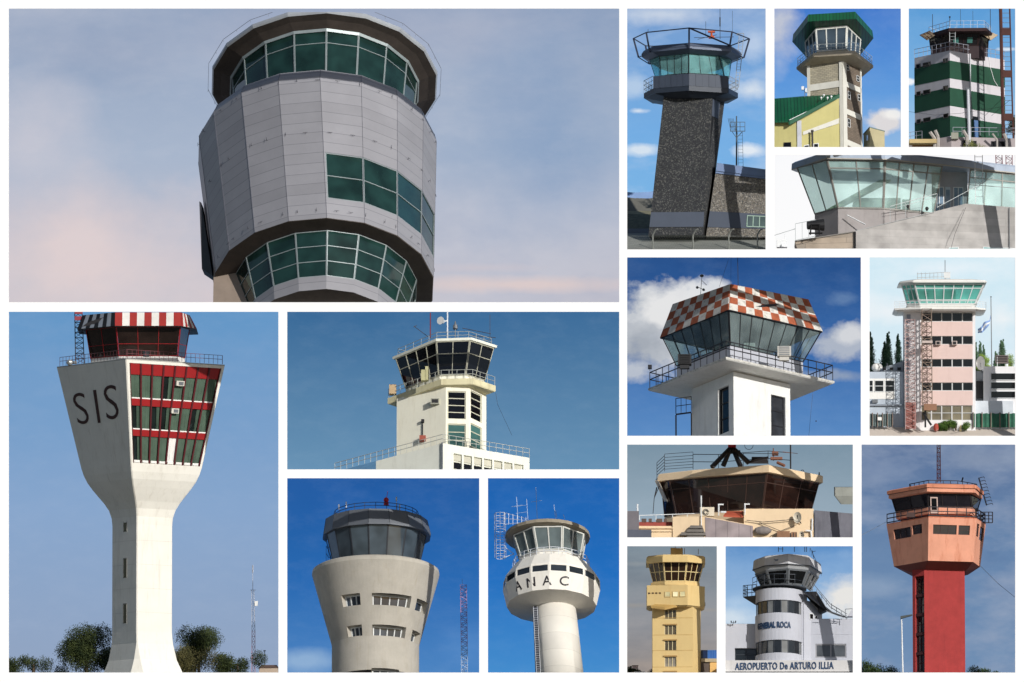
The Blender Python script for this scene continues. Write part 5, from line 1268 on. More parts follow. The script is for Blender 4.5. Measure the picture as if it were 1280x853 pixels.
# ================================================================ 11 pink and white five-storey tower at the apron
def panel_11():
    p = Pan(OPEN[10], 4, (1084, 320, 3.74), 7, 9)
    root = p.root('control_tower', 'five-storey pink and white tower with green glass cab between low terminal wings', 'control tower', (365, 812, 0))
    pink = M('pink_wall', (222, 196, 188), .8, var=.05, stain=(200, 168, 158), st=.35); wt = M('soft_white', (232, 230, 230), .75, var=.04, stain=(196, 194, 196), st=.3)
    fr = M('pale_frame', (206, 206, 204), .6)
    pl = [(168, -14), (240, -20), (500, -20), (500, 40), (168, 40)]
    lo, hi = level(p, pl, 815, 0, 1), level(p, pl, 240, 0, 1)
    F1, F0 = F(lo[1], lo[2], hi[2], hi[1]), F(lo[0], lo[1], hi[1], hi[0]); vv = lambda Y: (815-Y)/575.; uu = lambda X: (X-240)/260.
    rows = [(262, 305), (372, 412), (480, 518), (590, 629)]
    holes = [(uu(245), uu(488), vv(b), vv(a)) for a, b in rows]+[(uu(245), uu(485), vv(768), vv(697))]
    g = G(); g.wall(F1, holes, 2.2); g.quad(*F0.c); [g.quad(lo[i], lo[(i+1) % 5], hi[(i+1) % 5], hi[i]) for i in (2, 3, 4)]; g.build('wall', wt, root)
    for a, b in ((305, 372), (412, 480), (518, 590), (629, 697)): g = G(); g.patch(F1, uu(243), uu(487), vv(b), vv(a), .1, .5); g.build('pink_band', pink, root)
    for h in holes[:4]:
        f = F1.sub(*h)
        for i in range(5): window(root, f.sub(i/5, (i+1)/5, 0, 1, -1.8), GLD, fr, 1, 1, bar=.7, depth=1.2)
    f = F1.sub(*holes[4])
    for i in range(5): window(root, f.sub(i/5, (i+1)/5, 0, 1, -1.8), Mglass('lobby_glass', (120, 112, 92)), fr, 1, 2, bar=.8, depth=1.2)
    g = G(); g.patch(F0, .15, .4, vv(310), vv(270), .1, .4); g.build('side_window', M('shade_blue', (150, 156, 170), .6), root)
    for Y in (395, 500): g = G(); g.patch(F0, .15, .4, vv(Y+30), vv(Y-15), .1, .4); g.build('side_window', M('shade_blue'), root)
    for X, Y, d in ((402, 405, -23), (325, 405, -23)):
        g = G(); c = p.P(X, Y, d); g.box(c, (6.5, 4, 5)); w = g.build('air_conditioner', M('ac_pink', (196, 180, 172), .6), root); g = G(); g.box(c+V((0, -2.2, 0)), (4, .5, 3.4)); g.build('grille', DARK, w)
    # balcony, cab, roof
    s0 = level(p, [(120, -26), (240, -40), (505, -40), (550, -20), (550, 60), (120, 60)], 246, 0, 1)
    g = G(); g.loft([grow(s0, .93, -2), s0, lift(s0, 2.2)]); g.build('balcony', WHITE, root)
    railing(root, [q+V((0, 0, 2)) for q in s0[:4]], 8, WMETAL, rails=(1., .66, .33), sp=7, r=.3)
    cb = level(p, [(180, -16), (237, -30), (497, -30), (506, 46), (180, 46)], 222, 0, 1); ct = level(p, [(155, -20), (213, -38), (538, -38), (545, 50), (155, 50)], 127, 0, 1)
    g = G(); g.loft([lift(cb, -6), cb]); g.build('base_wall', WHITE, root)
    cab(root, cb, ct, [0, 1, 2], {0: 3, 1: 7, 2: 2}, Mglass('emerald_glass', (110, 184, 170), .05, 1., .5), WMETAL, vs=(.20, .78), bar=1.2, depth=1.)
    g = G(); g.box(sum(cb, V())/5+V((-5, -8, 12)), (58, 6, 14)); g.build('inner_wall', M('inner_dark_green', (24, 60, 54), .8), root)
    r0 = level(p, [(143, -22), (205, -44), (549, -44), (552, 54), (143, 54)], 122, 0, 1)
    g = G(); g.loft([r0, lift(grow(r0, 1.01), 1.2), lift(grow(r0, .97), 3), lift(grow(r0, .7), 5.5)]); g.build('roof', WHITE, root)
    g = G()
    for k in range(9): X = 232+k*19; g.tube(p.P(X, 118, -5), p.P(X, 74, -5), .35, 3)
    g.tube(p.P(228, 80, -5), p.P(386, 72, -5), .4, 3); g.tube(p.P(228, 98, -5), p.P(386, 92, -5), .4, 3); g.box(p.P(370, 88, -4), (8, 5, 7)); g.build('roof_railing', WMETAL, root, weld=False)
    g = G(); g.tube(p.P(361, 118, -2), p.P(361, 15, -2), .5, 4); g.build('aerial', STEEL, root)
    m = p.root('lattice_ladder', 'rust red ladder mast standing at the left corner of the pink tower', 'mast', (190, 812, -32)); g = G(); lattice(g, p.P(192, 812, -32), p.P(192, 295, -32), 12, 12, 26, .45, .3); g.build('lattice', M('faded_red', (188, 160, 156), .7, stain=(150, 96, 84), st=.6), m, weld=False)
    g = G(); g.box(p.P(195, 745, -30), (13, 7, 33)); g.build('red_base', M('base_red_brown', (150, 96, 88), .8, stain=(110, 60, 52), st=.6), m)
    m = p.root('lattice_mast', 'brown lattice antenna mast in front of the pink facade', 'mast', (272, 740, -36)); g = G(); lattice(g, p.P(272, 690, -34), p.P(270, 245, -34), 12, 12, 16, .5, .35); g.build('lattice', M('mast_brown', (140, 122, 108), .7), m, weld=False)
    g = G(); g.box(p.P(285, 706, -38), (16, 10, 8)); g.build('box', M('box_brown', (150, 112, 88), .8), m); g = G(); g.tube(p.P(250, 730, -36), p.P(290, 790, -36), 1.4, 5); g.tube(p.P(262, 700, -36), p.P(262, 800, -36), 1.2, 5); g.build('strut', DARK, m, weld=False)
    g = G(); g.box(p.P(272, 400, -38), (13, 6, 3)); g.build('bracket', M('ac_pink'), m)
    # left wing
    b = p.root('building', 'pale blue-grey terminal wing left of the pink tower', 'building', (80, 812, 0))
    def blk(pts, Y0, Y1): lo_, hi_ = level(p, pts, Y0, 0), level(p, pts, Y1, 0); return lo_, hi_
    lo, hi = blk([(-30, -6), (165, -6), (165, 40), (-30, 40)], 815, 540); g = G(); g.loft([lo, hi]); g.build('wall', M('wall_pale_blue', (188, 198, 208), .8, stain=(160, 168, 178), st=.3), b)
    f = F(lo[0], lo[1], hi[1], hi[0]); uu2 = lambda X: (X+30)/195.; v2 = lambda Y: (815-Y)/275.
    g = G(); g.patch(f, 0, uu2(122), v2(668), v2(572), .1, .6); g.build('white_panel', WHITE, b)
    for k in range(3): window(b, f.sub(uu2(-22+k*50), uu2(22+k*50), v2(634), v2(580), .8), GLD, WMETAL, 1, 2, bar=.7, depth=.6)
    g = G(); g.patch(f, 0, 1, v2(700), v2(692), .1, 3); g.build('cornice', M('cornice_grey', (150, 158, 168), .7), b)
    g = G(); g.box(p.P(30, 678, -8), (7, 4, 4)); g.build('air_conditioner', STEEL, b)
    g = G(); q = level(p, [(60, 6), (165, 6), (165, 40), (60, 40)], 540, 0); q2 = [q[0], q[1]+V((0, 0, 14)), q[2]+V((0, 0, 14)), q[3]]; g.loft([q, [q[0]+V((0, 0, 4)), q2[1], q2[2], q[3]+V((0, 0, 4))]]); g.build('roof_block', M('roof_slab_grey', (170, 178, 186), .8), b)
    for X in (75, 108, 145): g = G(); g.box(p.P(X, 526, 2), (4.5, 3, 3.4)); g.build('roof_vent', DARK, b)
    g = G(); g.ball(p.P(42, 520, 12), 7, 10, (1, 1, .8)); g.build('white_dome', WHITE, b)
    g = G(); g.tube(p.P(90, 535, 8), p.P(90, 500, 8), 1, 5); g.build('roof_pipe', STEEL, b)
    # right wing
    b = p.root('building', 'white terminal wing with wide dark windows right of the pink tower', 'building', (600, 812, 0))
    lo, hi = blk([(540, -8), (740, -8), (740, 40), (540, 40)], 815, 515); g = G(); g.loft([lo, hi]); g.build('wall', wt, b)
    f = F(lo[0], lo[1], hi[1], hi[0]); u3 = lambda X: (X-540)/200.; v3 = lambda Y: (815-Y)/300.
    for Y in (545, 587, 630): window(b, f.sub(u3(572), 1, v3(Y+35), v3(Y), .4), GLD, WMETAL, 1, 1, bar=.8, depth=.7)
    lo, hi = blk([(488, -16), (678, -16), (678, 6), (488, 6)], 815, 676); g = G(); g.loft([lo, hi]); g.build('entrance_block', M('wall_white_blue', (214, 220, 226), .8), b)
    lo, hi = blk([(500, 6), (540, 6), (540, 40), (500, 40)], 676, 536); g = G(); g.loft([lo, hi]); g.build('link_block', M('link_grey', (150, 156, 162), .8), b)
    g = G(); g.box(p.P(524, 625, 2), (9, 3, 22)); g.build('link_window', DARK, b)
    g = G(); g.box(p.P(628, 482, 8), (16, 8, 10)); w = g.build('cooling_unit', M('unit_brown', (120, 108, 104), .7), b); g = G(); [g.box(p.P(628, 468+k*8, 3.6), (14, .6, .9)) for k in range(4)]; g.build('louvre', DARK, w, weld=False)
    g = G(); g.tube(p.P(650, 515, 4), p.P(650, 503, 4), 2, 6); g.tube(p.P(606, 518, 4), p.P(606, 470, 4), .5, 4); g.build('roof_pipe', WMETAL, b, weld=False)
    d = p.root('satellite_dish', 'white satellite dish on the roof right of the pink tower', 'satellite dish', (524, 545, 4)); g = G(); c = p.P(527, 500, 0)
    rr = [[c+V((0, 0, 0))+(V((cos(t)*r*.62, -r*.4*.6+0, sin(t)*r))) for t in [k*.524 for k in range(12)]] for r in (1, 4, 7, 9)]; g.loft(rr, True, False); g.build('bowl', WHITE, d)
    g = G(); g.tube(c, p.P(534, 545, 6), .7, 5); g.tube(c+V((0, -6, 0)), c+V((0, 0, -6)), .25, 3); g.build('mount', STEEL, d)
    fp = p.root('flagpole', 'tall thin flagpole beside the pink tower', 'flagpole', (579, 812, 10)); g = G(); g.tube(p.P(581, 520, 10), p.P(578, 190, 10), .7, 5, .5); g.ball(p.P(578, 188, 10), 1., 6); g.build('pole', STEEL, fp, weld=False)
    fg = p.root('flag', 'drooping pale blue and white flag on the flagpole', 'flag', (576, 280, 10))
    for k, (m_, a, b_) in enumerate(((M('flag_blue', (132, 160, 206), .8), 0, .36), (M('flag_white', (222, 226, 230), .8), .36, .66), (M('flag_blue'), .66, 1.))):
        g = G(); n = 10
        for i in range(n):
            t0, t1 = i/n, (i+1)/n
            def pt(t, s_): X = 576-62*t**1.5-10*s_*(1-t)+4*sin(t*9); Y = 272+62*t**.8+s_*(44-14*t)+5*sin(t*8+s_*3); return p.P(X, Y, 9+1.4*sin(t*10+s_*2))
            g.hexa([pt(t0, a), pt(t1, a), pt(t1, b_), pt(t0, b_)], [q+V((0, .3, 0)) for q in (pt(t0, a), pt(t1, a), pt(t1, b_), pt(t0, b_))])
        g.build('blue_stripe' if k != 1 else 'white_stripe', m_, fg)
    # trees behind
    pop = Mleaf('leaf_poplar', (62, 92, 74), (92, 120, 88)); yg = Mleaf('leaf_lime', (110, 140, 60), (150, 170, 84))
    for i, (X, top, w, lb) in enumerate(((18, 345, 26, 'tall poplar at the far left edge beside the pink tower wing'), (100, 345, 30, 'tallest poplar behind the left wing'), (148, 355, 26, 'poplar nearest the left side of the pink tower'), (82, 392, 24, 'shorter poplar left of the tallest one'), (512, 395, 24, 'poplar just right of the pink tower'), (536, 390, 18, 'slim poplar second from the right side of the tower'), (552, 408, 16, 'small poplar next to the flagpole'), (640, 382, 30, 'broad dark poplar over the cooling unit'), (612, 440, 20, 'short poplar left of the broad dark one'))):
        tree(p, (X, 600, 60+i*2), (600-top)/3.74, w/3.74*1.9, pop, lb, 40+i, 'column', leaf=.9, dens=1.7, name='poplar_tree', group='poplars behind the terminal')
    tree(p, (680, 600, 56), 40, 20, yg, 'yellow-green round tree at the right edge above the terminal', 60, leaf=.9, dens=1.2)
    tree(p, (555, 600, 54), 40, 22, yg, 'lime green tree between the dish and the flagpole', 61, leaf=.9, dens=1.2)
    tree(p, (50, 600, 80), 40, 34, pop, 'dark green low trees above the left wing roof', 62, 'low', leaf=.9, dens=1.5)
    # ground, fences, hedge, small things
    sheet(p, [(-30, 870, -56), (740, 870, -56), (740, 800, -10), (-30, 800, -10)], M('pale_apron', (196, 184, 172), .9, var=.06, stain=(170, 160, 150), st=.4, streak=False), 'apron')
    sheet(p, [(-30, 822, -24), (740, 822, -24), (740, 802, -11), (-30, 802, -11)], M('grass_strip', (132, 140, 92), .95, var=.3, scale=6), 'verge', 3)
    for a, b_, X0, X1, lb in ((735, 800, 488, 740, 'green screen fence in front of the right terminal wing'), (738, 795, -30, 110, 'grey-green screen fence in front of the left wing')):
        fe = p.root('fence', lb, 'fence', (X0, b_, -21)); gm = M('green_netting' if X0 > 0 else 'grey_green_netting', (54, 104, 84) if X0 > 0 else (104, 118, 118), .9, var=.3, scale=4)
        g = G(); n = 24; pt = [(X0+(X1-X0)*i/n, -21+(1.2 if i % 2 else 0)) for i in range(n+1)]
        for (xa, da), (xb, db) in zip(pt, pt[1:]):
            q = [p.P(xa, b_, da), p.P(xb, b_, db), p.P(xb, a+2*sin(xb), db), p.P(xa, a+2*sin(xa), da)]; g.hexa(q, [v+V((0, .4, 0)) for v in q])
        g.build('netting', gm, fe)
        for i in range(0, n+1, 4): g = G(); g.tube(p.P(pt[i][0], b_+6, -22), p.P(pt[i][0], a-6, -22), .7, 5); g.build('post', M('fence_post_brown', (120, 106, 96), .8), fe)
    tree(p, (405, 815, -24), 13, 36, Mleaf('leaf_hedge', (56, 84, 36), (96, 122, 54)), 'trimmed green bush at the foot of the pink tower', 63, 'low', leaf=.8, dens=4, name='bush', cat='bush')
    tree(p, (365, 815, -24), 11, 22, Mleaf('leaf_hedge'), 'smaller green bush beside the round red tank', 64, 'low', leaf=.8, dens=3, name='bush', cat='bush')
    t = p.root('tank', 'round red and white tank at the foot of the tower', 'tank', (314, 818, -26)); g = G(); g.ball(p.P(314, 800, -26), 4.4, 10, (.8, .8, 1.2)); g.build('shell', M('tank_red', (166, 70, 56), .6, stain=(220, 210, 200), st=.8, streak=False), t)
    t = p.root('sign', 'small white square sign on a post before the hedge', 'sign', (424, 818, -27)); g = G(); g.tube(p.P(424, 818, -27), p.P(424, 790, -46), .5, 4); g.tube(p.P(430, 820, -27), p.P(430, 790, -27), .4, 4); g.build('post', M('post_yellow', (200, 180, 110), .7), t, weld=False); g = G(); g.box(p.P(425, 776, -27.5), (4.6, .8, 5.6)); g.build('board', WHITE, t)
    t = p.root('sign', 'small white sign on the grey-green fence at the left', 'sign', (50, 770, -38)); g = G(); g.box(p.P(50, 760, -24), (5, .7, 4)); g.build('board', WHITE, t)
    sky(p, 20, (204, 232, 244), (226, 238, 244), mid=(.5, (214, 234, 244)), clouds=[(360, 60, 300, 50, (236, 244, 250), .7, .9, .3), (100, 260, 160, 90, (236, 242, 246), .8, .9, .3), (640, 300, 120, 70, (240, 244, 246), .8, .9, .3)], noise=[((240, 246, 250), .5, .15, 2, .45, .65)])
panel_11()

# ================================================================ 12 wide dark cab among cream roofs
def panel_12():
    p = Pan(OPEN[11], 10, (782, 553, 4.476), 9.4, 11)
    cr = M('cream_peach', (226, 200, 164), .8, var=.07, stain=(190, 160, 124), st=.3); sh = M('shade_mauve', (150, 138, 138), .8, var=.12, stain=(110, 100, 100), st=.3)
    gw = M('weathered_grey', (104, 104, 112), .9, var=.2, stain=(60, 60, 66), st=.7); dk = M('black_steel', (30, 26, 28), .6, .2)
    root = p.root('control_tower', 'wide low control room with leaning brown glass and cream roof slab', 'control tower', (640, 500, 0))
    ro = level(p, [(172, 30), (525, -20), (795, -50), (1108, 34), (1040, 90), (300, 90)], 160, 0, 2)
    ro = [V((p.x(172), 22, ro[0].z)), V((p.x(360), -8, ro[0].z)), V((p.x(795), -50, ro[0].z)), V((p.x(1108), 34, ro[0].z)), V((p.x(1040), 90, ro[0].z)), V((p.x(260), 90, ro[0].z))]
    rt = [q+V((2 if i in (0, 1, 5) else 0, 0, 8.5)) for i, q in enumerate(ro)]
    g = G(); g.loft([grow(ro, .97, -.5), ro, lift(rt, 0), lift(grow(rt, .98), 1)]); g.build('roof', cr, root)
    zb = p.z(362, -38)
    ct = [V((p.x(X), d, ro[0].z-.6)) for X, d in ((196, 28), (240, 12), (785, -44), (1085, 32), (1030, 84), (260, 84))]
    cb = [V((p.x(X), d, zb)) for X, d in ((215, 34), (280, 18), (760, -36), (1032, 30), (980, 76), (290, 76))]
    cab(root, cb, ct, [0, 1, 2], {0: 1, 1: 5, 2: 3}, Mglass('brown_black_glass', (38, 24, 20), .06), M('bronze_dark', (70, 50, 42), .5), vs=(.74,), bar=1.2, depth=.8)
    bs = [V((q.x, q.y, zb)) for q in cb]; g = G(); g.loft([lift(bs, -34), bs]); g.build('base_wall', cr, root)
    g = G(); g.hexa([p.P(160, 215, 24), p.P(180, 215, 20), p.P(232, 330, 20), p.P(212, 330, 26)], [p.P(176, 190, 40), p.P(196, 190, 36), p.P(240, 330, 36), p.P(226, 330, 40)]); g.build('curved_bracket', M('pale_bracket', (206, 196, 180), .6), root)
    rp = [rt[0]+V((3, 3, 1)), rt[1]+V((-30, 8, 1)), rt[1]+V((40, 22, 1)), rt[2]+V((-2, 34, 1)), rt[3]+V((-40, 20, 1))]
    rp = [p.P(172, 200, 30), p.P(215, 160, 26), p.P(375, 148, 20), p.P(520, 150, 40), p.P(800, 130, 40), p.P(925, 140, 30)]
    railing(root, rp[:2], 20, dk, rails=(1., .8, .6, .4, .2), sp=20, r=.45); railing(root, rp[1:3], 22, dk, rails=(1., .8, .62, .45, .28, .12), sp=36, r=.35); railing(root, rp[2:], 19, dk, rails=(1., .5), sp=26, r=.5)
    # black tripod for the radar, aerial gear
    g = G(); a = p.P(592, 20, 10)
    for X, Y, d in ((480, 128, -6), (545, 122, 20), (640, 122, -10), (690, 105, 20)): g.tube(p.P(X, Y+8, d), a, 3.4, 5, 2.6)
    g.tube(p.P(545, 60, 2), p.P(640, 45, 2), 1.4, 5); g.build('radar_tripod', dk, root, weld=False)
    g = G(); g.box(p.P(594, 16, 8), (10, 6, 4)); g.ball(p.P(600, 8, 8), 3.2, 8); g.build('red_lamp', M('lamp_red', (190, 40, 50), .5), root, weld=False)
    g = G(); g.tube(p.P(925, 145, 20), p.P(925, -10, 20), 1., 5); g.build('aerial_mast', dk, root)
    g = G(); g.box(p.P(750, 92, 20), (20, 8, 5)); g.box(p.P(740, 108, 20), (26, 6, 3)); g.tube(p.P(700, 100, 16), p.P(800, 80, 16), 1.2, 5); g.tube(p.P(660, 60, 16), p.P(860, 60, 16), .4, 4); g.build('antenna_gear', dk, root, weld=False)
    g = G(); g.box(p.P(845, 88, 20), (15, 8, 3)); g.box(p.P(838, 60, 20), (8, 5, 5)); g.tube(p.P(828, 100, 20), p.P(828, 30, 20), .7, 5); g.tube(p.P(880, 50, 20), p.P(965, 60, 20), .4, 4); g.tube(p.P(850, 110, 20), p.P(890, 128, 14), 2, 5); g.build('rust_gear', M('gear_rust', (128, 84, 66), .7), root, weld=False)
    g = G(); g.path([p.P(690+24*cos(t), 12+26*sin(t), 20) for t in [k*.4 for k in range(9)]], .35, 3); g.path([p.P(990+8*cos(t), 165+14*sin(t), 10) for t in [3.1+k*.5 for k in range(7)]], .5, 3); g.tube(p.P(1087, 188, 30), p.P(1087, 166, 30), .8, 5); g.build('cable_loop', dk, root, weld=False)
    g = G(); g.path([p.P(185, 240, 8), p.P(155, 310, 4), p.P(148, 395, 0)], .6, 4); g.path([p.P(170, 250, 8), p.P(158, 300, 4)], 1.0, 4); g.build('hanging_cable', dk, root, weld=False)
    def blk(name, pts, Y0, Y1, m, par, i=0):
        lo, hi = level(p, pts, Y0, 0, i), level(p, pts, Y1, 0, i); g = G(); g.loft([lo, hi]); g.build(name, m, par); return lo, hi
    # cream penthouse behind dishes, grey block right
    b = p.root('building', 'cream penthouse wall with satellite dishes below the brown cab', 'building', (850, 540, 0))
    lo, hi = blk('wall', [(655, -46), (1046, -46), (1046, -10), (655, -10)], 560, 366, cr, b)
    g = G(); g.path([p.P(1000, 488, -49), p.P(1030, 490, -49), p.P(1034, 540, -49)], 1.1, 6); g.path([p.P(1036, 488, -48), p.P(1038, 420, -48)], .9, 6); g.build('white_pipe', WMETAL, b, weld=False)
    g = G(); g.path([p.P(670, 430, -49), p.P(760, 440, -50), p.P(860, 432, -50), p.P(935, 425, -50)], .5, 4); g.path([p.P(740, 442, -49), p.P(860, 490, -49), p.P(950, 455, -50)], .45, 4); g.path([p.P(800, 520, -49), p.P(860, 490, -49)], .4, 4); g.build('cable', DARK, b, weld=False)
    g = G(); c = p.P(760, 488, -50); g.ball(c, 11, 10, (1, .5, .5)); g.build('grey_cover', M('cover_grey', (130, 122, 118), .7), b)
    g = G(); g.box(p.P(875, 512, -52), (16, 6, 9)); g.box(p.P(935, 515, -52), (7, 5, 8)); g.build('meter_box', M('box_ochre', (140, 104, 78), .8, var=.3), b, weld=False)
    g = G(); [g.box(p.P(915+k*16, 520, -54), (1.2, 1.2, 9)) for k in range(3)]; g.build('louvre', DARK, b, weld=False)
    for X, Y, r, lb in ((953, 414, 7.2, 'white satellite dish on the cream penthouse wall'), (976, 512, 4.8, 'smaller pale dish low on the cream penthouse wall')):
        d = p.root('satellite_dish', lb, 'satellite dish', (X, Y+20, -50)); g = G(); c = p.P(X, Y, -56)
        g.loft([[c+V((cos(t)*q*.72, o+sin(t)*0-cos(t)*q*.3, sin(t)*q)) for t in [k*.449 for k in range(14)]] for q, o in ((.4, 2.6), (r*.5, 1.8), (r, 0), (r*1.01, .6), (r*.5, 2.4), (.4, 3.2))], True, True); g.build('bowl', M('dish_cream', (206, 196, 176), .6), d)
        g = G(); g.tube(c+V((0, 2, 0)), p.P(X+22, Y+34, -48), .7, 5); g.tube(c+V((0, -5, 1)), c+V((3, 0, -r*.9)), .35, 4); g.ball(c+V((0, -5, 1)), 1.1, 6); g.build('arm', DARK, d, weld=False)
    b = p.root('building', 'weathered grey block at the right below the overhanging slab', 'building', (1150, 540, 0))
    lo, hi = level(p, [(1050, -48), (1330, -14), (1330, 30), (1050, 10)], 560, 0, 0), level(p, [(1050, -48), (1330, -14), (1330, 30), (1050, 10)], 374, 0, 0)
    g = G(); g.loft([lo, hi]); g.build('wall', gw, b); f = F(lo[0], lo[1], hi[1], hi[0]); window(b, f.sub(.18, .55, .0, .22, .2), GLD, DARK, 3, 1, bar=.6, depth=.5)
    b = p.root('building', 'grey overhanging roof corner at the far right edge', 'building', (1240, 300, 0))
    q = [p.P(1170, 296, -20), p.P(1330, 296, -20), p.P(1330, 296, 30), p.P(1170, 296, 30)]; g = G(); g.loft([[v+V((8 if i in (0, 3) else 0, 4, -10)) if 1 else v for i, v in enumerate(q)], q, lift(q, 11)]); g.build('slab', M('slab_grey', (150, 152, 144), .85, stain=(110, 110, 104), st=.4), b)
    # foreground block with grey side, condenser, vents
    b = p.root('building', 'cream rooftop block with shaded grey side in the foreground', 'building', (440, 540, -60))
    pts = [(255, -52), (437, -55), (705, -47), (600, -30), (255, -34)]
    lo, hi = level(p, pts, 560, 0, 1), level(p, pts, 408, 0, 1); hi[2] = V((hi[2].x, hi[2].y, p.z(460, -46))); hi[3] = V((hi[3].x, hi[3].y, p.z(455, -30))); g = G(); g.loft([lo, hi]); g.build('wall', cr, b)
    g = G(); g.patch(F(lo[1], lo[2], hi[2], hi[1]), 0, 1, 0, .97, .1, .5); g.build('side_panel', Mbrick('shaded_side_sheet', (150, 138, 138), (142, 130, 132), (118, 108, 110), 1.4, 80, .04, R(25), off=0), b)  # sheet joints, with the side's shade put into the mauve-grey colour
    g = G(); g.box(p.P(448, 384, -50), (18, 8, 11)); w = g.build('condenser', M('condenser_cream', (222, 208, 184), .6), b); g = G(); c = p.P(440, 385, -54.3); [g.path([c+V((cos(t)*r, 0, sin(t)*r)) for t in [k*.6 for k in range(11)]], .3, 3) for r in (2, 3, 4)]; g.build('fan_grille', DARK, w, weld=False)
    for X, Y0, Y1, r in ((415, 470, 292, 1.2), (513, 405, 340, 1.3), (660, 400, 338, 1.3)): g = G(); g.tube(p.P(X, Y0, -57 if X == 415 else -52), p.P(X, Y1, -57 if X == 415 else -52), r*.55, 5); g.tube(p.P(X, Y1+45, -57 if X == 415 else -52), p.P(X, Y1, -57 if X == 415 else -52), r*.75, 6); (g.box(p.P(X+12, Y1+2, -52), (7, 2, 1.6)) if X != 415 else None); g.build('vent_pipe', WMETAL, b, weld=False)
    g = G(); g.box(p.P(540, 384, -52), (7, 3, 2)); g.build('camera', WMETAL, b)
    g = G(); q = [p.P(540, 412, -48), p.P(660, 416, -44), p.P(652, 388, -30), p.P(560, 390, -30)]; g.loft([q, lift(q, 2)]); g.build('terracotta_roof', M('terracotta', (178, 84, 58), .8, var=.2), b)
    v = p.root('chimney_vent', 'squat grey ribbed chimney vent in the foreground', 'vent', (370, 540, -56)); g = G()
    for X0, X1, Y, m in ((345, 425, 470, 0), (330, 432, 490, 0), (295, 440, 508, 0), (330, 430, 524, 0)): w_ = (X1-X0)/4.476; c = p.P((X0+X1)/2, Y, -56); g.loft([[c+V((-w_/2, -6, -2)), c+V((w_/2, -6, -2)), c+V((w_/2, 6, -2)), c+V((-w_/2, 6, -2))], [c+V((-w_/2+2, -4, 2)), c+V((w_/2-1, -4, 2)), c+V((w_/2-1, 4, 2)), c+V((-w_/2+2, 4, 2))]])
    g.box(p.P(375, 545, -56), (15, 8, 8)); g.build('cowl', M('vent_grey', (116, 110, 104), .8, var=.3), v, weld=False)
    # left low roofs
    b = p.root('building', 'cream parapet with pipes and small red roof at the left', 'building', (160, 540, -40))
    blk('wall', [(60, -50), (262, -50), (262, -20), (60, -20)], 560, 462, cr, b); blk('red_roof', [(68, -40), (262, -40), (262, -20), (68, -20)], 466, 440, M('roof_red_dull', (150, 70, 60), .8, var=.2), b)
    g = G(); g.box(p.P(160, 490, -51), (40, 1.6, 1.6)); g.box(p.P(160, 474, -51), (44, 2.6, 1.2)); g.build('moulding', cr, b, weld=False)
    railing(b, [p.P(70, 430, -46), p.P(255, 424, -46), p.P(420, 418, -46)], 6, WMETAL, rails=(1.,), sp=18, r=.6)
    g = G(); [g.box(p.P(X, 434, -38), (s_, 4, 5)) for X, s_ in ((95, 6), (130, 4), (180, 8), (215, 4))]; g.each('roof_clutter', M('clutter_brown', (96, 78, 70), .8, var=.4), b)
    b = p.root('building', 'dark grey rooftop housing at the bottom left corner', 'building', (60, 540, -60))
    blk('wall', [(-20, -54), (66, -54), (66, -40), (-20, -40)], 560, 378, M('housing_grey', (112, 108, 112), .8), b); blk('plinth', [(-20, -60), (136, -60), (136, -45), (-20, -45)], 560, 482, M('plinth_grey', (84, 88, 100), .8), b)
    g = G(); g.tube(p.P(58, 380, -48), p.P(58, 340, -48), 1.2, 6); g.build('vent_pipe', WMETAL, b)
    sky(p, 26, (122, 146, 164), (158, 176, 190), noise=[((140, 160, 178), .3, .06, 1.5, .5, .7)])
panel_12()

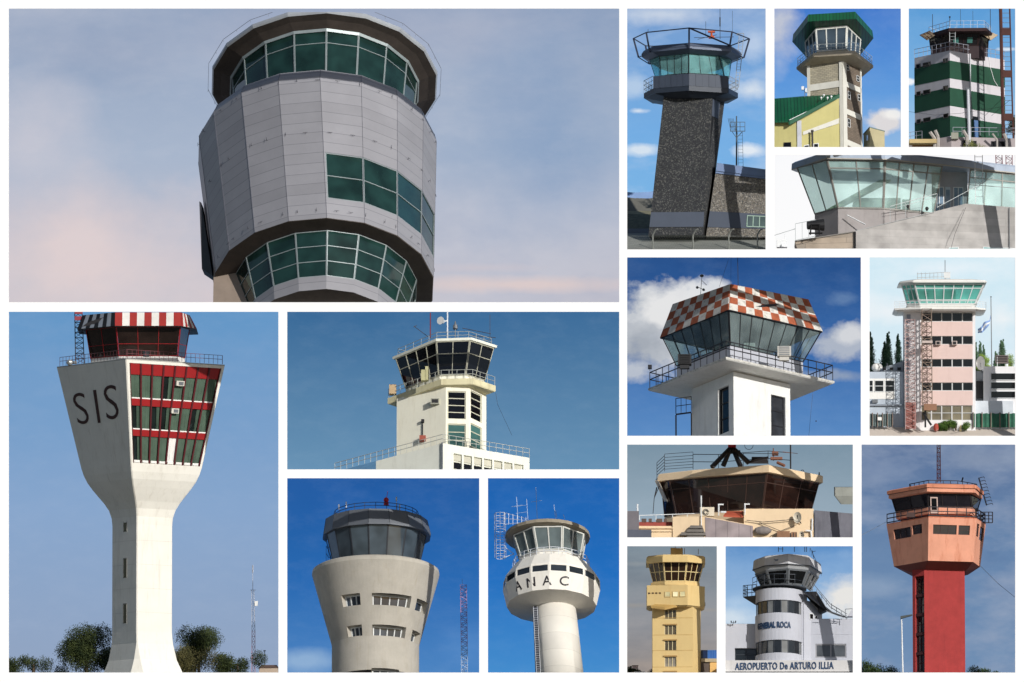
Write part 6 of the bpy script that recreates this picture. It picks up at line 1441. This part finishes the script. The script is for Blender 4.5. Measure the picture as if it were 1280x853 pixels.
# ================================================================ 13 yellow tower
def panel_13():
    p = Pan(OPEN[12], 6, (782, 680, 5.2), 6.8, 8.5)
    root = p.root('control_tower', 'mustard yellow tower with flat-topped cab and windows stacked down the shaft', 'control tower', (330, 853, 0))
    yl = M('mustard_wall', (214, 186, 128), .8, var=.05, stain=(190, 150, 84), st=.3); wf = M('yellow_white_frame', (206, 192, 150), .6)
    pl = [(170, -16), (432, -22), (486, 6), (486, 30), (170, 30)]
    lo, hi = level(p, pl, 880, 0, 1), level(p, pl, 385, 0, 1); f = F(lo[0], lo[1], hi[1], hi[0]); uu = lambda X: (X-170)/262.; vv = lambda Y: (880-Y)/495.
    hs = [(uu(247), uu(325), vv(b), vv(a)) for a, b in ((415, 480), (515, 582), (615, 684), (720, 790), (820, 868))]
    g = G(); g.wall(f, hs, 2.4); [g.quad(lo[i], lo[(i+1) % 5], hi[(i+1) % 5], hi[i]) for i in (1, 2, 3, 4)]; g.build('shaft', yl, root)
    for i, h in enumerate(hs):
        window(root, f.sub(*h).sub(0, 1, 0, 1, -1.9), Mglass('ochre_glass', (96, 84, 64)) if i < 3 else Mglass('dusty_glass', (150, 142, 128)), wf, 3, 1, bar=.9, depth=1.)
    for h in hs[:]: g = G(); g.patch(f, h[0]-.02, h[1]+.02, h[3]-.004, h[3]+.012, .1, 1.4); g.build('lintel', M('lintel_brown', (170, 136, 84), .8), root)
    for Y in (472, 582, 683, 790): g = G(); g.patch(f, 0, 1, vv(Y), vv(Y-3), .05, .15); g.build('joint', M('joint_yellow', (190, 154, 92), .8), root)
    # upper box with deep band
    ub = [(134, -24), (398, -34), (512, -6), (512, 40), (134, 40)]
    l2, h2 = level(p, ub, 386, 0, 1), level(p, ub, 255, 0, 1); g = G(); g.loft([grow(l2, .9, -2), l2, h2]); g.build('upper_box', yl, root)
    fu = F(l2[0], l2[1], h2[1], h2[0]); u2 = lambda X: (X-134)/264.; v2 = lambda Y: (386-Y)/131.
    for k, X in enumerate((250, 301, 347)):
        window(root, fu.sub(u2(X), u2(X+38), v2(332), v2(296), .3), Mglass('blind_pale' if k != 1 else 'blind_bright', (206, 196, 150) if k != 1 else (240, 232, 190), .5), yl, 1, 1, bar=.6, depth=.6)  # pale panes, the middle one paler
    for X in (142, 165, 188, 211): g = G(); g.patch(fu, u2(X), u2(X+14), v2(311), v2(301), .1, .35); g.build('vent_slot', M('slot_brown', (96, 76, 50), .8), root)
    g = G(); g.hexa([p.P(160, 405, -30), p.P(250, 418, -34), p.P(330, 400, -30), p.P(240, 385, -20)], [q+V((0, 0, 3)) for q in (p.P(160, 405, -30), p.P(250, 418, -34), p.P(330, 400, -30), p.P(240, 385, -20))]); g.build('underside_beam', M('beam_yellow', (180, 146, 84), .8), root)
    g = G(); g.box(p.P(500, 386, 0), (6, 8, 4)); g.build('dark_box', DARK, root)
    # cab
    cl = level(p, [(160, -12), (250, -28), (385, -28), (478, -10), (478, 36), (160, 36)], 256, 0, 1); cbt = level(p, [(175, -10), (252, -26), (380, -26), (468, -10), (468, 34), (175, 34)], 232, 0, 1); ct = level(p, [(142, -14), (242, -34), (392, -34), (502, -14), (502, 40), (142, 40)], 105, 0, 1)
    g = G(); g.loft([cl, lift(cl, 3.5), cbt]); g.build('collar', yl, root)
    cab(root, cbt, ct, [0, 1, 2, 3], {0: 3, 1: 3, 2: 3, 3: 1}, Mglass('cab_brown_glass', (48, 32, 22)), M('cream_mullion', (226, 204, 150), .6), vs=(.5,), bar=.9, depth=.8)
    rb = level(p, [(132, -18), (235, -42), (398, -42), (514, -18), (514, 46), (132, 46)], 106, 0, 1)
    g = G(); g.loft([rb, grow(rb, 1.0, 7.5), grow(rb, .94, 9.5)]); g.build('roof', yl, root)
    g = G(); g.box(p.P(305, 42, -10), (6, 6, 9)); g.box(p.P(343, 42, -8), (10, 6, 8)); g.build('roof_box', yl, root, weld=False)
    g = G(); [g.tube(p.P(X, 60, -8), p.P(X, Y, -8), .5, 4) for X, Y in ((322, 5), (360, 15), (380, 20), (470, 25))]; g.each('aerial', M('aerial_ochre', (150, 130, 96), .6), root)
    b = p.root('building', 'low terminal with blue glass strip at the right of the yellow tower', 'building', (550, 853, 0))
    lo, hi = level(p, [(488, 6), (640, 6), (640, 40), (488, 40)], 880, 0), level(p, [(488, 6), (640, 6), (640, 40), (488, 40)], 684, 0); g = G(); g.loft([lo, hi]); g.build('wall', M('wall_dark_warm', (96, 84, 76), .8), b)
    f = F(lo[0], lo[1], hi[1], hi[0])
    window(b, f.sub(0, .30, .72, 1., .2), Mglass('navy_pane', (20, 34, 66)), DARK, 1, 1, bar=.4, depth=.4); window(b, f.sub(.28, 1, .72, 1., .3), Mglass('blue_pane', (50, 96, 170)), M('blue_frame', (70, 120, 180), .5), 10, 1, bar=.5, depth=.5)
    g = G(); g.patch(f, 0, 1, .60, .715, .1, 2.5); g.build('canopy', M('canopy_grey_tan', (176, 160, 130), .7), b)
    g = G(); g.patch(f, .38, 1, 0, .60, .1, 1.2); g.build('peach_front', M('peach_wall', (232, 186, 116), .8), b)  # peach patch over the right part of the lower wall
    tree(p, (90, 880, 40), 17, 44, Mleaf('leaf_dark'), 'dark treeline at the bottom left of the yellow tower', 71, 'low', leaf=1., dens=3, name='bush', cat='bush')
    tree(p, (30, 880, 42), 14, 40, Mleaf('leaf_dark'), 'low bushes at the bottom left corner under grey clouds', 72, 'low', leaf=1., dens=3, name='bush', cat='bush')
    v = p.root('van', 'white van parked in front of the dark treeline', 'van', (85, 853, 20)); 
    c = p.P(85, 840, 20); g = G(); g.loft([[c+V((-8, -3, -2)), c+V((8, -3, -2)), c+V((8, 3, -2)), c+V((-8, 3, -2))], [c+V((-8, -3, 0)), c+V((8, -3, 0)), c+V((8, 3, 0)), c+V((-8, 3, 0))], [c+V((-6, -2.6, 2.6)), c+V((7.5, -2.6, 2.6)), c+V((7.5, 2.6, 2.6)), c+V((-6, 2.6, 2.6))]]); g.build('body', WHITE, v)
    g = G(); g.box(c+V((0, -3, 1.2)), (11, .5, 1.3)); g.build('window', GLD, v)
    for dx in (-5, 5): g = G(); g.tube(c+V((dx, -3.2, -2.2)), c+V((dx, -2, -2.2)), 1.4, 10); g.build('wheel', BLACK, v)
    g = p.root('ground_hut', 'tiny white hut among the treeline left of the yellow tower', 'hut', (60, 820, 45)); q = G(); q.box(p.P(60, 798, 30), (7, 4, 3)); q.build('wall', M('hut_pink', (206, 176, 166), .8), g); q = G(); q.box(p.P(60, 789, 30), (8, 5, .8)); q.build('roof', M('shed_roof'), g)
    sky(p, 18, (126, 142, 154), (160, 148, 140), mid=(.35, (150, 150, 154)), clouds=[(80, 130, 120, 18, (150, 156, 160), .5, .9, .3), (60, 400, 110, 22, (160, 154, 146), .5, .9, .3), (540, 430, 90, 16, (160, 154, 148), .5, .9, .3)], noise=[((98, 112, 126), .6, .12, 3.5, .45, .65), ((156, 152, 152), .4, .16, 4, .5, .68)])
panel_13()

# ================================================================ 14 white rounded tower with terminal lettering
def panel_14():
    p = Pan(OPEN[13], 12, (905, 681, 5.233), 6.6, 9)
    wh = M('cool_white_wall', (182, 184, 192), .8, var=.06, stain=(150, 148, 150), st=.35); dk = M('dark_steel_blue', (44, 50, 58), .5, .2); navy = M('navy_letter', (34, 60, 92), .6)
    b = p.root('building', 'long white terminal front with dark blue wall lettering below the round tower', 'building', (420, 840, -30))
    def F4(X0, X1, Y0, Y1, d0, d1=None): d1 = d0 if d1 is None else d1; a, c = p.P(X0, Y0, d0), p.P(X1, Y0, d1); z = p.z(Y1, d0); return F(a, V((c.x, c.y, a.z)), V((c.x, c.y, z)), V((a.x, a.y, z)))
    fl = F4(-30, 215, 800, 512, 6); fr = F4(505, 880, 800, 478, 2)
    g = G(); g.wall(fl, [(.39, 1., .17, .45)], 5); g.patch(fl, 0, 1, .995, 1.0, -40, 0); g.build('left_wall', wh, b)
    window(b, fl.sub(.39, 1, .17, .45, -4.5), Mglass('loggia_glass', (34, 40, 44)), dk, 2, 2, bar=.9, depth=.9)
    g = G(); g.wall(fr, [(.235, .775, .21, .49)], 2.5); g.patch(fr, 0, 1, .995, 1.0, -40, 0); g.patch(fr, .0, 1.03, .68, .69, .05, .3); g.build('right_wall', wh, b)
    window(b, fr.sub(.235, .775, .21, .49, -2.), Mglass('curtain_grey_glass', (84, 88, 92)), M('frame_greywhite', (150, 150, 154), .6), 2, 1, bar=1.6, depth=1.)
    fs_ = F4(-30, 880, 818, 745, -32); g = G(); g.hexa(fs_.c, [q+V((0, 42, 0)) for q in fs_.c]); g.build('sign_band', M('sign_band_white', (196, 194, 192), .8, var=.05, stain=(150, 146, 140), st=.4), b)
    text(b, 'AEROPUERTO De ARTURO ILLIA', lambda u, v, w: fs_.p((30+62+(708-62)*u)/910., .12+.66*v+u*.10, .3+w*1.2), navy, off=.028, sp=1.1)
    g = G(); q = F4(-30, 880, 900, 819, -30); g.hexa(q.c, [v+V((0, 6, 0)) for v in q.c]); g.build('under_band_front', M('under_band', (110, 112, 116), .8), b)  # grey upright front below the sign band
    window(b, q.sub(.78, .96, .2, 1., .3), GLD, dk, 2, 1, bar=.8, depth=.6)
    root = p.root('control_tower', 'rounded white tower with curved window strips and dark octagonal cab', 'control tower', (355, 800, -10))
    cx, r, n = 355, 157, 40
    def cyl(Y, rr=r, m=n, ph=0.): return p.ring(cx, Y, rr, m, ph)
    # Y of ring centre = front edge + r*s*..., front edge given
    e = r*p.s
    g = G(); bands = [(860, 694), (610, 433), (350, 272)]
    for a, c in bands: g.loft([cyl(a+e), cyl(c+e)])
    g.build('curved_wall', wh, root, smooth=False)
    for a, c in ((694, 610), (433, 350)):
        lo, hi = cyl(a+e, r-9, 20, R(4)), cyl(c+e, r-9, 20, R(4))
        for k in [16, 17, 18, 19, 0, 1, 2, 3, 4, 15]:
            m = ('strip_glass_dark', (40, 44, 48)) if k % 3 else ('strip_glass_pale', (120, 122, 122)); window(root, F(lo[k], lo[(k+1) % 20], hi[(k+1) % 20], hi[k]), Mglass(*m), dk, 1, 1, bar=.8, depth=.5)
        g = G(); g.loft([lift(grow(lo, .96), 0), lift(grow(hi, .96), 0)]); g.build('inner_core', BLACK, root)
    rr_ = p.u(r)+.35; z0, z1 = cyl(534+e)[0].z, cyl(492+e)[0].z
    for wd, a0, a1 in (('GENERAL', -62, -9.5), ('ROCA', -6, 27.5)):
        text(root, wd, lambda u, v, w, a0=a0, a1=a1: V((p.x(cx)+(rr_+w*1.2)*sin(R(a0+(a1-a0)*u)), -(rr_+w*1.2)*cos(R(a0+(a1-a0)*u)), z0+(z1-z0)*v)), navy, off=.045, sp=1.06)
    g = G(); q = F4(500, 540, 800, 300, -8, -2); g.hexa(q.c, [v+V((0, 30, 0)) for v in q.c]); g.tube(q.p(.35, 0, .8), q.p(.35, 1, .8), .7, 5); q = F4(538, 640, 800, 360, -2, 14); g.hexa(q.c, [v+V((0, 20, 0)) for v in q.c]); g.build('side_wall', wh, root, weld=False)
    window(root, q.sub(.15, .42, .73, .82, .2), GLD, WMETAL, 1, 1, bar=.8, depth=.5); window(root, q.sub(.5, .68, .73, .80, .2), GLD, WMETAL, 1, 1, bar=.8, depth=.5)
    # balcony ring and cab
    bt = p.hz([(300, 262), (410, 252), (505, 264)], -26); 
    pr = p.ring(360, 258+26, 180, 16, R(10)); g = G(); g.loft([lift(pr, -1.2), pr]); g.build('balcony', M('balcony_dark', (60, 64, 70), .7), root)
    railing(root, pr[11:]+pr[:3], 13, dk, rails=(1., .5), sp=9, r=.45)
    ct = p.hz([(265, 128), (415, 98), (552, 118), (640, 230)], -28); ct = [p.hz([(265, 128), (188, 168)], -28)[1]]+ct
    ct = [V((p.x(X), d, ct[0].z)) for X, d in ((190, 2), (262, -24), (412, -38), (552, -26), (634, 22), (520, 52), (260, 44))]
    cb = [V((p.x(X), d, pr[0].z+1)) for X, d in ((248, 2), (300, -18), (410, -26), (505, -18), (560, 18), (470, 40), (290, 32))]
    hd = [a.lerp(b_, .80) for a, b_ in zip(cb, ct)]
    cab(root, cb, hd, [0, 1, 2, 3], {0: 1, 1: 1, 2: 1, 3: 3}, Mglass('cab_black_glass', (18, 20, 22)), M('cab_grey_frame', (104, 108, 112), .5), bar=2.2, depth=1.2)
    g = G(); g.loft([hd, ct], False, False); g.build('window_head', M('head_grey', (160, 162, 164), .7), root)
    r0 = grow(ct, 1.03); r1 = lift(grow(ct, 1.0), 11.5)
    g = G(); g.loft([grow(ct, .96, -.3), r0, r1, grow(r1, .93, 2.2)]); g.build('roof', M('roof_greywhite', (196, 197, 200), .8, var=.08, stain=(120, 120, 126), st=.5), root)
    g = G(); g.path([q_+V((0, -.4, 0)) for q_ in r0], .7, 4, loop=True); g.build('roof_edge', dk, root)
    rp = [p.P(560, 40, -10), p.P(640, 200, 40)]
    g = G()
    for k in range(7): a = rp[0].lerp(rp[1], k/6); g.tube(a, a+V((0, 0, 5)), .3, 3)
    g.tube(rp[0]+V((0, 0, 5)), rp[1]+V((0, 0, 5)), .3, 3); [g.tube(p.P(X, 40, -10), p.P(X, 8, -10), .6, 4) for X in (352, 380, 457, 525, 537)]; g.tube(p.P(352, 20, -10), p.P(385, 22, -10), .4, 4); g.tube(p.P(585, 80, 0), p.P(575, 30, 0), .4, 4); g.tube(p.P(572, 40, 0), p.P(598, 36, 0), .4, 4); g.each('roof_aerial', M('aerial_greyblue', (110, 122, 136), .6), root)
    g = G(); c = p.P(335, 90, -42); g.box(c, (4, 3, 2)); g.tube(c+V((-3, 0, 1)), c+V((3, 0, 0)), .5, 4); g.build('floodlight', dk, root, weld=False)
    # left landing and the stair bridge on the right
    q = [p.P(122, 340, 10), p.P(205, 330, -8), p.P(205, 345, 20), p.P(150, 350, 30)]; g = G(); g.loft([[q[0], p.P(200, 388, -4), p.P(200, 388, 16), q[3]], lift(q, 1)]); g.build('left_landing', dk, root)
    railing(root, [q[1]+V((0, 0, 1)), q[0]+V((0, 0, 1)), q[3]], 14, dk, rails=(1., .6, .3), sp=7, r=.5)
    st = p.root('stair_bridge', 'dark steel stair bridge descending from the cab to the right-hand roof', 'stairs', (640, 420, 0))
    A, B, C = p.P(505, 300, -24), p.P(660, 425, 0), p.P(760, 462, 10); wv = V((9, 16, 0))
    for a, c in ((A, B), (B, C)): g = G(); g.hexa([a, c, c+wv, a+wv], [v+V((0, 0, 1.6)) for v in (a, c, c+wv, a+wv)]); g.build('deck', DARK, st)
    g = G(); tris = [A+V((0, 0, 0)), p.P(560, 330, -18), p.P(660, 425, 0), p.P(600, 400, -10)]; g.hexa([p.P(508, 298, -20), p.P(600, 300, 0), p.P(672, 420, 2), p.P(620, 442, 0)], [v+V((2, 10, 0)) for v in (p.P(508, 298, -20), p.P(600, 300, 0), p.P(672, 420, 2), p.P(620, 442, 0))]); g.build('soffit_plate', DARK, st)
    for a, c in (((560, 225), (690, 380)), ((690, 380), (800, 445)), ((612, 300), (690, 400)), ((690, 400), (790, 462)), ((660, 425), (780, 470))): g = G(); g.tube(p.P(*a, -22), p.P(*c, -10), .5, 4); g.build('handrail', M('rail_grey3', (110, 114, 120), .5, .2), st)
    for k in range(8): t = k/7; g = G(); a = p.P(570+225*t, 250+200*t+12*sin(t*3), -20+10*t); g.tube(a, a-V((0, 0, 9-3*t)), .5, 4); g.build('rail_post', M('rail_grey3'), st)
    g = G(); g.tube(p.P(790, 415, -5), p.P(838, 412, -5), .5, 4); g.tube(p.P(790, 460, -5), p.P(790, 415, -5), .6, 4); g.build('end_rail', M('rail_grey3'), st, weld=False)
    g = G(); g.hexa([p.P(805, 462, 4), p.P(870, 462, 4), p.P(870, 370, 4), p.P(838, 412, 4)], [v+V((0, 10, 0)) for v in (p.P(805, 462, 4), p.P(870, 462, 4), p.P(870, 370, 4), p.P(838, 412, 4))]); g.build('parapet_end', wh, b)
    g = G(); g.tube(p.P(560, 225, -22), p.P(575, 290, -22), .5, 4); g.tube(p.P(590, 235, -22), p.P(560, 290, -22), .5, 4); g.build('brace', M('brace_white', (130, 134, 138), .6), st, weld=False)
    a = p.root('antenna', 'small dark three-pronged aerial on the left roof edge', 'antenna', (56, 512, 0)); g = G(); c = p.P(56, 512, 0); g.tube(c, c+V((0, 0, 4)), .5, 4); [g.tube(c+V((dx, 0, 1.5)), c+V((dx*1.1, 0, 4)), .8, 5) for dx in (-2.6, 2.6)]; g.tube(c+V((-2.6, 0, 1.5)), c+V((2.6, 0, 1.5)), .4, 4); g.build('prongs', dk, a, weld=False)
    sky(p, 24, (84, 138, 196), (214, 222, 226), mid=(.5, (160, 192, 224)), clouds=[(790, 350, 230, 170, (232, 230, 226), .98, .7, .3), (60, 480, 190, 90, (214, 226, 236), .8, .9, .3), (80, 380, 110, 60, (178, 204, 230), .7, .9, .3)], noise=[((160, 192, 226), .4, .12, 2, .45, .65)])
panel_14()

# ================================================================ 15 red tower with salmon cab
def panel_15():
    p = Pan(OPEN[14], 10, (1075, 553, 2.919), 8.2, 11)
    root = p.root('control_tower', 'slender red tower carrying a salmon pink balcony storey and dark cab', 'control tower', (290, 870, 0))
    red = M('brick_red_paint', (160, 56, 54), .9, var=.16, scale=2, stain=(128, 44, 46), st=.5); sal = M('salmon_wall', (222, 156, 128), .85, var=.12, stain=(184, 106, 74), st=.75); dk = M('iron_black', (34, 32, 40), .6, .2)
    pl = [(184, -14), (226, -27), (375, -18), (340, 34), (200, 34)]
    lo, hi = level(p, pl, 900, 0, 1), level(p, pl, 452, 0, 1); f0, f1 = F(lo[0], lo[1], hi[1], hi[0]), F(lo[1], lo[2], hi[2], hi[1])
    g = G(); h = [(.22, .98, .0, .94)]; g.wall(f0, h, 6, mr=0); [g.quad(lo[i], lo[(i+1) % 5], hi[(i+1) % 5], hi[i]) for i in (1, 2, 3, 4)]; g.build('shaft', red, root)
    fs0 = f0.sub(.22, .98, 0, .94)
    for k in range(6):
        window(root, fs0.sub(0, 1, k/6+.01, (k+1)/6-.012, -3.4), Mglass('maroon_glass', (40, 20, 24)), M('maroon_dark', (62, 26, 30), .7), 2, 2, bar=1., depth=1.)
        g = G(); g.patch(fs0, 0, 1, k/6-.012, k/6+.012, -3.6, -1.); g.build('floor_edge', M('edge_red_grey', (72, 38, 40), .8), root)
    # flared storey
    B0 = level(p, [(182, -8), (226, -24), (378, -16), (390, 10), (340, 34), (200, 34)], 462, 0, 1)
    B1 = level(p, [(118, 0), (238, -48), (404, -38), (434, 2), (350, 48), (180, 48)], 424, 0, 1)
    B2 = level(p, [(92, 4), (240, -56), (416, -44), (456, 6), (360, 56), (160, 56)], 266, 0, 1)
    g = G(); g.loft([B0, B1], True, False); g.build('underside', M('underside_red_brown', (120, 64, 56), .8), root)
    fa = faces(B1, B2); H = {0: [(.14, .56, .62, .86), (.60, .84, .66, .88)], 1: [(.10, .60, .62, .84), (.64, .88, .62, .84)], 2: [(.12, .40, .62, .92), (.48, .9, .58, .90)]}
    g = G()
    for k, f in enumerate(fa):
        if k in H: g.wall(f, H[k], 2)
        else: g.quad(*f.c)
    g.add(B2, [tuple(range(6))]); g.build('lower_storey', sal, root)
    for k, hs in H.items():
        for j, h_ in enumerate(hs): window(root, fa[k].sub(*h_).sub(0, 1, 0, 1, -1.7), Mglass('slate_glass', (36, 34, 40)), M('window_brown', (60, 40, 40), .6), 3 if j == 0 else 1, 1 if j == 0 else 2, bar=.8, depth=.8)
    g = G(); g.loft([grow(B2, 1.0), lift(grow(B2, 1.0), 1.), lift(grow(B2, .985), 1.6)]); g.build('balcony_rim', M('rim_salmon', (206, 126, 96), .8, stain=(130, 70, 50), st=.8), root)
    top = lift(grow(B2, .99), 1.6)
    railing(root, [top[0], top[1], top[2]], 12, dk, rails=(1., .55, .1), sp=12, r=.75); railing(root, [top[2], top[3], top[4]], 12, dk, rails=(1., .55, .1), sp=12, r=.75)
    # cab
    cb = level(p, [(128, 4), (240, -38), (400, -32), (425, 4), (340, 44), (180, 44)], 254, 0, 1); wb = level(p, [(126, 4), (240, -38), (402, -32), (424, 4), (340, 44), (180, 44)], 226, 0, 1); ct = level(p, [(112, 2), (238, -44), (395, -38), (438, 4), (345, 50), (165, 50)], 178, 0, 1)
    g = G(); g.loft([V_ for V_ in (cb, wb)]); g.build('base_wall', sal, root)
    cab(root, wb, ct, [0, 1, 2, 3], {0: 2, 1: 3, 2: 1, 3: 2}, Mglass('cab_night_glass', (30, 28, 34)), M('cab_black_frame', (34, 28, 32), .6), bar=1.1, depth=.9)
    fd = F(cb[1], cb[2], ct[2], ct[1]); g = G(); d = G(); d.patch(fd, .06, .23, 0, .82, .9, 1.3); dd = d.build('door', M('door_salmon_white', (206, 180, 168), .6), root); g.patch(fd, .085, .205, .2, .76, 1.3, 1.5); g.build('door_glass', GLD, dd)
    g = G(); g.box(p.P(176, 258, -44), (10, 5, 6)); g.build('air_conditioner', M('ac_brown', (70, 50, 46), .7), root)
    r0 = level(p, [(100, 2), (236, -52), (412, -44), (444, 4), (350, 58), (160, 58)], 172, 0, 1)
    g = G(); g.loft([grow(r0, .95, -1), r0, grow(r0, 1.0, 5)]); g.build('roof_lower', sal, root); g = G(); g.loft([grow(r0, 1.03, 5), grow(r0, 1.035, 9), grow(r0, .97, 10.5)]); g.build('roof_upper', M('roof_salmon', (216, 140, 108), .8, stain=(140, 80, 58), st=.6), root)
    g = G(); q_ = grow(r0, 1.01, 4.6); g.loft([q_, lift(q_, .9)]); g.build('roof_joint', dk, root)  # black ring where the two roof layers meet
    rr = [V((v.x, v.y, r0[0].z+10)) for v in level(p, [(178, 10), (245, -20), (352, -16), (425, 10), (360, 40), (190, 40)], 140, 0)]
    railing(root, lift(rr, 1), 8.5, dk, rails=(1., .5), sp=9, r=.6, loop=True)
    m = G(); lattice(m, p.P(285, 140, 5), p.P(285, -15, 5), 4.5, 4, 10, .5, .4); m.build('antenna_mast', M('mast_red_brown', (150, 84, 88), .6), root, weld=False)
    g = G(); a0, a1 = p.P(432, 150, 8), p.P(460, 225, 8)
    g.tube(p.P(432, 125, 8), a1, .9, 5)
    for k in range(9): c = p.P(430, 128, 8).lerp(a1, k/8.); g.path([c+V((0, 0, 1)), c+V((7, -1, 2.5)), c+V((8, -1, .5))], .5, 4)
    g.build('yagi_antenna', dk, root, weld=False)
    q = [p.P(440, 290, 6), p.P(482, 290, 6), p.P(482, 290, 22), p.P(440, 290, 22)]; g = G(); g.loft([q, lift(q, 1)]); g.build('side_basket', dk, root); railing(root, lift(q, 1), 13, dk, rails=(1., .66, .33), sp=5, r=.5, loop=True)
    g = G(); g.path([p.P(372, 122, -10), p.P(367, 138, -10)], 1, 5); g.build('roof_lamp', dk, root)
    w = p.root('guy_wire', 'thin dark wire sloping down right of the red tower', 'wire', (500, 500, 20)); g = G(); g.path([p.P(430, 440, 20), p.P(500, 510, 20), p.P(580, 575, 20)], .3, 3); g.build('wire', DARK, w)
    w = p.root('guy_wire', 'faint wire running left from the salmon balcony', 'wire', (60, 320, 20)); g = G(); g.path([p.P(95, 285, 20), p.P(0, 335, 20), p.P(-20, 342, 20)], .25, 3); g.build('wire', STEEL, w)
    l = p.root('street_lamp', 'white street lamp post left of the red shaft', 'street lamp', (146, 870, -20)); g = G(); g.tube(p.P(147, 870, -20), p.P(143, 640, -20), 1.1, 7, .8); g.build('post', WMETAL, l)
    g = G(); a = p.P(139, 634, -20); b_ = p.P(182, 626, -20); g.hexa([a+V((0, -2.5, -1.5)), b_+V((0, -2, 0)), b_+V((0, 2, 0)), a+V((0, 2.5, -1.5))], [a+V((0, -2.5, 2)), b_+V((0, -2, 1.6)), b_+V((0, 2, 1.6)), a+V((0, 2.5, 2))]); g.build('lamp_head', M('lamp_dark', (60, 66, 66), .5), l)
    lf = Mleaf('leaf_deep', (36, 52, 30), (70, 88, 46))
    tree(p, (50, 885, 40), 30, 74, lf, 'dark leafy tree at the bottom left of the red tower', 81, 'low', leaf=1.2, dens=4); tree(p, (460, 885, 40), 23, 40, lf, 'small dark tree right of the red shaft', 82, 'low', leaf=1.2, dens=3)
    tree(p, (120, 888, 45), 18, 30, lf, 'low foliage behind the street lamp', 83, 'low', leaf=1.2, dens=3, name='bush', cat='bush')
    sky(p, 26, (92, 116, 154), (112, 142, 178), mid=(.5, (104, 134, 172)), clouds=[(450, 60, 200, 60, (136, 150, 174), .6, .9, .15), (80, 100, 160, 60, (128, 146, 176), .6, .9, .15), (40, 520, 180, 60, (146, 166, 192), .6, .9, .15)], noise=[((150, 164, 188), .75, .13, 2.2, .48, .66), ((78, 106, 150), .6, .08, 1.8, .5, .7)])
panel_15()
# ---------------------------------------------------------------- the white wall with its openings, ground, light, camera
def white_wall():
    boxes = [p for p in OPEN]
    X0, Y0, X1, Y1 = -3, -3, 1283, 861
    xs = sorted({X0, X1} | {b[0] for b in boxes} | {b[2] for b in boxes}); ys = sorted({Y0, Y1} | {b[1] for b in boxes} | {b[3] for b in boxes})
    W = lambda px, py, d: V((px-640, d, 426.5+426.5-py-.0))
    g = G(); T = 5.
    for i in range(len(xs)-1):
        for j in range(len(ys)-1):
            cx, cy = (xs[i]+xs[i+1])/2, (ys[j]+ys[j+1])/2
            if any(b[0] < cx < b[2] and b[1] < cy < b[3] for b in boxes): continue
            for d in (0, T):
                g.quad(W(xs[i], ys[j], d), W(xs[i+1], ys[j], d), W(xs[i+1], ys[j+1], d), W(xs[i], ys[j+1], d))
    for b in boxes+[(X0, Y0, X1, Y1)]:
        q = [(b[0], b[1]), (b[2], b[1]), (b[2], b[3]), (b[0], b[3])]
        for a, c in zip(q, q[1:]+q[:1]): g.quad(W(*a, 0), W(*c, 0), W(*c, T), W(*a, T))
    o = g.build('wall', M('white_wall', (250, 250, 250), .7, var=.015, bump=.02), None)
    tag(o, 'broad white wall with fifteen rectangular openings of different sizes', 'wall', None, 'structure')
white_wall()
g = G(); g.box((0, 0, -13), (60000, 60000, 10)); 
gr = g.build('ground', M('ground_gravel', (84, 80, 74), .95, var=.25, scale=.3), None); tag(gr, None, None, None, 'structure')

SUN_AZ, SUN_EL = 37.5, 29      # degrees to the right of the camera's back, and up
w = bpy.data.worlds.new('World'); scene.world = w; w.use_nodes = True
nt = w.node_tree; bg = nt.nodes['Background']; st = nt.nodes.new('ShaderNodeTexSky'); st.sky_type = 'NISHITA'; st.sun_disc = False
st.sun_elevation = R(SUN_EL); st.altitude = 100; st.air_density = 1.; st.dust_density = 1.2
bg.inputs[1].default_value = SKYSTR
nt.links.new(st.outputs[0], bg.inputs[0])
dirv = V((sin(R(SUN_AZ))*cos(R(SUN_EL)), -cos(R(SUN_AZ))*cos(R(SUN_EL)), sin(R(SUN_EL))))   # towards the sun
st.sun_rotation = math.atan2(dirv.x, dirv.y)
sl = bpy.data.lights.new('sun', 'SUN'); sl.energy = SUNSTR; sl.angle = R(.8); sl.color = (1., .975, .94)
so = bpy.data.objects.new('sun', sl); COL.objects.link(so); so.rotation_euler = dirv.to_track_quat('Z', 'Y').to_euler(); so.location = dirv*200
cam = bpy.data.cameras.new('camera'); co = bpy.data.objects.new('camera', cam); COL.objects.link(co)
co.location = (0, -DIST, 42.65); co.rotation_euler = (R(90), 0, 0)
cam.sensor_width = 36; cam.lens = 36*DIST/128.; cam.clip_start = 10; cam.clip_end = 20000
scene.camera = co
vs_ = scene.view_settings; vs_.view_transform = 'Standard'; vs_.look = 'None'; vs_.exposure = EXPO; vs_.gamma = 1; vs_.use_curve_mapping = False
scene.cycles.max_bounces = 6; scene.cycles.transparent_max_bounces = 12; scene.cycles.use_denoising = True
